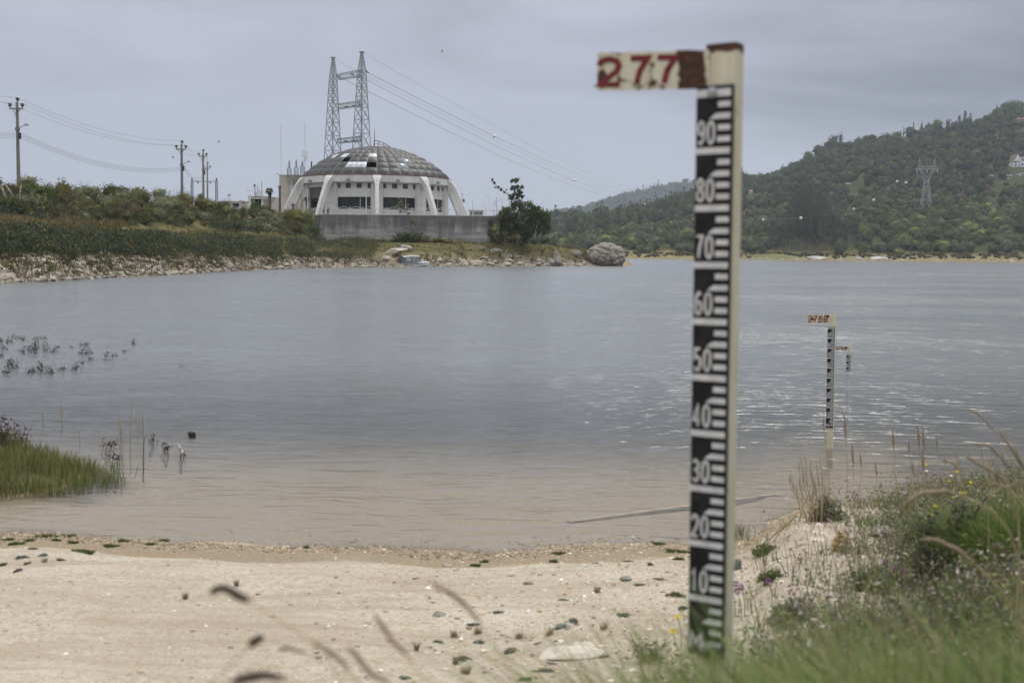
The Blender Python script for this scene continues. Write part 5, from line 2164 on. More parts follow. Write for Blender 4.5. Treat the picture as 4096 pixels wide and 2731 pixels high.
for s in (-1, 1):
    for x0, x1 in ((0.45, 1.15), (1.28, 1.85), (1.92, 2.18)):
        MB().add([(x0, s * 0.765, 0.58), (x1, s * 0.765, 0.58), (x1, s * 0.755, 1.10), (x0, s * 0.755, 1.10)], [(0, 1, 2, 3)]).build('vinyl_window', CLEAR, boat)
    MB().add([(cx1, s * 0.74, 1.2), (cx1 + 0.05, s * 0.72, 0.92), (wsx - 0.1, s * 0.45, 0.92)], [(0, 1, 2)]).build('canopy_gusset', CANV, boat)
mo = MB()
mo.prism([(-0.5, 0.62), (-0.55, 0.95), (-0.42, 1.02), (-0.12, 0.97), (-0.05, 0.70), (-0.1, 0.55)], (0, -0.2, 0), (1, 0, 0), (0, 0, 1), (0, 0.4, 0))
mo.build('motor_cowl', mat('dark blue grey cowl', (0.06, 0.07, 0.09), 0.35, 0.3, 4, spec=0.5), boat)
MB().prism([(-0.42, 0.58), (-0.12, 0.58), (-0.14, -0.35), (-0.36, -0.35)], (0, -0.11, 0), (1, 0, 0), (0, 0, 1), (0, 0.22, 0)).build('motor_leg', BLACK, boat)
# ================================================================== VEGETATION AND STONES ON THE LEFT SHORE
LF = {
    'dark': leaf_mat('dark green leaves', (0.035, 0.045, 0.022), (0.065, 0.078, 0.034), (0.10, 0.115, 0.055)),
    'olive': leaf_mat('olive leaves', (0.072, 0.070, 0.030), (0.105, 0.096, 0.038), (0.14, 0.13, 0.058)),
    'brown': leaf_mat('brownish heath', (0.065, 0.052, 0.034), (0.095, 0.080, 0.045), (0.13, 0.12, 0.075)),
    'pale': leaf_mat('pale green leaves', (0.11, 0.12, 0.068), (0.165, 0.17, 0.105), (0.22, 0.225, 0.15)),
    'lime': leaf_mat('yellow green leaves', (0.10, 0.112, 0.045), (0.14, 0.152, 0.068), (0.19, 0.198, 0.105)),
    'willow': leaf_mat('willow leaves', (0.055, 0.075, 0.035), (0.085, 0.10, 0.05), (0.14, 0.16, 0.10)),
    'tree': leaf_mat('hill tree leaves', (0.045, 0.058, 0.026), (0.085, 0.098, 0.042), (0.12, 0.125, 0.062), vscale=0.25),
    'treegrey': leaf_mat('grey green hill tree', (0.062, 0.068, 0.042), (0.10, 0.105, 0.065), (0.135, 0.14, 0.095), vscale=0.25),
    'treelime': leaf_mat('fresh green hill tree', (0.10, 0.115, 0.032), (0.15, 0.165, 0.055), (0.19, 0.20, 0.08), vscale=0.25),
    'conifer': leaf_mat('dark conifer', (0.022, 0.030, 0.018), (0.036, 0.046, 0.026), (0.05, 0.06, 0.035), vscale=0.25),
    'euca': leaf_mat('dusky eucalyptus', (0.046, 0.044, 0.034), (0.066, 0.066, 0.046), (0.10, 0.098, 0.07), vscale=0.2),
}
CR = {}
for k in range(3):
    CR['dark', k] = crown_mesh('crown', LF['dark'], 34, 620, 0.16, 'round', 100 + k, 0.22, 0.62)
    CR['olive', k] = crown_mesh('crown', LF['olive'], 30, 600, 0.13, 'round', 110 + k, 0.20, 0.66)
    CR['brown', k] = crown_mesh('crown', LF['brown'], 40, 620, 0.12, 'round', 120 + k, 0.26, 0.5, 0.35)
    CR['pale', k] = crown_mesh('crown', LF['pale'], 36, 560, 0.13, 'round', 130 + k, 0.17, 0.55)
    CR['lime', k] = crown_mesh('crown', LF['lime'], 40, 640, 0.14, 'round', 140 + k, 0.16, 0.66)
    CR['willow', k] = crown_mesh('crown', LF['willow'], 46, 640, 0.24, 'wispy', 150 + k, 0.16, 0.0, 0.28, 0.8, (0.25, 0, 0.8))
KIND = {'dark': 'dark green rounded shrub', 'olive': 'olive yellow shrub', 'brown': 'brownish heathy shrub', 'pale': 'pale grey green leafy shrub',
        'lime': 'yellow green rounded shrub', 'willow': 'wispy upright willowy shrub'}
STEM = MB().tube([(0, 0, -0.4), (0.03, 0, 0.3), (0.12, 0.05, 0.9)], [0.06, 0.045, 0.02], 5).tube([(0, 0, 0), (-0.15, 0.05, 0.45), (-0.3, -0.05, 0.95)], [0.04, 0.03, 0.012], 5).mesh('stem', BARK)


def place_words(px, z):
    c = px / K
    a = 'below the first utility pole' if c < 130 else 'below the left spans of wire' if c < 290 else 'midway between the first two utility poles' if c < 380 else \
        'around the foot of the second utility pole' if c < 445 else 'in front of the small gantry' if c < 520 else 'below the flat hut and booth' if c < 640 else \
        'beside the left end of the retaining wall' if c < 760 else 'at the foot of the retaining wall' if c < 1105 else 'on the rocky point'
    return a


def shrub(kind, x, Y, z, s, sh=None, label=None, group=None):
    k = random.randrange(3)
    px = pxof(x, Y)
    lab = label or '%s on the bank %s' % (KIND[kind], place_words(px, z))
    e = empty('shrub', (x, Y, z - 0.1 * s), lab, 'shrub', group or ('shrubs: ' + lab), random.uniform(0, 6.28))
    sh = sh or s * random.uniform(0.8, 1.15)
    o = link('foliage', CR[kind, k], e)
    o.scale = (s, s, sh)
    o = link('stem', STEM, e)
    o.scale = (s, s, sh)
    return e


random.seed(4)
# shrubs picked out in the picture: (px, base row, width in px, height/width, kind)
for px, py, wpx, hw, kind in ((255, 775, 130, 0.95, 'willow'), (215, 785, 90, 1.1, 'willow'), (300, 780, 95, 0.95, 'willow'), (334, 838, 72, 0.95, 'lime'), (617, 885, 62, 1.0, 'lime'),
                              (640, 792, 70, 0.75, 'olive'), (670, 800, 60, 0.7, 'olive'), (545, 770, 40, 1.7, 'willow'), (500, 772, 46, 1.2, 'willow'), (780, 810, 50, 1.3, 'willow'),
                              (815, 815, 55, 1.4, 'willow'), (765, 812, 40, 1.3, 'willow'), (840, 830, 70, 1.0, 'dark'), (800, 842, 60, 0.9, 'olive'), (745, 825, 60, 0.8, 'olive'), (870, 860, 60, 1.0, 'dark'),
                              (480, 765, 60, 0.8, 'olive'), (455, 760, 55, 0.8, 'olive'), (400, 770, 70, 0.9, 'dark'), (75, 735, 90, 0.8, 'pale'), (20, 720, 60, 1.1, 'pale'), (130, 745, 80, 0.75, 'pale'),
                              (60, 770, 90, 0.7, 'dark'), (170, 780, 80, 0.75, 'pale'), (425, 840, 90, 0.8, 'pale'), (560, 800, 90, 0.7, 'brown'), (90, 840, 100, 0.8, 'pale'),
                              (1060, 880, 70, 0.8, 'olive'), (1100, 900, 70, 0.9, 'olive'), (1140, 870, 60, 0.9, 'brown'), (1180, 905, 90, 0.9, 'olive'), (1225, 920, 95, 1.05, 'lime'), (1185, 945, 90, 0.9, 'brown'),
                              (1250, 955, 70, 0.9, 'dark'), (1000, 860, 70, 0.8, 'dark'), (950, 850, 60, 0.8, 'dark'), (900, 860, 60, 0.8, 'lime'), (1120, 865, 40, 0.9, 'dark')):
    p = hit(px, py, H_left, 60, 240, 0.15)
    s = wpx / FPX * p.y / 2
    shrub(kind, p.x, p.y, p.z, s, s * hw)
# the rest of the bank
n = 0
while n < 270:
    px = random.uniform(-160, 1260)
    Ys = float(np.interp(px, LB_px, LB_Ys))
    YG = float(np.interp(px, LB_px, LB_YG))
    YS = float(np.interp(px, LB_px, LB_YS))
    t = random.random()
    Y = YG + 5.2 + max(YS + 5 - YG - 5.2, 1) * t
    x = (px - 2048) / FPX * Y
    z = zground(H_left, x, Y)
    kind = random.choices(['dark', 'brown', 'olive', 'pale', 'lime', 'willow'], [2.2, 4, 1.8, 3.2, 0.7, 0.6 if t > 0.6 else 0.2])[0]
    s = random.uniform(0.55, 1.1) * (1.0 if t > 0.3 else 0.8)
    if px > 1180:
        s *= 0.8
    shrub(kind, x, Y, z, s)
    n += 1

# gorse belt, grasses and flowers: uncountable
GV = []
r = np.random.default_rng(21)
for i in range(1250):
    px = r.uniform(-200, 1500)
    Ys, YR, YG, YS = (float(np.interp(px, LB_px, a)) for a in (LB_Ys, LB_YR, LB_YG, LB_YS))
    q = r.uniform()
    Y = YR + (YG - YR) * r.uniform(-0.05, 1.05) if q < 0.72 else YG + 4.2 + max(min(YG + 18, YS) - YG - 4.2, 1) * r.uniform()
    if px > 1230:
        Y = YR + (YS - 1.5 - YR) * r.uniform() ** 1.5
    x = (px - 2048) / FPX * Y
    z = zground(H_left, x, Y)
    hh = r.uniform(0.55, 1.25) * (0.75 if px > 1230 else 1) * (0.55 if YG - 2.5 < Y < YG + 4.0 else 1)
    nb = 105
    c = np.stack([x + r.normal(size=nb) * 0.55, Y + r.normal(size=nb) * 0.55, z + r.uniform(0.05, 0.9, nb) * hh], 1)
    V, F = cards(c, 0.24 * hh, 1.4, 0.38, int(r.integers(1e6)))
    base = 1.8 * np.array([[0.042, 0.052, 0.036], [0.052, 0.061, 0.038], [0.062, 0.068, 0.036], [0.075, 0.072, 0.036]][int(r.choice(4, p=[.38, .34, .2, .08]))])
    C = np.repeat(np.clip(base * (1 + 0.2 * r.normal(size=(nb, 1))), 0.01, 1), 4, 0)
    GV.append((V, F, C))
    if r.uniform() < 0.30:
        nf = 4
        c = np.stack([x + r.normal(size=nf) * 0.45, Y + r.normal(size=nf) * 0.3 - 0.3, z + hh * r.uniform(0.6, 1.15, nf)], 1)
        V, F = cards(c, 0.17, 0.5, 0.9, int(r.integers(1e6)))
        GV.append((V, F, np.repeat(np.array([[0.30, 0.19, 0.025]]) * r.uniform(0.6, 1.1, (nf, 1)), 4, 0)))
V, F, C = merge(GV)
tag(link('gorse', np_mesh('gorse', V, F, TONE, C)), 'dark bluish green gorse belt with yellow blossom along the left bank', 'gorse', kind='stuff')
GV = []
for i in range(2300):
    px = r.uniform(-200, 2480)
    Ys, YR, YG, YS = (float(np.interp(px, LB_px, a)) for a in (LB_Ys, LB_YR, LB_YG, LB_YS))
    Y = Ys + 0.5 + (YR + 1 - Ys) * r.uniform() if r.uniform() < (0.48 if px < 1300 else 0.35) else YG + (YS + 4 - YG) * r.uniform()
    if px > 1300 and r.uniform() < 0.6:
        Y = YR + (YS - YR) * r.uniform()
    x = (px - 2048) / FPX * Y
    z = zground(H_left, x, Y)
    nb = 9
    b = np.stack([x + r.normal(size=nb) * 0.3, Y + r.normal(size=nb) * 0.3, np.full(nb, z - 0.03)], 1)
    cc = [(0.22, 0.175, 0.10), (0.26, 0.22, 0.13), (0.12, 0.125, 0.05)] if r.uniform() < 0.55 else [(0.085, 0.10, 0.035), (0.12, 0.13, 0.045), (0.15, 0.14, 0.06)]
    GV.append(blades(b, r.uniform(0.2, 0.6, nb), 0.07, 0.5, int(r.integers(1e6)), segs=2, cols=pick(cc, nb, int(r.integers(1e6)))))
for i in range(1300):
    px = r.uniform(-200, 1150)
    YG = float(np.interp(px, LB_px, LB_YG))
    Y = YG + 0.3 + 7.0 * r.uniform()
    x = (px - 2048) / FPX * Y
    if vnoise(x * 0.13, 3.3, 44) < 0.47:
        continue
    z = zground(H_left, x, Y)
    nb = 16
    b = np.stack([x + r.normal(size=nb) * 0.35, Y + r.normal(size=nb) * 0.3, np.full(nb, z - 0.03)], 1)
    GV.append(blades(b, r.uniform(0.25, 0.6, nb), 0.11, 0.6, int(r.integers(1e6)), segs=2, cols=pick([(0.26, 0.20, 0.12), (0.21, 0.165, 0.10), (0.17, 0.16, 0.07)], nb, int(r.integers(1e6)))))
V, F, C = merge(GV)
tag(link('dry_grass', np_mesh('dry_grass', V, F, TONE, C)), 'dry grass and weeds between the stones of the left shore', 'grass', kind='stuff')

GV = []
for i in range(330):
    px = r.uniform(-200, 2480)
    Ys, YR = (float(np.interp(px, LB_px, a)) for a in (LB_Ys, LB_YR))
    Y = Ys + 0.6 + (YR + 2 - Ys) * r.uniform() ** 0.7
    x = (px - 2048) / FPX * Y
    z = zground(H_left, x, Y)
    hh = r.uniform(0.25, 0.8) * (1.4 if r.uniform() < 0.15 else 1)
    nb = 40
    c = np.stack([x + r.normal(size=nb) * hh * 0.4, Y + r.normal(size=nb) * hh * 0.4, z + r.uniform(0.05, 1.0, nb) * hh], 1)
    V, F = cards(c, 0.20, 0.8, 0.5, int(r.integers(1e6)))
    base = np.array([[0.085, 0.10, 0.045], [0.11, 0.115, 0.05], [0.06, 0.07, 0.045], [0.12, 0.10, 0.07], [0.14, 0.135, 0.06]][int(r.integers(5))])
    GV.append((V, F, np.repeat(np.clip(base * (1 + 0.25 * r.normal(size=(nb, 1))), 0.01, 1), 4, 0)))
V, F, C = merge(GV)
tag(link('weeds', np_mesh('weeds', V, F, TONE, C)), 'leafy weeds growing between the stones of the left shore', 'weeds', kind='stuff')

# stones
STM = [rock_mesh('stone', m_, 300 + i, 0.5 + 0.06 * (i % 4), 2) for i, m_ in enumerate([STONE_PALE, STONE, STONE_PALE, STONE_PALE, STONE, STONE_PALE])]
r = np.random.default_rng(33)


def stone(x, Y, z, s, label, group, me=None, name='stone'):
    o = link(name, me or STM[int(r.integers(len(STM)))])
    o.location = (x, Y, z)
    o.scale = (s * r.uniform(0.8, 1.3), s * r.uniform(0.8, 1.2), s * r.uniform(0.7, 1.1))
    o.rotation_euler = (r.uniform(-.35, .35), r.uniform(-.35, .35), r.uniform(0, 6.28))
    return tag(o, label, 'stone', group)


for i in range(285):
    px = r.uniform(-60, 1250) if i < 215 else r.uniform(1740, 2330)
    Ys, YR = float(np.interp(px, LB_px, LB_Ys)), float(np.interp(px, LB_px, LB_YR))
    Y = Ys + 0.15 + (YR - Ys) * r.uniform() ** 1.3
    x = (px - 2048) / FPX * Y
    s = (0.18 + 0.30 * r.uniform() ** 2) * (Y / 90 if Y > 90 else 1) ** 0.5
    w_ = 'below the first utility pole' if px < 230 else 'left of the second utility pole' if px < 700 else 'below the gantry and huts' if px < 1100 else 'left of the boat' if px < 1600 else 'right of the boat' if px < 2000 else 'beside the pointed slab'
    stone(x, Y, zground(H_left, x, Y) + s * 0.1, s, 'pale angular stone of the rocky shore ' + w_, 'shore stones ' + w_)
SV = []
bm = bmesh.new()
bmesh.ops.create_icosphere(bm, subdivisions=1, radius=1)
IV = np.array([v.co[:] for v in bm.verts])
IF = np.array([[v.index for v in f.verts] for f in bm.faces])
bm.free()


def scatter_stones(P3, S, cols, seed, flat=0.6):
    q = np.random.default_rng(seed)
    n = len(P3)
    rad = 1 + 0.25 * q.normal(size=(n, len(IV)))
    V = IV[None] * np.clip(rad, 0.5, 1.5)[:, :, None] * (S[:, None, None] * np.stack([q.uniform(.8, 1.4, n), q.uniform(.7, 1.2, n), np.full(n, flat)], 1)[:, None, :])
    V = V + P3[:, None, :]
    F = (IF[None] + (np.arange(n) * len(IV))[:, None, None]).reshape(-1, 3)
    C = np.repeat(cols, len(IV), 0)
    return V.reshape(-1, 3), F, C


STONETONE = tone_mat('small stones', 0.0)
n = 4200
px = np.where(r.uniform(size=n) < 0.66, r.uniform(-200, 1300, n), r.uniform(1280, 2400, n))
Ys, YR = np.interp(px, LB_px, LB_Ys), np.interp(px, LB_px, LB_YR)
Y = Ys - 0.1 + (YR + 0.5 - Ys) * r.uniform(size=n)
x = (px - 2048) / FPX * Y
P3 = np.stack([x, Y, H_left(x, Y) + 0.02], 1)
V, F, C = scatter_stones(P3, r.uniform(0.08, 0.27, n), pick([(0.36, 0.30, 0.24), (0.27, 0.235, 0.20), (0.21, 0.19, 0.17), (0.42, 0.37, 0.31)], n, 5), 6)
tag(link('rubble', np_mesh('rubble', V, F, STONETONE, C)), 'small pale rubble along the left waterline', 'rubble', kind='stuff')

# driftwood sticks standing in the stones
for (x0, y0, x1, y1, lab) in ((487, 1400, 489, 1348, 'white upright stick among the stones, lower left shore'), (552, 1420, 549, 1370, 'thin grey stick right of the white one'), (905, 1257, 922, 1220, 'bare stick at the edge of the gorse'), (528, 1326, 540, 1296, 'short white stick above the stones')):
    a = hit(x0 / 1.96, 380 + y0 / 1.96, H_left, 60, 200, 0.1)
    t_ = P(x1 / 1.96, 380 + y1 / 1.96, a.y)
    tag(MB().tube([a - Vector((0, 0, 0.2)), (a + t_) / 2 + Vector((0.03, 0, 0)), t_], [0.06, 0.05, 0.03], 6).build('stick', mat('bleached wood', (0.5, 0.47, 0.43), 0.9, 0.2, 5)), lab, 'stick')
for (px, py, s, lab) in ((215, 928, 0.38, 'grey block lying on the tan patch of the left bank'), (505, 935, 0.5, 'dark and white rubble heap in the gorse belt')):
    a = hit(px, py, H_left, 60, 200, 0.1)
    stone(a.x, a.y, a.z + 0.3, s, lab, None, STM[1])

# pampas grass
def pampas(px, py, hpx, label, nplume=4):
    a = hit(px, py, H_left, 60, 240, 0.1)
    m = a.y / FPX
    e = empty('pampas_grass', a, label, 'pampas grass', 'pampas grasses on the bank')
    n = 130
    h = hpx * m
    b = np.stack([r.normal(size=n) * 0.12, r.normal(size=n) * 0.12, np.full(n, -0.1)], 1)
    V, F, C = blades(b, r.uniform(0.5, 0.9, n) * h * 0.7, 0.05, 0.9, int(r.integers(1e6)), 0.9, segs=4, cols=pick([(0.20, 0.19, 0.10), (0.24, 0.22, 0.13), (0.13, 0.14, 0.06)], n, 4))
    link('blades', np_mesh('blades', V, F, TONE, C), e)
    for k in range(nplume):
        dx, dy = r.normal() * 0.18 * h, r.normal() * 0.2
        pt = [Vector((0, 0, 0)), Vector((dx * 0.3, dy, h * 0.6)), Vector((dx * 0.7, dy, h * 0.85)), Vector((dx, dy, h * 1.0)), Vector((dx * 1.25, dy, h * 1.12))]
        MB().tube(pt, [0.012, 0.012, 0.06, 0.07, 0.01], 6).build('plume', PLUME, e)
    return e


PLUME = mat('cream plume', (0.36, 0.32, 0.24), 0.95, 0.2, 6)
pampas(352, 758, 70, 'pampas grass with cream plumes right of the tall willowy shrub', 6)
pampas(388, 760, 75, 'pampas grass with leaning plumes left of the second pole', 5)
pampas(30, 850, 90, 'large pale pampas tussock near the left edge of the bank', 3)
pampas(425, 748, 55, 'single thin pampas plume on the skyline', 1)
pampas(605, 765, 75, 'tall single pampas plume left of the second utility pole', 1)
pampas(75, 860, 110, 'pampas tussock with two white plumes below the first pole', 2)

# ---- big boulder and slabs of the rocky point
def big_boulder():
    bm = bmesh.new()
    bmesh.ops.create_icosphere(bm, subdivisions=6, radius=1)
    V = np.array([v.co[:] for v in bm.verts])
    q = np.random.default_rng(17)
    c = q.normal(size=(70, 3))
    c /= np.linalg.norm(c, axis=1, keepdims=True)
    D = np.arccos(np.clip(V @ c.T, -1, 1))
    Ds = np.sort(D, 1)
    edge = Ds[:, 1] - Ds[:, 0]
    lump = q.uniform(-0.05, 0.07, 70)[np.argmin(D, 1)]
    rr_ = 1 + 0.13 * np.minimum(edge / 0.15, 1) ** 0.55 + lump * np.minimum(edge / 0.08, 1)
    n_ = fbm(V[:, 0] * 3 + V[:, 2] * 2.1, V[:, 1] * 3 + V[:, 2], 7, 4)
    rr_ = rr_ + 0.05 * n_
    V = V * rr_[:, None]
    V[:, 0] = V[:, 0] * (1 + 0.12 * (V[:, 2] < 0) * V[:, 2]) + 0.10 * np.maximum(0, -V[:, 2])
    V[:, 2] = np.where(V[:, 2] > 0.4, 0.4 + (V[:, 2] - 0.4) * 0.95, V[:, 2])
    for v, co in zip(bm.verts, V):
        v.co = co
    me = bpy.data.meshes.new('boulder')
    bm.to_mesh(me)
    bm.free()
    me.polygons.foreach_set('use_smooth', [True] * len(me.polygons))
    return me


def boulder_mat():
    m, t = new_mat('knobbly grey boulder')
    g = t.n('ShaderNodeNewGeometry')
    pos = g.outputs['Position']
    n1 = t.noise(pos, 1.1, 5, 0.65)
    n2 = t.noise(pos, 5.5, 4, 0.7)
    c = t.mix(t.ramp(n1, 0.35, 0.65), (0.235, 0.215, 0.185), (0.36, 0.325, 0.27))
    c = t.mix(t.math('MULTIPLY', t.ramp(n2, 0.52, 0.68), 0.75), c, (0.10, 0.095, 0.088))
    c = t.mix(t.math('MULTIPLY', t.ramp(n2, 0.40, 0.30), 0.5), c, (0.44, 0.42, 0.38))
    p = t.n('ShaderNodeBsdfPrincipled')
    t.set(p, 'Base Color', c)
    p.inputs['Roughness'].default_value = 0.95
    p.inputs['Specular IOR Level'].default_value = 0.1
    b = t.n('ShaderNodeBump')
    b.inputs['Distance'].default_value = 0.12
    t.set(b, 'Height', n2)
    t.set(p, 'Normal', b.outputs[0])
    finish(t, p.outputs[0])
    return m


BOULD = boulder_mat()
bme = big_boulder()
bme.materials.append(BOULD)
BYY = 211.0
bo = link('boulder', bme)
m = BYY / FPX
bo.location = (P(2424, 1010, BYY).x, BYY, 1.55)
bo.scale = (70 * m, 72 * m, 54 * m)
bo.rotation_euler.z = 0.4
tag(bo, 'huge rounded knobbly boulder at the tip of the rocky point', 'boulder')


def slab(px, ybase, wpx, hpx, label, seed, m_, lean=0.0, Y=None, pointed=0.0, name='rock'):
    Y = Y or hit(px, ybase, H_left, 100, 260, 0.1).y
    k = Y / FPX
    me = rock_mesh(name, m_, seed, 1.0, 3, 0.15, 12)
    for v in me.vertices:
        if pointed:
            f = 1 - pointed * max(0, (v.co.z + 1) / 2)
            v.co.x *= f
            v.co.y *= f
        v.co.x += lean * v.co.z
    o = link(name, me)
    z = zat(px, ybase, Y)
    o.location = (P(px, ybase, Y).x, Y, z + hpx * k * 0.42)
    o.scale = (wpx * k / 2, wpx * k / 2 * 0.8, hpx * k * 0.58)
    return tag(o, label, 'rock')


slab(2228, 1066, 62, 70, 'pointed grey rock slab standing at the waterline left of the boulder', 402, STONE, -0.25, None, 0.62)
slab(2205, 1062, 40, 34, 'dark leaning rock propped against the pointed slab', 403, STONE, -0.3)
slab(2305, 1024, 60, 26, 'flat topped brown rock left of the boulder', 404, STONE)
slab(2312, 1066, 34, 14, 'small low rock in the water left of the boulder', 405, STONE_PALE)
slab(1582, 1020, 92, 34, 'long pale rock below the retaining wall', 406, STONE_PALE, 0.4)
slab(1625, 1005, 55, 30, 'grey rock at the right end of the long pale one', 407, STONE)
slab(1541, 1046, 46, 26, 'rounded white rock at the waterline left of the boat', 408, STONE_PALE)
slab(1448, 1067, 40, 6, 'flat white stone at the waterline far left of the boat', 409, STONE_PALE)
for i, (px, py, w_) in enumerate(((1765, 1048, 40), (1815, 1040, 26), (1850, 1052, 48), (1900, 1058, 60), (1935, 1036, 36), (1960, 1062, 50), (1990, 1005, 30), (1795, 1060, 36), (2070, 1060, 40), (2110, 1050, 28), (2150, 1062, 46), (2185, 1052, 30), (1840, 1016, 26), (1880, 1000, 24), (1930, 998, 34), (1745, 1058, 26))):
    o = slab(px, py, w_, w_ * 0.32, 'flat weathered rock on the rocky point between boat and boulder', 420 + i, STONE if i % 3 else STONE_PALE)
    o['group'] = 'flat rocks of the point'
# driftwood roots on the point
for px, py, lab in ((1970, 1010, 'tangle of bare grey driftwood below the terrace tree'), (2040, 1032, 'grey driftwood branches left of the pointed slab')):
    a = hit(px, py, H_left, 100, 260, 0.1)
    mb = MB()
    for k in range(16):
        d = Vector((r.normal(), r.normal() * 0.5, abs(r.normal()) * 0.5)) * 0.9
        s0 = Vector((r.normal() * 0.8, r.normal() * 0.5, 0.1))
        mb.tube([a + s0, a + s0 + d * 0.5 + Vector((0, 0, 0.15)), a + s0 + d], [0.09, 0.07, 0.03], 5)
    tag(mb.build('driftwood', mat('silver driftwood', (0.36, 0.34, 0.32), 0.9, 0.2, 3)), lab, 'driftwood')

# ---- dark tree at the end of the terrace
def clump_cards(blobs, Y, org, per, size, seed, flat=0.8):
    out = []
    for i, (px, py, rp) in enumerate(blobs):
        c = P(px, py, Y) - org
        m = Y / FPX
        q = np.random.default_rng(seed + i)
        n = int(per * (rp / 30) ** 2) + 8
        k = max(4, int(n / 22))
        d = q.normal(size=(k, 3))
        d /= np.linalg.norm(d, axis=1, keepdims=True)
        cc = d * q.uniform(0.45, 1.0, (k, 1)) * rp * m * np.array([1, 1, flat])
        w_ = q.integers(0, k, n)
        pts = cc[w_] + q.normal(size=(n, 3)) * rp * m * 0.17 + np.array(c[:])
        out.append(pts)
    pts = np.concatenate(out)
    return cards(pts, size, 0.3, 0.6, seed)


TY = 199.0
tb_ = hit(2085, 966, H_left, 150, 230, 0.1)
tz = zat(2085, 968, TY)
tree = empty('tree', (P(2085, 968, TY).x, TY, tz), 'dark bushy tree with a leaning bare branch at the right end of the terrace', 'tree')
TO = Vector(tree.location)
bl = [(1550, 600, 150), (1750, 650, 170), (1900, 800, 200), (2060, 800, 150), (1420, 760, 130), (1600, 900, 200), (1800, 1050, 210), (2060, 1050, 150), (1470, 1100, 170), (1280, 1080, 140), (1700, 1220, 140), (2130, 950, 100), (1950, 640, 90), (1290, 800, 120), (1200, 950, 130), (1340, 920, 150), (1180, 1100, 130), (1400, 1230, 140),
      (1520, 130, 85), (1610, 220, 75), (1490, 250, 70), (1570, 340, 95), (1460, 430, 95), (1620, 450, 80), (1060, 100, 36), (1110, 150, 30), (1190, 245, 36), (1230, 285, 40), (1330, 320, 42), (1140, 240, 22)]
V, F = clump_cards([(*Z3(x, y), rp / 4.9) for x, y, rp in bl], TY, TO, 620, 0.30, 900)
link('crown', np_mesh('crown', V, F, LF['dark']), tree)
tk = MB()
W = lambda x, y, dy=0.0: P(*Z3(x, y), TY + dy) - TO
tk.tube([W(1650, 1330), W(1640, 1000), W(1600, 600), W(1580, 250)], [0.35, 0.28, 0.18, 0.05], 8)
tk.tube([W(1610, 640), W(1450, 430), W(1320, 330), W(1180, 240), W(1080, 110)], [0.14, 0.11, 0.08, 0.06, 0.02], 6)
tk.tube([W(1640, 1000), W(1800, 800), W(1950, 700)], [0.18, 0.12, 0.05], 6)
tk.tube([W(1930, 1330, -1.5), W(1910, 1150, -1.5), W(1980, 900, -0.5)], [0.10, 0.08, 0.04], 6)
tk.tube([W(1970, 1330, -1.5), W(1990, 1220, -1.6), W(2060, 1100, -1)], [0.09, 0.07, 0.03], 6)
tk.build('trunk', BARK_PALE, tree)
for x, y, w_, hw, kind in ((1370, 820, 260, 0.95, 'dark'), (1100, 1180, 250, 0.95, 'lime'), (1010, 1260, 240, 1.1, 'brown'), (1290, 1300, 260, 1.0, 'dark'), (1480, 1320, 250, 0.8, 'brown'), (1560, 1320, 200, 0.9, 'olive'),
                           (1150, 1330, 240, 0.8, 'dark'), (1900, 1370, 200, 0.7, 'dark'), (2100, 1370, 200, 0.8, 'dark'), (1200, 930, 200, 1.0, 'brown'), (1050, 1010, 160, 1.0, 'dark'), (880, 1290, 120, 0.9, 'brown')):
    px, py = Z3(x, y)
    Y = TY - 3.2
    s = w_ / 4.9 * Y / FPX / 2
    shrub(kind, P(px, py, Y).x, Y, zat(px, py, Y), s, s * hw, '%s crowding the foot of the dark terrace tree' % KIND[kind])
# thin young tree before the wall, with the green mounds at the wall foot
ty = WALL_Y - 1.2
yt = empty('young_tree', (P(1640, 930, ty).x, ty, zat(1640, 935, ty)), 'thin sparse young tree growing up before the retaining wall', 'tree')
YO = Vector(yt.location)
bl = [(1090, 600, 26), (1075, 580, 16), (1085, 640, 36), (1125, 650, 30), (1060, 650, 22), (1100, 680, 30), (1150, 690, 20), (1200, 720, 16), (1170, 760, 24), (1220, 790, 22), (1150, 800, 20), (1190, 740, 22), (1250, 760, 14), (1060, 800, 16)]
V, F = clump_cards([(*Z1(x, y), q / 1.96) for x, y, q in bl], ty, YO, 260, 0.22, 950)
link('crown', np_mesh('crown', V, F, LF['pale']), yt)
tk = MB()
W = lambda x, y: P(*Z1(x, y), ty) - YO
for a, b, c in (((1175, 850), (1150, 740), (1090, 590)), ((1180, 850), (1175, 780), (1130, 660)), ((1185, 850), (1200, 780), (1215, 720)), ((1190, 850), (1230, 800), (1255, 755)), ((1170, 850), (1140, 810), (1060, 790))):
    tk.tube([W(*a), W(*b), W(*c)], [0.06, 0.045, 0.015], 5)
tk.build('trunk', BARK, yt)
for x, y, w_, hw, kind in ((1110, 935, 150, 0.75, 'dark'), (1190, 935, 150, 0.75, 'dark'), (1270, 935, 130, 0.65, 'olive'), (1360, 940, 150, 0.5, 'olive'), (1450, 945, 140, 0.45, 'olive'), (1530, 950, 100, 0.4, 'olive'), (1040, 935, 110, 0.5, 'dark'), (960, 930, 110, 0.45, 'olive'), (880, 930, 110, 0.4, 'dark'), (790, 930, 110, 0.4, 'olive'), (700, 930, 100, 0.45, 'dark'), (620, 935, 110, 0.5, 'dark')):
    px, py = Z1(x, y)
    Y = WALL_Y - 2.5
    s = w_ / 1.96 * Y / FPX / 2
    shrub(kind, P(px, py, Y).x, Y, zat(px, py, Y), s, s * hw, 'low %s mound at the foot of the retaining wall' % KIND[kind].replace(' shrub', ''))


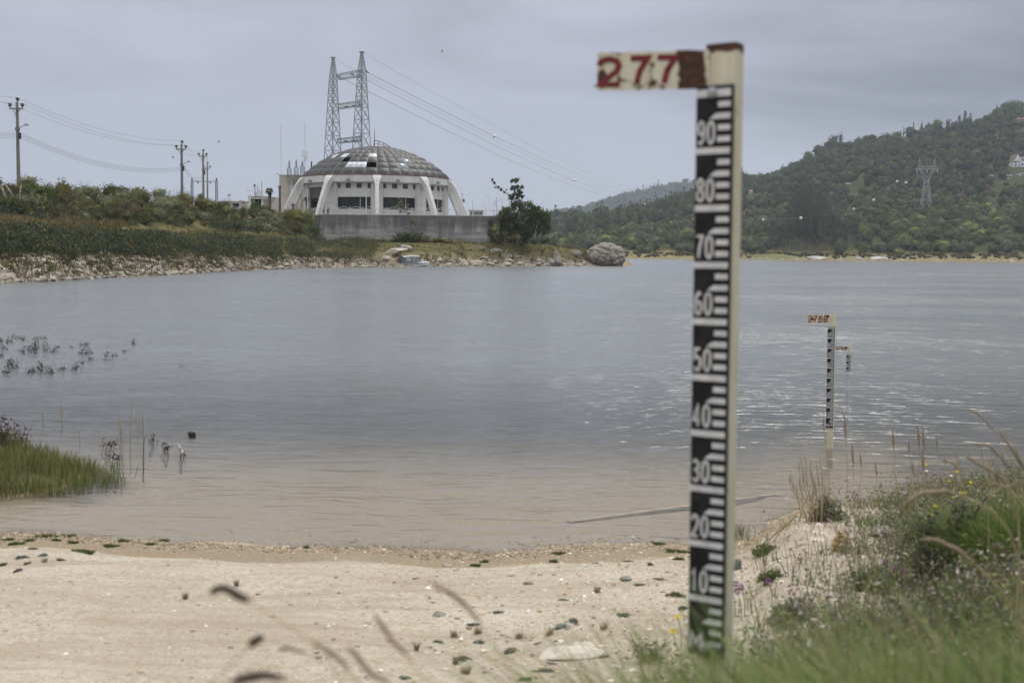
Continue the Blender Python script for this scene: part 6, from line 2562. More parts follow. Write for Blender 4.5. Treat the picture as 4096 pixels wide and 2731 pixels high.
# ---- palms
def palm(px, ycrown, ybase, Y, rpx, label, skirt=0.5, green=1.0):
    m = Y / FPX
    zb_ = min(zat(px, ybase, Y), ZT)
    zc_ = zat(px, ycrown, Y) - zb_
    e = empty('palm', (P(px, ybase, Y).x, Y, zb_), label, 'palm', 'palms on the terrace')
    rad = rpx * m
    MB().tube([(0, 0, -0.2), (0.03, 0, zc_ * 0.5), (0, 0, zc_)], [0.24, 0.19, 0.17], 8).build('trunk', BARK, e)
    q = np.random.default_rng(int(px))
    parts = []
    nf = int(34 * green)
    for k in range(nf):
        a, el = q.uniform(0, 6.28), q.uniform(-0.35, 1.25)
        d = np.array([math.cos(a) * math.cos(el), math.sin(a) * math.cos(el), math.sin(el)])
        L = rad * q.uniform(0.75, 1.05)
        hub = np.array([0, 0, zc_]) + d * L * 0.5
        n = 12
        tips = d[None] + q.normal(size=(n, 3)) * 0.42
        tips /= np.linalg.norm(tips, axis=1, keepdims=True)
        side = np.cross(tips, q.normal(size=3))
        side /= np.linalg.norm(side, axis=1, keepdims=True) + 1e-6
        w_ = rad * 0.055
        A = hub[None] - tips * 0.02
        B = hub[None] + tips * L * 0.5
        B[:, 2] -= 0.12 * L
        V = np.stack([A - side * w_ * 0.6, A + side * w_ * 0.6, B + side * w_ * 0.3, B - side * w_ * 0.3], 1).reshape(-1, 3)
        c = pick([(0.075, 0.09, 0.035), (0.12, 0.125, 0.055), (0.17, 0.15, 0.075)], n, int(q.integers(1e6)))
        parts.append((V, np.arange(4 * n).reshape(n, 4), np.repeat(c, 4, 0)))
    V, F, C = merge(parts)
    link('fronds', np_mesh('fronds', V, F, TONE, C), e)
    if skirt > 0:
        n = 170
        a = q.uniform(0, 6.28, n)
        zz = zc_ - q.uniform(0.0, 1.0, n) * skirt
        rr_ = rad * 0.42 * (1 - 0.45 * (zc_ - zz) / skirt) * q.uniform(0.6, 1.1, n)
        c = np.stack([rr_ * np.cos(a), rr_ * np.sin(a), zz], 1)
        V, F = cards(c, rad * 0.42, -2.0, 0.4, int(px) + 1)
        link('dead_fronds', np_mesh('dead_fronds', V, F, TONE, np.repeat(pick([(0.12, 0.105, 0.09), (0.18, 0.155, 0.125), (0.085, 0.078, 0.07)], n, 3), 4, 0)), e)
    return e


palm(1079, 768, 826, 200.5, 19, 'green topped palm with a short brown skirt right of the guard booth', 1.2)
palm(1119, 752, 826, 200.5, 10, 'palm with a full shaggy grey skirt of dead fronds', 2.2, 0.5)
palm(1227, 800, 835, 198.5, 15, 'small palm beside the roller shutter lamp post', 0.8)
palm(1843, 808, 850, 222, 19, 'palm half hidden behind the rightmost rib', 1.5, 0.8)
palm(1172, 822, 838, 200, 10, 'small round fan palm left of the leftmost rib', 0.0, 0.8)
palm(1311, 838, 850, 196.6, 10, 'little potted palm at the foot of the second rib', 0.0, 0.6)
# ================================================================== FAR SHORE: TREES
TR = {}
for k in range(3):
    TR['tree', k] = crown_mesh('crown', LF['tree'], 46, 700, 0.17, 'round', 200 + k, 0.15, 0.74)
    TR['treegrey', k] = crown_mesh('crown', LF['treegrey'], 50, 700, 0.15, 'round', 210 + k, 0.15, 0.72)
    TR['treelime', k] = crown_mesh('crown', LF['treelime'], 44, 650, 0.17, 'round', 220 + k, 0.14, 0.76)
    TR['conifer', k] = crown_mesh('crown', LF['conifer'], 60, 620, 0.15, 'spire', 230 + k, 0.12, 0.7)
    TR['euca', k] = crown_mesh('crown', LF['euca'], 60, 620, 0.13, 'tall', 240 + k, 0.14, 0.42, 0.4)
TRUNK = MB().tube([(0, 0, -0.5), (0.02, 0, 0.6), (0.0, 0.02, 1.3)], [0.055, 0.042, 0.02], 6).tube([(0, 0, 0.4), (0.2, 0.05, 1.0)], [0.03, 0.012], 5).tube([(0, 0, 0.5), (-0.22, -0.05, 1.05)], [0.03, 0.012], 5).mesh('trunk', BARK)
TRUNKP = MB().tube([(0, 0, -0.5), (0.02, 0, 0.6), (0.0, 0.02, 1.7)], [0.035, 0.026, 0.012], 6).mesh('trunk', BARK_PALE)
TK = {'tree': 'round green tree', 'treegrey': 'grey green tree', 'treelime': 'bright yellow green tree', 'conifer': 'dark pointed conifer', 'euca': 'tall dusky eucalyptus'}


def far_words(px):
    c = px / K
    return 'left of the large gauge' if c < 1590 else 'just right of the large gauge' if c < 1790 else 'by the eucalyptus grove' if c < 1990 else 'left of the hillside pylon' if c < 2100 else \
        'below and around the hillside pylon' if c < 2170 else 'right of the hillside pylon' if c < 2260 else 'at the right edge of the picture'


def far_tree(kind, x, Y, z, s, sh, label=None, group=None):
    px = pxof(x, Y)
    lab = label or '%s on the far shore %s' % (TK[kind], far_words(px))
    e = empty('tree', (x, Y, z - 0.12 * sh), lab, 'tree', group or ('trees: ' + lab), random.uniform(0, 6.28))
    o = link('crown', TR[kind, random.randrange(3)], e)
    o.scale = (s, s, sh)
    o = link('trunk', TRUNKP if kind == 'euca' else TRUNK, e)
    o.scale = (s, s, sh)
    return e


random.seed(9)
# picked out in the picture: (px, base row, width px, height px, kind)
PICK = [(3720, 965, 130, 75, 'tree'), (3545, 975, 70, 62, 'tree'), (3600, 955, 80, 72, 'tree'), (3780, 940, 90, 60, 'tree'), (2990, 1010, 95, 80, 'treegrey'), (3060, 1012, 80, 75, 'treegrey'), (2950, 985, 70, 80, 'treegrey'),
        (3435, 1012, 50, 95, 'euca'), (3360, 1020, 70, 70, 'treegrey'), (3780, 1005, 70, 50, 'tree'), (4010, 995, 110, 70, 'tree'), (3660, 1000, 70, 45, 'tree'), (3880, 1010, 60, 50, 'treegrey'),
        (3940, 960, 80, 55, 'treelime'), (4060, 985, 70, 60, 'tree'), (3500, 1010, 60, 40, 'tree'), (3450, 1016, 40, 30, 'tree'), (3595, 1018, 50, 26, 'treelime'),
        (2620, 1000, 90, 66, 'treegrey'), (2545, 1000, 60, 52, 'tree'), (2690, 990, 80, 72, 'tree'), (2760, 1000, 80, 90, 'tree'), (2500, 985, 70, 50, 'tree'), (2580, 960, 90, 55, 'treegrey'), (2660, 945, 80, 60, 'tree'),
        (2740, 930, 80, 60, 'treegrey'), (2470, 945, 80, 36, 'treelime'), (2400, 955, 70, 36, 'treelime'), (2540, 915, 70, 36, 'treelime'), (2600, 905, 60, 34, 'treelime'), (2340, 975, 60, 34, 'treelime'), (2720, 1010, 60, 40, 'treegrey'),
        (2850, 1000, 60, 60, 'treegrey'), (2290, 985, 70, 30, 'treegrey'), (2440, 1000, 60, 40, 'tree')]
for px, py, wpx, hpx, kind in PICK:
    p = hit(px, py, H_right, 640, 900, 0.5)
    m = p.y / FPX
    far_tree(kind, p.x, p.y, p.z, wpx * m / 2, hpx * m / 2)
# eucalyptus grove
for i in range(46):
    px = random.gauss(3235, 75)
    px = min(max(px, 3090), 3420)
    Y = random.uniform(672, 735)
    hpx = (250 - 0.011 * (px - 3225) ** 2) * random.uniform(0.72, 1.08)
    hpx = max(hpx, 90)
    x = (px - 2048) / FPX * Y
    m = Y / FPX
    far_tree('euca', x, Y, zground(H_right, x, Y), random.uniform(24, 38) * m, hpx * m / 2, 'tall dusky eucalyptus in the %s of the dense grove on the far shore' % (w3 := 'left flank' if px < 3190 else 'middle' if px < 3275 else 'right flank'), 'eucalyptus grove, ' + w3)
# front rows of the wood
cnt = 0
while cnt < 185:
    px = random.uniform(2250, 4250)
    Y = 672 + 160 * random.random() ** 1.4
    if 3080 < px < 3430 and Y < 760:
        continue
    if 3050 < px < 3300 and Y < 676:
        continue
    x = (px - 2048) / FPX * Y
    z = zground(H_right, x, Y)
    kind = random.choices(['tree', 'treegrey', 'treelime'], [5, 3, 2.5 if px < 2720 else 1.0])[0]
    s = random.uniform(3.4, 6.2) * (0.8 if Y < 690 else 1)
    far_tree(kind, x, Y, z, s, s * random.uniform(0.7, 1.05))
    cnt += 1
# skyline: (px, ridge row, width, height, kind)
SKY_T = [(2975, 728, 16, 30, 'conifer'), (2990, 722, 20, 28, 'conifer'), (3033, 722, 24, 36, 'tree'), (3060, 716, 22, 30, 'conifer'), (3110, 690, 24, 30, 'conifer'), (3150, 662, 30, 34, 'tree'), (3215, 632, 40, 40, 'tree'), (3250, 610, 36, 42, 'tree'),
         (3315, 585, 56, 44, 'euca'), (3342, 580, 22, 54, 'euca'), (3300, 592, 20, 40, 'euca'), (3420, 566, 60, 22, 'tree'), (3470, 560, 24, 20, 'tree'), (3530, 556, 18, 18, 'tree'), (3590, 548, 10, 38, 'conifer'), (3612, 546, 40, 38, 'tree'), (3628, 544, 16, 48, 'conifer'),
         (3660, 532, 26, 40, 'conifer'), (3690, 528, 34, 38, 'tree'), (3722, 515, 42, 44, 'tree'), (3765, 505, 30, 40, 'euca'), (3808, 495, 34, 50, 'conifer'), (3830, 490, 40, 60, 'conifer'), (3852, 485, 30, 46, 'conifer'),
         (3885, 480, 40, 24, 'tree'), (3915, 476, 34, 22, 'tree'), (3965, 462, 60, 66, 'tree'), (4000, 462, 70, 84, 'tree'), (4035, 460, 66, 80, 'tree'), (3945, 464, 20, 44, 'euca'), (4080, 440, 60, 24, 'tree'),
         (2540, 838, 34, 32, 'conifer'), (2590, 820, 34, 40, 'conifer'), (2672, 790, 40, 50, 'conifer'), (2645, 795, 30, 42, 'conifer'), (2750, 775, 40, 48, 'conifer'), (2775, 768, 40, 56, 'conifer'), (2458, 862, 36, 46, 'conifer'), (2505, 850, 30, 34, 'conifer')]
for px, py, wpx, hpx, kind in SKY_T:
    Y = 1325 if px > 2900 else 1240
    m = Y / FPX
    x = (px - 2048) / FPX * Y
    z = zground(H_right, x, Y)
    z2 = zat(px, py, Y)
    far_tree(kind, x, Y, min(z, z2) if abs(z - z2) < 12 else z, wpx * m / 2, (hpx + 6) * m / 2, '%s on the skyline of the right hill' % TK[kind] if px > 2900 else '%s on the dim middle ridge left of the large gauge' % TK[kind])
for px, hpx in ((2563, 34), (2576, 22), (2588, 24), (2596, 24), (2606, 30), (2616, 22), (2622, 42), (2634, 26), (2217, 16)):
    Y = FAR_Y + 5
    m = Y / FPX
    x = (px - 2048) / FPX * Y
    far_tree('conifer', x, Y, zground(H_far, x, Y), 8 * m, hpx * m / 2, 'small hazy tree on the skyline of the far ridge')

# the wood beyond the nearest trees: one mass
Cb = core_mesh(0.86, 0.85, 3, 1)
r = np.random.default_rng(77)
GV = []
bm = bmesh.new()
bmesh.ops.create_icosphere(bm, subdivisions=1, radius=1)
I1 = np.array([v.co[:] for v in bm.verts])
F1 = np.array([[v.index for v in f.verts] for f in bm.faces])
bm.free()
F1 = np.concatenate([F1, F1[:, 2:3]], 1)


def mass(n, gen, ncard, cs, seed, dead=0.0):
    q = np.random.default_rng(seed)
    parts = []
    cards0 = []
    for v in range(6):
        p, _ = crown_points(16, ncard, 'round', 700 + v, 0.18)
        cards0.append(cards(p, cs, 0.35, 0.7, 710 + v))
    for i in range(n):
        x, Y, z, s, sh, col = gen(q)
        if any(abs(pxof(x, Y) - h[0]) < h[1] * 0.7 + 8 and h[2] - 95 < Y < h[2] + 12 for h in HOUSES):
            continue
        V0, F0 = cards0[int(q.integers(6))]
        a = q.uniform(0, 6.28)
        co, si = math.cos(a), math.sin(a)
        V = V0 * np.array([s, s, sh])
        V = np.stack([V[:, 0] * co - V[:, 1] * si + x, V[:, 0] * si + V[:, 1] * co + Y, V[:, 2] + z], 1)
        C = np.repeat(np.clip(np.array(col) * (1 + 0.22 * q.normal(size=(len(F0), 1))), 0.01, 1), 4, 0)
        parts.append((V, F0, C))
        cv = I1 * (1 + 0.15 * q.normal(size=(len(I1), 1))) * 0.76 * np.array([s, s, sh]) + np.array([x, Y, z + sh * 0.9])
        parts.append((cv, F1, np.repeat(np.array([col]) * 0.9, len(cv), 0)))
    return merge(parts)


COLS = 1.45 * np.array([(0.055, 0.068, 0.030), (0.070, 0.080, 0.034), (0.085, 0.092, 0.045), (0.075, 0.078, 0.048), (0.050, 0.060, 0.032), (0.115, 0.125, 0.045), (0.085, 0.070, 0.052)])


def gen_hill(q):
    px = q.uniform(2200, 4500)
    Y = 740 + 600 * q.uniform() ** 0.95
    x = (px - 2048) / FPX * Y
    low = Y < 930
    k = float(vnoise(x * 0.012, Y * 0.012, 91)) * 0.6 + float(vnoise(x * 0.04, Y * 0.03, 92)) * 0.4
    w_ = np.array([3, 3 if k > 0.45 else 1, 3 if k > 0.55 else 0.6, 3 if k < 0.45 else 1, 2.5, (1.6 if low else 0.3) if k > 0.5 else 0.1, 2.2 if k < 0.4 else 0.4])
    col = COLS[int(q.choice(7, p=w_ / w_.sum()))] * (1.0 if low else 0.82)
    s = (1.6 + 5.2 * q.uniform() ** 1.5) * (1.0 if low else 0.9)
    return x, Y, zground(H_right, x, Y) - 0.8, s, s * q.uniform(0.7, 1.1), col


V, F, C = mass(6600, gen_hill, 46, 0.30, 5)
tag(link('woods', np_mesh('woods', V, F, TONE, C)), 'dense wood covering the right hill', 'wood', kind='stuff')


def gen_mid(q):
    px = q.uniform(1950, 2960)
    Y = 900 + 360 * q.uniform()
    x = (px - 2048) / FPX * Y
    col = COLS[int(q.choice(7, p=[.3, .15, .05, .15, .3, 0, .05]))] * 0.8
    s = q.uniform(4, 7.5)
    return x, Y, zground(H_right, x, Y) - 0.8, s, s * q.uniform(0.9, 1.6), col


V, F, C = mass(1100, gen_mid, 46, 0.28, 6)
tag(link('woods', np_mesh('woods', V, F, TONE, C)), 'dark wood on the middle ridge left of the large gauge', 'wood', kind='stuff')


def gen_far(q):
    px = q.uniform(1700, 3300)
    Y = 2880 + 760 * q.uniform()
    x = (px - 2048) / FPX * Y
    s = q.uniform(8, 14)
    return x, Y, zground(H_far, x, Y) - 2, s, s * q.uniform(0.6, 0.9), COLS[int(q.choice(7, p=[.3, .2, .1, .1, .3, 0, 0]))] * 0.85


V, F, C = mass(1500, gen_far, 26, 0.35, 7)
tag(link('woods', np_mesh('woods', V, F, TONE, C)), 'wood on the blue far ridge', 'wood', kind='stuff')

# shore scrub and pale stones along the far waterline
def gen_scrub(q):
    px = q.uniform(2280, 4400)
    Y = SHORE_Y + 14 + 34 * q.uniform() ** 0.6
    x = (px - 2048) / FPX * Y
    s = q.uniform(0.7, 2.2)
    return x, Y, zground(H_right, x, Y) - 0.2, s, s * q.uniform(0.4, 0.7), np.array([(0.08, 0.085, 0.035), (0.12, 0.115, 0.05), (0.15, 0.125, 0.07)][int(q.integers(3))])


V, F, C = mass(420, gen_scrub, 30, 0.3, 8)
tag(link('undergrowth', np_mesh('undergrowth', V, F, TONE, C)), 'low scrub on the grassy far shore', 'scrub', kind='stuff')
for px, w_, h_, lab in ((3510, 92, 17, 'broad heap of white rock on the far waterline below the hill'), (3265, 90, 16, 'sloping grey rock shelf on the far waterline by the grove'), (3430, 50, 12, 'grey rock left of the white rock heap on the far shore'), (2730, 9, 8, 'single round white stone on the far grass left of the gauge')):
    Y = 642.0
    m = Y / FPX
    me = rock_mesh('rock', mat('far pale rock', (0.46, 0.44, 0.40), 0.9, 0.25, 0.5), int(px), 1.0, 3, 0.3, 14)
    o = link('rock', me)
    o.location = (P(px, 1040, Y).x, Y, zground(H_right, P(px, 1040, Y).x, Y) + 0.2)
    o.scale = (w_ * m / 2, w_ * m / 3, h_ * m * 0.6)
    tag(o, lab, 'rock')
mo_ = MB()
me = rock_mesh('mound', mat('mown green mound', (0.13, 0.135, 0.05), 0.95, 0.25, 0.3), 91, 0.5, 3, 0.05, 4)
o = link('mound', me)
o.location = (P(3090, 1040, 648).x, 648, 0.0)
o.scale = (17, 12, 7)
tag(o, 'smooth green mound on the far shore by the grove', kind='structure')
n = 500
px = r.uniform(2900, 4300, n)
Y = SHORE_Y + 4 + 16 * r.uniform(size=n)
x = (px - 2048) / FPX * Y
V, F, C = scatter_stones(np.stack([x, Y, H_right(x, Y) + 0.1], 1), r.uniform(0.2, 0.7, n), pick([(0.48, 0.45, 0.40), (0.38, 0.34, 0.28)], n, 8), 9, 0.5)
tag(link('rubble', np_mesh('rubble', V, F, STONETONE, C)), 'scattered pale stones on the far shore', 'rubble', kind='stuff')
# ================================================================== NEAR SHORE
r = np.random.default_rng(55)


def near_hit(px, py):
    return hit(px, py, H_near, 1.2, 30, 0.01)


def edge_x(Y):
    return 0.12 + 0.30 * (Y - 2.1)


# ---- pebbles on the sand
n = 15000
Y = 2.6 + 6.6 * r.uniform(size=n) ** 1.25
x = r.uniform(-0.52, 0.45, n) * Y
keep = (H_near(x, Y) > -0.04)
x, Y = x[keep], Y[keep]
rightness = np.clip((x / Y + 0.25) / 0.45, 0.1, 1)
k2 = r.uniform(size=len(x)) < rightness
x, Y = x[k2], Y[k2]
S = 0.0045 + 0.010 * r.uniform(size=len(x)) ** 4
P3 = np.stack([x, Y, H_near(x, Y) + S * 0.15], 1)
V, F, C = scatter_stones(P3, S, pick([(0.62, 0.56, 0.46), (0.50, 0.40, 0.28), (0.42, 0.38, 0.33), (0.72, 0.68, 0.60), (0.33, 0.285, 0.24), (0.48, 0.38, 0.25)], len(x), 3), 4, 0.55)
tag(link('pebbles', np_mesh('pebbles', V, F, STONETONE, C)), 'gravel and pebbles strewn over the pale sand', 'gravel', kind='stuff')
# shingle strip at the water's edge
n = 5200
px = r.uniform(-100, 3150, n)
Ys = np.interp(px, BS_px, BS_Y)
Y = Ys - 0.12 + 0.11 * r.normal(size=n)
x = (px - 2048) / FPX * Y
S = 0.004 + 0.008 * r.uniform(size=n) ** 3
keep = r.uniform(size=n) < (0.35 + 0.65 * vnoise(px * 0.006, px * 0, 5))
x, Y, S = x[keep], Y[keep], S[keep]
V, F, C = scatter_stones(np.stack([x, Y, H_near(x, Y) + S * 0.2], 1), S, pick([(0.42, 0.33, 0.22), (0.30, 0.23, 0.16), (0.52, 0.45, 0.34), (0.22, 0.18, 0.14)], len(x), 3), 5, 0.6)
tag(link('shingle', np_mesh('shingle', V, F, STONETONE, C)), 'damp shingle along the edge of the water', 'shingle', kind='stuff')
WHITE_STONE = mat('chalky white stone', (0.62, 0.56, 0.47), 0.9, 0.2, 12, 0.01, 30)
for px, py, s, lab, mm in ((2280, 2628, 0.10, 'large flat white rock half buried in the sand', WHITE_STONE), (2330, 2592, 0.05, 'thin white rock behind the flat white one', WHITE_STONE), (2505, 2318, 0.035, 'small brown stone behind a grey mat plant', STONE), (2112, 2336, 0.03, 'small grey stone in the middle of the sand', STONE),
                           (1755, 2460, 0.035, 'tan lump of earth near the blurred seed head', STONE), (1785, 2265, 0.035, 'pale stone on the damp sand strip', STONE_PALE), (1665, 2315, 0.02, 'tiny white stone left on the sand', STONE_PALE),
                           (3525, 2137, 0.10, 'rounded pale stone among the weeds of the right bank', STONE_PALE), (2905, 2540, 0.03, 'pale pebble just right of the large gauge', STONE_PALE)):
    p = near_hit(px, py)
    o = stone(p.x, p.y, p.z + s * 0.08, s, lab, None, rock_mesh('stone', mm, int(px), 0.45, 3, 0.2, 9))
    o.rotation_euler = (0, 0, 0.3)
    o.scale = (s * (1.6 if s > 0.09 and px < 2400 else 1.1), s, s)
p = PZ(3660, 2010, 0.0)
o = stone(p.x, p.y, 0.02, 0.26, 'dark rock breaking the water behind the dry stalks', None, rock_mesh('rock', STONE, 77, 0.55, 3, 0.3, 10), 'rock')
o.scale = (0.28, 0.2, 0.2)
o.rotation_euler = (0, 0, 0.1)
p = PZ(768, 1746, 0.0)
o = stone(p.x, p.y, 0.015, 0.06, 'small black pointed stone poking from the water on the left', None, rock_mesh('stone', mat('wet black stone', (0.02, 0.02, 0.02), 0.4, 0.3, 3), 78, 0.8, 2, 0.3, 8))
o.scale = (0.055, 0.04, 0.06)
o.rotation_euler = (0.2, 0.3, 0.2)

# ---- plank under the shallow water
a, b = PZ(2275, 2078, -0.05), PZ(3160, 1962, -0.10)
d = (b - a)
a.z, b.z = -0.06, -0.11
pk = empty('sunken_plank', a, 'long pale plank lying under the shallow water behind the large gauge', 'plank')
d.z = 0
n_ = Vector((-d.y, d.x, 0)).normalized() * 0.022
mb = MB()
for t0, t1 in ((0.0, 1.0),):
    A, B = Vector((0, 0, 0)), b - a
    mb.add([A - n_, B - n_, B + n_, A + n_, A - n_ + Vector((0, 0, -0.03)), B - n_ + Vector((0, 0, -0.03)), B + n_ + Vector((0, 0, -0.03)), A + n_ + Vector((0, 0, -0.03))],
           [(0, 1, 2, 3), (7, 6, 5, 4), (0, 4, 5, 1), (1, 5, 6, 2), (2, 6, 7, 3), (3, 7, 4, 0)])
mb.build('plank', mat('silty plank', (0.50, 0.42, 0.30), 0.9, 0.2, 8), pk)

# ---- prostrate mat plants on the sand
MATCOL = {'dark': [(0.16, 0.165, 0.13), (0.20, 0.205, 0.17), (0.125, 0.13, 0.10)], 'green': [(0.11, 0.14, 0.045), (0.14, 0.165, 0.06), (0.08, 0.105, 0.035)],
          'silver': [(0.26, 0.27, 0.235), (0.20, 0.21, 0.18), (0.30, 0.30, 0.27)], 'tan': [(0.38, 0.31, 0.21), (0.31, 0.25, 0.165), (0.25, 0.21, 0.14)]}
MATWORD = {'dark': 'dark grey green mat plant', 'green': 'bright green mat of low turf', 'silver': 'silvery mat plant', 'tan': 'dry tan tuft'}
ZS = lambda x, y: (1300 + x / 1.47, 2050 + y / 1.47)
ZL = lambda x, y: (x / 1.68, 2050 + y / 1.68)
MATS = [(*ZS(x, y), w_ / 1.47, k) for x, y, w_, k in ((1745, 610, 165, 'dark'), (870, 662, 105, 'dark'), (1015, 588, 75, 'dark'), (760, 733, 75, 'tan'), (668, 763, 60, 'dark'), (1080, 822, 125, 'dark'), (805, 858, 135, 'dark'), (1245, 777, 65, 'dark'),
        (1600, 850, 170, 'dark'), (1325, 890, 85, 'dark'), (1285, 932, 170, 'dark'), (1180, 985, 110, 'dark'), (1965, 392, 80, 'dark'), (1765, 400, 70, 'dark'), (1845, 427, 80, 'dark'), (2105, 562, 80, 'dark'), (1385, 685, 140, 'silver'), (1450, 645, 100, 'dark'),
        (905, 768, 80, 'silver'), (1640, 688, 65, 'tan'), (900, 712, 80, 'tan'), (1140, 748, 65, 'tan'), (1400, 515, 70, 'dark'), (940, 293, 60, 'green'), (890, 316, 70, 'green'), (1370, 243, 90, 'green'), (1960, 188, 90, 'green'), (2060, 232, 190, 'green'),
        (1780, 287, 80, 'dark'), (2080, 276, 80, 'green'), (540, 807, 40, 'tan'), (1320, 725, 60, 'tan'), (470, 975, 80, 'dark'), (770, 890, 60, 'tan'), (1910, 310, 34, 'green'), (2060, 490, 130, 'green'), (1345, 290, 60, 'green'), (830, 945, 80, 'tan'), (1600, 470, 60, 'tan'))]
MATS += [(*ZL(x, y), w_ / 1.68, k) for x, y, w_, k in ((105, 212, 130, 'green'), (310, 162, 190, 'green'), (470, 162, 120, 'green'), (225, 243, 90, 'dark'), (560, 262, 170, 'green'), (740, 228, 130, 'green'), (830, 193, 110, 'green'), (1010, 217, 90, 'green'), (1105, 192, 80, 'green'), (60, 185, 90, 'green'),
         (290, 288, 70, 'silver'), (410, 327, 60, 'green'), (180, 354, 50, 'green'), (145, 302, 110, 'dark'), (120, 388, 70, 'dark'), (300, 342, 44, 'tan'), (600, 280, 70, 'green'), (490, 205, 80, 'green'), (1590, 492, 40, 'tan'), (1245, 580, 50, 'tan'), (200, 190, 80, 'green'), (380, 190, 80, 'green'), (20, 360, 60, 'green'), (2060, 238, 40, 'green'))]


def mat_plant(px, py, wpx, kind, i):
    p = near_hit(px, py)
    w_ = wpx / FPX * p.y / 2
    q = np.random.default_rng(1000 + i)
    n = int(90 + (3200 if kind == 'green' else 900) * w_) if kind != 'tan' else 120
    a = q.uniform(0, 6.28, n)
    rr_ = np.sqrt(q.uniform(0, 1, n)) * (0.75 + 0.25 * np.sin(3 * a + i))
    xx, yy = rr_ * np.cos(a) * w_, rr_ * np.sin(a) * w_ * 0.8
    zz = H_near(xx + p.x, yy + p.y) - p.z
    hgt = {'dark': 0.007, 'green': 0.022, 'silver': 0.012, 'tan': 0.05}[kind]
    cols = pick(MATCOL[kind], n, i)
    if kind == 'tan':
        V, F, C = blades(np.stack([xx * 0.8, yy * 0.8, zz - 0.004], 1), q.uniform(0.4, 1.1, n) * hgt, 0.0022, 0.5, i, 0.6, segs=2, cols=cols)
    elif kind == 'green':
        V, F, C = blades(np.stack([xx, yy, zz - 0.004], 1), q.uniform(0.5, 1.2, n) * hgt, 0.008, 0.6, i, 0.5, segs=2, cols=cols)
    else:
        c = np.stack([xx, yy, zz + hgt * (1 - rr_ ** 2) * q.uniform(0.2, 1.0, n)], 1)
        V, F = cards(c, 0.020, 0.0, 0.6, i)
        V[:, 2] = c[:, 2].repeat(4) + (V[:, 2] - c[:, 2].repeat(4)) * 0.35
        C = np.repeat(cols, 4, 0)
    o = link('mat_plant' if kind != 'tan' else 'dry_tuft', np_mesh('mat_plant', V, F, TONE, C))
    o.location = p
    place = 'at the water edge on the left' if py < 2250 and px < 900 else 'at the water edge beside the gauge' if py < 2260 else 'on the sand at the far left' if px < 900 else 'on the open middle sand' if px < 1900 else 'close beside the gauge post' if px > 2430 else 'on the gravel left of the gauge'
    tag(o, '%s %s' % (MATWORD[kind], place), 'mat plant' if kind != 'tan' else 'tuft', '%ss %s' % (MATWORD[kind], place))


for i, q_ in enumerate(MATS):
    mat_plant(*q_, i)
# twiggy dark shrublet left of the post, and a pale tuft above it
p = near_hit(*ZS(1900, 880))
mb = MB()
V_, F_, C_ = [], [], []
for k in range(60):
    a, L = r.uniform(0, 6.28), r.uniform(0.05, 0.13)
    d = Vector((math.cos(a) * 0.9, math.sin(a) * 0.6, r.uniform(0.3, 1.0)))
    mb.tube([Vector((0, 0, 0)), d * L * 0.5 + Vector((r.normal(), r.normal(), 0)) * 0.008, d * L], [0.0022, 0.0016, 0.0006], 4)
e = empty('twiggy_shrub', p, 'dark leafless twiggy shrublet on the gravel just left of the large gauge', 'shrub')
mb.build('twigs', BARK, e)
n = 160
c = r.normal(size=(n, 3)) * np.array([0.05, 0.035, 0.02]) + np.array([0, 0, 0.045])
V, F = cards(c, 0.014, 0.4, 0.5, 3)
link('leaves', np_mesh('leaves', V, F, TONE, np.repeat(pick([(0.085, 0.075, 0.055), (0.13, 0.115, 0.09), (0.06, 0.055, 0.04)], n, 3), 4, 0)), e)

# ---- blurred seed heads close to the lens
SEED = mat('dry seed head', (0.27, 0.21, 0.135), 0.95, 0.25, 60)
SEEDD = mat('dark seed head', (0.085, 0.062, 0.042), 0.95, 0.3, 60)
STRAW = mat('straw stalk', (0.36, 0.28, 0.16), 0.9, 0.2, 40)


def bristle_head(e, pts, rad, m_, seed=0, dens=1.0):
    """A foxtail: a core with short bristles standing off it."""
    q = np.random.default_rng(seed)
    MB().tube(pts, [rad * 0.25] + [rad * 0.62] * (len(pts) - 2) + [rad * 0.2], 7).build('seed_head', m_, e, True)
    L = sum((b - a).length for a, b in zip(pts, pts[1:]))
    n = int(140 * dens)
    t = q.uniform(0.02, 0.98, n) * (len(pts) - 1)
    i = np.floor(t).astype(int)
    f = (t - i)[:, None]
    A = np.array([p[:] for p in pts])
    c = A[i] * (1 - f) + A[i + 1] * f
    d = A[i + 1] - A[i]
    d /= np.linalg.norm(d, axis=1, keepdims=True)
    o = q.normal(size=(n, 3))
    o -= (o * d).sum(1, keepdims=True) * d
    o /= np.linalg.norm(o, axis=1, keepdims=True)
    tip = c + (o * 0.8 + d * 0.9) * rad * 1.25
    s = np.cross(d, o) * rad * 0.12
    b0 = c + o * rad * 0.3
    V = np.stack([b0 - s, b0 + s, tip + s * 0.2, tip - s * 0.2], 1).reshape(-1, 3)
    link('bristles', np_mesh('bristles', V, np.arange(4 * n).reshape(n, 4), m_), e)


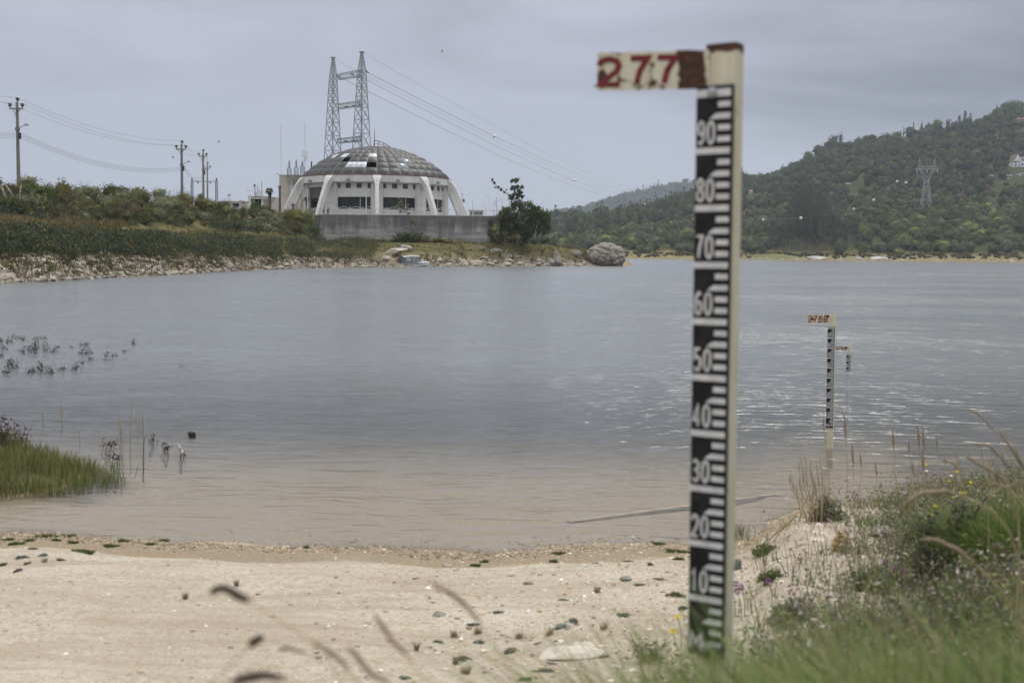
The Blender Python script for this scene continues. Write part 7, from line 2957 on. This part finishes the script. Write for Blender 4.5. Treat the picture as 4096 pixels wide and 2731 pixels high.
def stalk(path, Y, rad, label, m_=None, base=None, group=None, head_n=None, seed=0, name='grass_stalk', bristles=True, stem_r=0.0018, floor=None):
    """path: picture points of the seed head from tip back to its neck; base: where the stem goes (pixels) or None = straight down to the ground."""
    pts = [P(a * K, b * K, Y) for a, b in path]
    neck = pts[-1]
    if base is not None:
        if len(base) == 2:
            g = near_hit(base[0] * K, base[1] * K)
        else:
            g = P(base[0] * K, base[1] * K, base[2])
            g.z = zground(H_near, g.x, g.y)
    else:
        g = Vector((neck.x + 0.1, neck.y + 0.05, zground(H_near, neck.x + 0.1, neck.y + 0.05)))
    e = empty(name, g, label, 'grass stalk', group)
    L = [p - g for p in pts]
    nk = L[-1]
    dirn = (L[-1] - L[-2]).normalized() if len(L) > 1 else Vector((0, 0, -1))
    h = nk.length
    c1 = nk + dirn * h * 0.35
    c2 = Vector((0, 0, h * 0.35))
    bez = [nk * (1 - t) ** 3 + c1 * 3 * t * (1 - t) ** 2 + c2 * 3 * t * t * (1 - t) for t in [i / 8 for i in range(9)]]
    sr = stem_r * (0.5 if Y < 1.5 else 0.8)
    MB().tube(bez, [sr * 0.8] * 4 + [sr] * 5, 5).build('stem', STRAW, e)
    if bristles:
        bristle_head(e, L, rad, m_ or SEED, seed)
    else:
        MB().tube(L, [rad * 0.25] + [rad] * (len(L) - 2) + [rad * 0.3] if len(L) > 2 else [rad * 0.3, rad], 5).build('seed_head', m_ or SEED, e)
    return e


stalk([(480, 1362), (500, 1352), (515, 1350), (530, 1358), (550, 1370), (568, 1376)], 1.25, 0.0065, 'dark blurred seed head hanging close to the lens over the left sand', SEEDD, (520, 1700, 1.15), 'blurred seed heads', seed=1)
stalk([(606, 1461), (594, 1467), (582, 1474)], 1.3, 0.0060, 'small dark blurred seed blob left of centre near the bottom', SEEDD, (560, 1720, 1.2), 'blurred seed heads', seed=2)
stalk([(858, 1408), (880, 1440), (905, 1475), (935, 1505)], 1.25, 0.0042, 'blurred straight seed head slanting right at the bottom centre', SEED, (1000, 1750, 1.3), 'blurred seed heads', seed=3)
stalk([(990, 1338), (1030, 1358), (1065, 1385), (1100, 1425)], 1.4, 0.0046, 'tallest blurred seed head arching over the central sand', SEED, (1170, 1750, 1.35), 'blurred seed heads', seed=4)
stalk([(715, 1478), (745, 1488), (770, 1505), (800, 1535)], 1.2, 0.0042, 'left one of two crossing blurred seed heads at the bottom', SEED, (880, 1760, 1.2), 'blurred seed heads', seed=5)
stalk([(790, 1484), (815, 1498), (830, 1520), (850, 1545), (890, 1566)], 1.15, 0.0044, 'right one of two crossing blurred seed heads at the bottom', SEED, (960, 1760, 1.15), 'blurred seed heads', seed=6)
stalk([(640, 1490), (660, 1487), (700, 1498)], 1.3, 0.0035, 'faint short seed head left of the crossing pair', SEED, (740, 1760, 1.3), 'blurred seed heads', seed=7)
stalk([(530, 1566), (565, 1556), (600, 1550), (650, 1556)], 1.1, 0.0065, 'wide dark seed head cut by the bottom edge', SEEDD, (700, 1760, 1.1), 'blurred seed heads', seed=8)

# ---- right bank: weeds and grasses
V_ = []
n = 0
NW = 22000
Yb = 2.6 + 7.0 * r.uniform(size=NW) ** 1.1
xb = edge_x(Yb) - 0.1 + r.uniform(size=NW) * (0.74 * Yb - edge_x(Yb) + 0.5)
zb_ = H_near(xb, Yb)
dens = 0.35 + 0.65 * sstep(0.35, 0.6, vnoise(xb * 1.6, Yb * 1.6, 3))
dens = dens * np.where(xb - edge_x(Yb) < 0.62, np.where(Yb > 3.9, np.where(xb - edge_x(Yb) < 0.4, 0.03, 0.12), 0.45), np.where(xb - edge_x(Yb) < 0.8, 0.5, 1.0))
ok = (zb_ > -0.03) & (r.uniform(size=NW) < dens)
xb, Yb, zb_ = xb[ok], Yb[ok], zb_[ok]
WEEDC = [[(0.14, 0.165, 0.065), (0.105, 0.125, 0.05), (0.19, 0.20, 0.09)], [(0.165, 0.14, 0.10), (0.10, 0.085, 0.065), (0.17, 0.15, 0.115)], [(0.135, 0.14, 0.12), (0.165, 0.17, 0.145), (0.11, 0.115, 0.095)], [(0.12, 0.082, 0.068), (0.15, 0.11, 0.09)]]
for i in range(len(xb)):
    q = int(r.choice(4, p=[.50, .20, .20, .10]))
    h = r.uniform(0.08, 0.30) * (0.8 if Yb[i] > 7 else 1)
    ns = 5
    b = np.stack([xb[i] + r.normal(size=ns) * 0.02, Yb[i] + r.normal(size=ns) * 0.02, np.full(ns, zb_[i] - 0.01)], 1)
    hh = h * r.uniform(0.6, 1.1, ns)
    sd = int(r.integers(1e6))
    V_.append(blades(b, hh, 0.004, 0.5, sd, 0.4, (-0.1, 0), 2, pick(WEEDC[q], ns, sd)))
    nl = 11
    c = np.stack([xb[i] + r.normal(size=nl) * 0.03, Yb[i] + r.normal(size=nl) * 0.03, zb_[i] + h * r.uniform(0.1, 1.0, nl)], 1)
    V, F = cards(c, 0.021, 0.3, 0.4, sd)
    cc = pick(WEEDC[q], nl, sd + 1)
    if r.uniform() < 0.55:
        m_ = r.uniform(size=nl) < 0.22
        cc[m_] = pick([(0.42, 0.38, 0.33), (0.36, 0.31, 0.27), (0.24, 0.18, 0.16)], int(m_.sum()), sd + 2) if m_.any() else cc[m_]
    V_.append((V, F, np.repeat(cc, 4, 0)))
V, F, C = merge(V_)
C = np.clip(C * 1.3, 0, 0.75)
tag(link('weeds', np_mesh('weeds', V, F, TONE, C)), 'tangle of grey green and brown weeds on the right bank', 'weeds', kind='stuff')

# low turf on the bank
n = 9000
Yt = 3.0 + 6.2 * r.uniform(size=n)
xt = edge_x(Yt) - 0.1 + r.uniform(size=n) * (0.74 * Yt - edge_x(Yt) + 0.4)
zt = H_near(xt, Yt)
ok = (zt > -0.01) & ((xt - edge_x(Yt) > 0.45) | (r.uniform(size=n) < 0.12)) & (vnoise(xt * 2.1, Yt * 2.1, 8) > 0.42)
b = np.stack([xt[ok], Yt[ok], zt[ok] - 0.005], 1)
k = len(b)
V, F, C = blades(b, r.uniform(0.04, 0.12, k), 0.006, 0.6, 12, 0.5, (-0.15, 0), 2, pick([(0.10, 0.135, 0.04), (0.13, 0.16, 0.055), (0.155, 0.15, 0.07)], k, 13))
tag(link('turf', np_mesh('turf', V, F, TONE, C)), 'short green turf between the weeds of the right bank', 'turf', kind='stuff')

# dark bushy patch on the right, and the lush grass in front
def bush_patch(px, py, wpx, hpx, cols, label, seed, leaf=0.02, dens=1.0, name='bush'):
    p = near_hit(px * K, py * K)
    m = p.y / FPX
    w_, h = wpx * K * m / 2, hpx * K * m
    q = np.random.default_rng(seed)
    n = int(5200 * dens)
    d = q.normal(size=(70, 3))
    d /= np.linalg.norm(d, axis=1, keepdims=True)
    d[:, 2] = np.abs(d[:, 2])
    c = d * q.uniform(0.3, 1, (70, 1)) * np.array([w_, w_ * 0.8, h])
    k = q.integers(0, 70, n)
    pts = c[k] + q.normal(size=(n, 3)) * np.array([w_, w_, h]) * 0.11
    pts[:, 2] = np.maximum(pts[:, 2], 0.0)
    V, F = cards(pts, leaf, 0.3, 0.45, seed)
    C = np.repeat(np.clip(pick(cols, n, seed) * 1.35, 0, 0.6), 4, 0)
    e = empty(name, p - Vector((0, 0, 0.02)), label, 'bush')
    link('leaves', np_mesh('leaves', V, F, TONE, C), e)
    mb = MB()
    for j in range(26):
        t_ = Vector(c[j])
        mb.tube([Vector((0, 0, -0.02)) + Vector((q.normal(), q.normal(), 0)) * w_ * 0.25, t_ * 0.6 + Vector((0, 0, 0.02)), t_ * 1.08], [0.003, 0.002, 0.001], 4)
    mb.build('stems', BARK, e)


bush_patch(2200, 1370, 230, 205, [(0.075, 0.08, 0.05), (0.10, 0.105, 0.075), (0.05, 0.05, 0.036), (0.13, 0.13, 0.10)], 'large dark grey green bush on the right bank before the bright grass', 5, 0.026, 1.7)
bush_patch(2110, 1290, 110, 95, [(0.10, 0.082, 0.062), (0.075, 0.06, 0.045), (0.14, 0.12, 0.095)], 'brown twiggy bush left of the large dark bush', 6, 0.018)
bush_patch(2020, 1360, 150, 70, [(0.085, 0.11, 0.045), (0.11, 0.13, 0.06), (0.07, 0.085, 0.05)], 'low fresh green bush with purple flowers', 7, 0.018)
bush_patch(1930, 1265, 46, 48, [(0.42, 0.30, 0.14), (0.36, 0.25, 0.11), (0.46, 0.36, 0.19)], 'straw yellow withered bush by the sand spit', 8, 0.014, 0.6)
bush_patch(1830, 1420, 150, 60, [(0.10, 0.085, 0.065), (0.13, 0.115, 0.085), (0.08, 0.085, 0.05), (0.30, 0.26, 0.22)], 'brown weedy bush dotted with white seeds right of the large gauge', 9, 0.013)
bush_patch(1960, 1440, 150, 60, [(0.10, 0.075, 0.062), (0.14, 0.12, 0.085), (0.085, 0.09, 0.05), (0.34, 0.30, 0.26)], 'reddish brown weedy bush with pale seeds behind the lush grass', 10, 0.013)
bush_patch(1770, 1330, 60, 36, [(0.09, 0.12, 0.04), (0.12, 0.14, 0.05)], 'small green cushion on the sand spit right of the gauge', 11, 0.012, 0.5)
bush_patch(1760, 1268, 70, 26, [(0.10, 0.135, 0.04), (0.13, 0.16, 0.055)], 'bright green cushion at the waterline right of the gauge', 12, 0.014, 0.5)
bush_patch(1690, 1308, 32, 40, [(0.24, 0.26, 0.23), (0.19, 0.21, 0.18)], 'silvery leaved plant touching the right side of the large gauge', 13, 0.014, 0.35)
bush_patch(1900, 1195, 90, 60, [(0.13, 0.13, 0.08), (0.10, 0.09, 0.07), (0.16, 0.15, 0.10)], 'grey tuft at the foot of the tall dry stalks', 14, 0.02, 0.5)

GRASSC = [(0.165, 0.235, 0.07), (0.20, 0.27, 0.09), (0.13, 0.185, 0.055), (0.26, 0.26, 0.125), (0.32, 0.285, 0.155)]
n = 15000
Yg = 2.0 + 0.95 * r.uniform(size=n) ** 0.9
u0 = np.interp(Yg, [2.0, 2.6, 3.2, 3.8], [0.155, 0.20, 0.27, 0.36])
xg = Yg * (u0 + (0.85 - u0) * r.uniform(size=n))
b = np.stack([xg, Yg, H_near(xg, Yg) - 0.01], 1)
hh = r.uniform(0.14, 0.30, n)
hh = hh * 0.75
P1 = blades(b, hh, 0.0065, 0.55, 31, 0.75, (-0.55, 0.05), 4, pick(GRASSC, n, 32))
n = 7500
Yg = 1.15 + 0.75 * r.uniform(size=n)
u0 = np.interp(Yg, [1.15, 2.0], [0.17, 0.165])
xg = Yg * (u0 + 0.115 + (0.80 - u0) * r.uniform(size=n))
b = np.stack([xg, Yg, H_near(xg, Yg) - 0.01], 1)
top = CAM_Z - 0.272 * Yg - 0.06 * r.uniform(size=n) ** 0.7 * Yg
P2 = blades(b, np.maximum(top - b[:, 2], 0.15) * r.uniform(0.75, 1.12, n), 0.0065, 0.45, 33, 0.6, (-0.45, 0.05), 4, pick(GRASSC, n, 34))
V1 = merge([P1, P2])
tag(link('grass', np_mesh('grass', V1[0], V1[1], TONE, V1[2])), 'lush long green grass blowing left in the bottom right corner', 'grass', kind='stuff')
# bright tussock at the right edge
p = near_hit(2345 * K, 1350 * K)
n = 3200
a = r.uniform(0, 6.28, n)
q = np.sqrt(r.uniform(size=n)) * 0.34
b = np.stack([p.x + 0.14 + q * np.cos(a), p.y + q * np.sin(a), np.full(n, p.z - 0.02)], 1)
V1 = blades(b, r.uniform(0.22, 0.42, n), 0.006, 0.6, 41, 0.8, (-0.35, -0.1), 4, pick([(0.12, 0.17, 0.045), (0.15, 0.20, 0.06), (0.10, 0.14, 0.038)], n, 42))
o = link('grass_tussock', np_mesh('grass_tussock', V1[0], V1[1], TONE, V1[2]))
tag(o, 'bright green grass tussock at the right edge above the lush grass', 'grass tussock')
# grass round the foot of the gauge
n = 900
Yg = r.uniform(1.72, 2.04, n)
xg = Yg * r.uniform(0.115, 0.20, n)
b = np.stack([xg, Yg, H_near(xg, Yg) - 0.01], 1)
V1 = blades(b, np.maximum(CAM_Z - 0.300 * Yg - b[:, 2], 0.1) * r.uniform(0.55, 1.08, n), 0.0065, 0.5, 45, 0.6, (-0.5, 0), 4, pick(GRASSC + [(0.24, 0.19, 0.09)], n, 46))
tag(link('grass', np_mesh('grass', V1[0], V1[1], TONE, V1[2])), 'green grass hiding the foot of the large gauge', 'grass', kind='stuff')

# ---- tall dry stalks
for i in range(34):
    bx_ = random.uniform(1835, 1905)
    tx = bx_ + random.gauss(-12, 18)
    ty = random.uniform(1035, 1120) + abs(tx - 1862) * 0.4
    Y = near_hit(bx_ * K, 1192 * K).y + random.uniform(-.25, .25)
    stalk([(tx, ty), (tx + 1.5, ty + 14), (tx + 3, ty + 28)], Y, 0.008, 'tall pale dry grass stalk %s of the sheaf below the 2769 gauge' % (w3 := 'at the left' if bx_ < 1858 else 'in the middle' if bx_ < 1882 else 'at the right'), PLUME, (bx_, 1192, Y), 'dry stalks by the second gauge, ' + w3, seed=i, bristles=False, stem_r=0.0035)
for i, (tx, ty, bx_, by) in enumerate(((1940, 955, 1944, 1190), (1957, 1020, 1960, 1190), (2050, 985, 2060, 1190), (2108, 975, 2100, 1190), (2120, 985, 2112, 1200), (2118, 1030, 2128, 1200), (2086, 1010, 2088, 1190), (1975, 1040, 1968, 1195), (2010, 1060, 2015, 1195), (2140, 1090, 2135, 1210), (2150, 1000, 2160, 1205), (2095, 1060, 2100, 1200), (1890, 960, 1905, 1190))):
    Y = 8.6
    ln = 52 if i < 6 else 30
    stalk([(tx, ty), (tx + 1.5, ty + ln * 0.5), (tx + 3, ty + ln)], Y, 0.011 if i < 6 else 0.008, 'single tall dry stalk with a narrow head between second gauge and right edge', SEED, (bx_, by, Y), 'single dry stalks on the right bank', seed=60 + i, bristles=False, stem_r=0.0035)
SC = [([(2218, 940), (2240, 946), (2262, 965), (2280, 985)], (2330, 1330), 4.4, 0.008), ([(2238, 1020), (2270, 1022), (2300, 1050), (2325, 1085)], (2350, 1340), 3.8, 0.009), ([(2290, 985), (2310, 1010), (2335, 1050), (2350, 1080)], (2390, 1340), 3.8, 0.010),
      ([(2215, 1045), (2240, 1060), (2285, 1085), (2320, 1120)], (2360, 1350), 3.4, 0.010), ([(2065, 1180), (2085, 1150), (2120, 1130), (2170, 1128), (2215, 1140)], (2330, 1400), 2.5, 0.010), ([(2270, 1110), (2310, 1120), (2345, 1105)], (2390, 1350), 2.6, 0.010),
      ([(2115, 1238), (2150, 1240), (2200, 1262), (2245, 1300)], (2385, 1450), 2.3, 0.011), ([(2160, 1055), (2185, 1062), (2210, 1080)], (2260, 1330), 4.2, 0.007), ([(2330, 1030), (2345, 1060), (2360, 1085)], (2400, 1330), 3.8, 0.008), ([(2235, 1195), (2250, 1160), (2268, 1140)], (2330, 1350), 3.0, 0.008),
      ([(2140, 1110), (2150, 1125), (2165, 1150)], (2200, 1320), 4.5, 0.007)]
for i, (path, base, Y, rad) in enumerate(SC):
    stalk(path, Y, rad * 0.68, ['arching foxtail, topmost at the right edge', 'foxtail drooping left, second from the top at the right edge', 'straight foxtail slanting down at the right edge', 'foxtail slanting below the two top ones at the right edge', 'thick blurred foxtail arching over the dark rock in the water',
                         'curled foxtail cut by the right edge', 'thick blurred foxtail with a long stem crossing the dark bush', 'small foxtail above the white flowers', 'short foxtail at the very right edge', 'dark foxtail hanging down over the bright tussock', 'small bent foxtail by the yellow flowers'][i],
          SEED if i != 9 else SEEDD, (*base, Y + 0.05), 'foxtails on the right bank', seed=80 + i, stem_r=0.0026 if Y > 3 else 0.0032)

for i in range(30):
    bx_ = random.uniform(2080, 2350)
    tx, ty = bx_ - random.uniform(0, 40), random.uniform(1010, 1150)
    Y = near_hit(bx_ * K, 1230 * K).y + random.uniform(-0.8, 0.3)
    stalk([(tx, ty), (tx + 3, ty + 16), (tx + 7, ty + 32)], Y, 0.006, 'thin straw coloured stalk rising from the weeds at the upper right bank', PLUME, (bx_, 1230, Y), 'thin straw stalks of the right bank', seed=120 + i, bristles=False, stem_r=0.0024)

# ---- flowers
def flower(px, py, col, kind, i, label, dia):
    h = near_hit(px * K, (py + 70) * K)
    Y = h.y
    p = P(px * K, py * K, Y)
    g = Vector((p.x + 0.02, Y, zground(H_near, p.x + 0.02, Y)))
    if p.z < g.z + 0.04:
        p.z = g.z + 0.06
    e = empty('flower', g, label, 'flower', kind + ' flowers on the right bank')
    t = p - g
    MB().tube([Vector((0, 0, -0.01)), t * 0.5 + Vector((0.008, 0, 0)), t], [0.0018, 0.0015, 0.0012], 5).build('stem', mat_stem, e)
    q = np.random.default_rng(i)
    if kind == 'purple':
        n = 60
        d = q.normal(size=(n, 3))
        d /= np.linalg.norm(d, axis=1, keepdims=True)
        V, F = cards(d * dia * 0.38 + np.array(t[:]), dia * 0.34, 0.2, 0.4, i)
        C = np.repeat(pick([(0.27, 0.105, 0.28), (0.20, 0.075, 0.22), (0.34, 0.17, 0.34)], n, i), 4, 0)
    else:
        n = 13
        a = np.arange(n) * 6.283 / n
        tilt = q.uniform(0.2, 0.5)
        d = np.stack([np.cos(a), np.sin(a) * 0.8 - 0.2, np.sin(a) * tilt + 0.3], 1)
        s = np.stack([-np.sin(a), np.cos(a) * 0.8, np.cos(a) * tilt], 1) * dia * 0.13
        A, B = np.array(t[:]) + d * dia * 0.06, np.array(t[:]) + d * dia * 0.5
        V = np.stack([A - s * 0.5, A + s * 0.5, B + s, B - s], 1).reshape(-1, 3)
        F = np.arange(4 * n).reshape(n, 4)
        C = np.repeat(pick([col], n, i, 0.12), 4, 0)
    link('petals', np_mesh('petals', V, F, TONE, C), e)
    if kind != 'purple':
        MB().lathe([(0, 0.004), (dia * 0.16, 0.002), (dia * 0.18, -0.004), (0, -0.012)], t, 8).build('flower_head', mat('flower centre', (0.40, 0.27, 0.03), 0.9, 0.2, 20) if i == 1 else bpy.data.materials['flower centre'], e)


mat_stem = mat('green stem', (0.10, 0.12, 0.05), 0.8, 0.2, 20)
i = 0
YEL, WHI = (0.58, 0.44, 0.03), (0.70, 0.70, 0.68)
for px, py in ((2126, 1068), (2198, 1083), (2190, 1142), (2148, 1162), (2207, 1132), (2166, 1196), (2138, 1182), (2215, 1132), (2230, 1108), (2120, 1250), (2180, 1105), (1556, 1417), (1545, 1450), (2272, 1175)):
    i += 1
    flower(px, py, YEL, 'yellow', i, 'yellow daisy like flower ' + ('left of the large gauge near the grass' if px < 1700 else 'among the weeds at the upper right bank'), 0.026)
for px, py in ((2185, 1093), (2199, 1140), (2254, 1156), (2270, 1168), (2232, 1148), (2128, 1082), (2160, 1270), (2245, 1316)):
    i += 1
    flower(px, py, WHI, 'white', i, 'white puffy flower among the weeds at the right bank', 0.026)
for px, py in ((2057, 1302), (2068, 1262), (2033, 1290), (2116, 1281), (2101, 1288), (1764, 1333), (1690, 1340), (1702, 1347), (1694, 1358), (2115, 1182), (2078, 1310), (1680, 1345)):
    i += 1
    flower(px, py, None, 'purple', i, 'purple clover flower ' + ('just right of the large gauge' if px < 1800 else 'in the low fresh green bush'), 0.030)
for px, py in ((1880, 1205), (1872, 1222), (1868, 1238), (1885, 1240), (1892, 1225), (1850, 1215)):
    i += 1
    flower(px, py, (0.68, 0.60, 0.56), 'pinkish white', i, 'pinkish white clover flower near the tall dry sheaf', 0.03)

# ---- islet on the left and plants standing in the water
V_ = []
for i in range(950):
    a, q = r.uniform(0, 6.28), math.sqrt(r.uniform())
    x, Y = -5.2 + 2.05 * q * math.cos(a), 10.1 + 1.2 * q * math.sin(a)
    z = zground(H_near, x, Y)
    if z < -0.07:
        continue
    nb = 16
    b = np.stack([x + r.normal(size=nb) * 0.06, Y + r.normal(size=nb) * 0.06, np.full(nb, z - 0.01)], 1)
    purple = (Y > 10.0 and x < -4.4 and r.uniform() < 0.75)
    cc = [(0.12, 0.085, 0.08), (0.15, 0.115, 0.10), (0.09, 0.075, 0.06)] if purple else [(0.14, 0.18, 0.05), (0.17, 0.20, 0.065), (0.20, 0.20, 0.085), (0.22, 0.19, 0.10)]
    V_.append(blades(b, r.uniform(0.08, 0.21, nb) * (1.3 if purple else 1), 0.010, 0.35, int(r.integers(1e6)), 0.4, segs=2, cols=pick(cc, nb, int(r.integers(1e6)))))
    if purple:
        c = b + np.array([0, 0, 0.22]) * r.uniform(0.4, 1.2, (nb, 1))
        V, F = cards(c, 0.035, 0.2, 0.5, int(r.integers(1e6)))
        V_.append((V, F, np.repeat(pick(cc + [(0.26, 0.23, 0.19)], nb, 3), 4, 0)))
V, F, C = merge(V_)
tag(link('islet_grass', np_mesh('islet_grass', V, F, TONE, C)), 'green grass and purplish weeds on the low islet at the left edge', 'grass', kind='stuff')
DEADM = mat('drowned stem', (0.055, 0.042, 0.036), 0.9, 0.3, 8)
ZW = lambda x, y: (x / 4.704, 1300 + y / 4.704)


def drowned(px, py, hpx, wpx, label, group, seed):
    p = PZ(px, py, 0)
    m = p.y / FPX
    h, w_ = hpx * m, wpx * m
    q = np.random.default_rng(seed)
    e = empty('drowned_shrub', p, label, 'drowned plant', group)
    mb = MB()
    nb = 5 + int(w_ * 26)
    pts = []
    for k in range(nb):
        a = q.uniform(-1, 1)
        b0 = Vector((a * w_ * 0.25, q.normal() * w_ * 0.12, -0.15))
        tip = Vector((a * w_ * 0.5 + q.normal() * 0.02, q.normal() * w_ * 0.2, h * q.uniform(0.45, 1.0)))
        mid = (b0 + tip) / 2 + Vector((q.normal() * 0.04, 0, 0))
        mb.tube([b0, mid, tip], [0.0035, 0.003, 0.0015], 4, False)
        for j in range(16):
            t = q.uniform(0.35, 1.0)
            pts.append(b0.lerp(tip, t) + Vector((q.normal(), q.normal(), q.normal())) * 0.028)
    mb.build('stems', DEADM, e)
    A = np.array([v[:] for v in pts])
    A = A[A[:, 2] > 0.015]
    if len(A):
        V, F = cards(A, 0.030, 0.2, 0.5, seed)
        link('leaves', np_mesh('leaves', V, F, TONE, np.repeat(pick([(0.07, 0.055, 0.045), (0.10, 0.075, 0.06), (0.05, 0.05, 0.042)], len(A), seed), 4, 0)), e)


DR = [(10, 335, 100, 60), (285, 262, 85, 110), (415, 303, 105, 60), (175, 352, 90, 110), (70, 470, 130, 70), (410, 530, 110, 90), (600, 545, 200, 210), (690, 470, 230, 90), (680, 292, 60, 80), (800, 268, 60, 90), (860, 510, 250, 60), (990, 525, 120, 90), (1080, 435, 45, 60),
      (30, 605, 100, 80), (170, 785, 160, 70), (285, 845, 190, 120), (120, 930, 190, 110), (550, 925, 100, 90), (630, 890, 120, 80), (770, 885, 230, 90), (935, 935, 180, 90), (1185, 862, 80, 130), (1440, 862, 150, 120), (1555, 735, 70, 60), (1340, 432, 45, 70), (1515, 402, 45, 60), (1615, 408, 90, 40),
      (1600, 562, 115, 130), (1505, 545, 50, 50), (1700, 562, 90, 70), (1720, 688, 85, 70), (2010, 608, 100, 70), (2135, 605, 75, 40), (2030, 682, 30, 70), (2340, 522, 25, 40)]
for i, (x, y, h, w_) in enumerate(DR):
    px, py = ZW(x, y)
    where = 'far left group' if x < 500 else 'largest clump of the group' if x < 760 else 'middle of the group' if x < 1250 else 'right end of the group'
    drowned(px, py, h / 4.704, w_ / 4.704, 'dark dead shrub standing in the left water, ' + where, 'drowned shrubs in the left water, ' + where, 2000 + i)
for i, (px, py, h, w_, lab) in enumerate(((435, 1790, 32, 60, 'dark drowned twigs just right of the islet tip'), (460, 1845, 30, 50, 'bent dark twigs in the water right of the islet'), (665, 1805, 34, 24, 'small dark sprig in the water right of the pale reeds'), (715, 1832, 22, 44, 'low dark sprig by the pale floating reed'),
                                          (533, 1380, 28, 8, 'single thin dark stem alone in the open water'), (500, 1408, 6, 16, 'small dark speck of weed in the open water'), (725, 1468, 6, 10, 'tiny dark weed tip in the open water'), (600, 1770, 22, 30, 'short dark stems behind the pale reeds'))):
    drowned(px, py, h, w_, lab, None, 2100 + i)
# pale reeds
e = empty('reed_clump', PZ(530, 1790, 0), 'sparse clump of thin pale reeds standing in the left water', 'reeds')
O = Vector(e.location)
q = random.Random(6)
for i in range(20):
    px = q.uniform(475, 600)
    yb = q.uniform(1750, 1830)
    yt = q.uniform(1590, 1700)
    Y = PZ(px, yb, 0).y
    a, b = P(px, yb, Y), P(px + q.uniform(-6, 8), yt, Y)
    a.z = -0.2
    md = a.lerp(b, 0.75)
    MB().tube([a - O, md - O, b - O], [0.0015, 0.0015, 0.001], 4).build('reed', STRAW if i % 3 else BARK, e)
    if i % 2 == 0:
        MB().tube([md.lerp(b, 0.3) - O, md.lerp(b, 0.7) - O, b - O], [0.0015, 0.0035, 0.0015], 5).build('seed_head', PLUME, e)
for i, (px, yb, yt, lab) in enumerate(((572, 1880, 1760, 'green reed stem standing right of the pale reeds'), (244, 1690, 1615, 'brown reed head at the back of the islet, right one'), (170, 1690, 1645, 'brown reed head at the back of the islet, left one'), (316, 1760, 1715, 'thin grey stem at the right of the islet'), (420, 1800, 1740, 'thin stem between islet and pale reeds'))):
    Y = PZ(px, yb, 0).y
    a, b = P(px, yb, Y), P(px + 3, yt, Y)
    a.z = -0.15
    o = MB().tube([a, a.lerp(b, 0.6), a.lerp(b, 0.62), b], [0.006, 0.005, 0.011 if i in (1, 2) else 0.005, 0.004], 5).build('reed', STRAW if i else mat('green reed', (0.10, 0.13, 0.05), 0.8, 0.2, 10))
    tag(o, lab, 'reed')
a, b = PZ(712, 1775, 0.004), PZ(742, 1828, 0.004)
o = MB().tube([a, a.lerp(b, 0.5), b], [0.006, 0.010, 0.005], 6).build('floating_reed', mat('bleached reed', (0.40, 0.39, 0.35), 0.8, 0.15, 8))
tag(o, 'pale straight reed floating near the small dark sprigs', 'reed')
# sprouts at the water edge
for i in range(38):
    px = random.uniform(2860, 3130)
    py = random.uniform(2100, 2200)
    p = PZ(px, py, 0)
    n = 5
    b = np.stack([r.normal(size=n) * 0.015, r.normal(size=n) * 0.015, np.full(n, -0.05)], 1)
    V, F, C = blades(b, r.uniform(0.09, 0.16, n), 0.006, 0.3, i, 0.4, segs=2, cols=pick([(0.13, 0.15, 0.05), (0.17, 0.16, 0.07)], n, i))
    o = link('sprout', np_mesh('sprout', V, F, TONE, C))
    o.location = p
    tag(o, 'thin green sprout in the shallows right of the large gauge', 'sprout', 'sprouts in the shallows')
for i, (x0, y0, x1, y1) in enumerate(((3175, 2150, 3075, 2165), (3190, 2120, 3090, 2172))):
    a, b = near_hit(x0, y0), near_hit(x1, y1)
    o = MB().tube([a + Vector((0, 0, 0.12)), (a + b) / 2 + Vector((0, 0, 0.07)), b + Vector((0, 0, 0.01))], [0.006, 0.007, 0.004], 5).build('fallen_stalk', STRAW)
    tag(o, ('upper' if i == 0 else 'lower') + ' of two fallen straw stalks pointing into the water', 'stalk')
# birds in the grey sky
def bird(px, py, Y, label, span):
    p = P(px, py, Y)
    mb = MB().tube([(-0.2, 0, 0), (-0.08, 0, 0.02), (0.08, 0, 0.02), (0.25, 0, 0)], [0.02, 0.05, 0.05, 0.01], 6)
    for s in (-1, 1):
        mb.add([(-0.12, 0, 0.04), (0.14, 0, 0.04), (0.10, s * span * 0.5, 0.25), (-0.02, s * span * 0.5, 0.25)], [(0, 1, 2, 3)])
        mb.add([(-0.12, 0, 0.055), (0.14, 0, 0.055), (0.10, s * span * 0.5, 0.262), (-0.02, s * span * 0.5, 0.262)], [(3, 2, 1, 0)])
    o = mb.build('bird', BLACK, None, False, p)
    o.scale = (0.65, 0.65, 0.65)
    o.rotation_euler = (0.9, 0.3, 0.6)
    tag(o, label, 'bird', 'birds in the sky')


bird(874, 569, 150, 'tiny dark bird in the sky right of the utility poles', 0.5)
bird(1767, 209, 160, 'tiny dark bird in the sky right of the transmission tower', 0.9)
bird(690, 631, 150, 'tiny dark bird in the sky left of the second utility pole', 0.4)
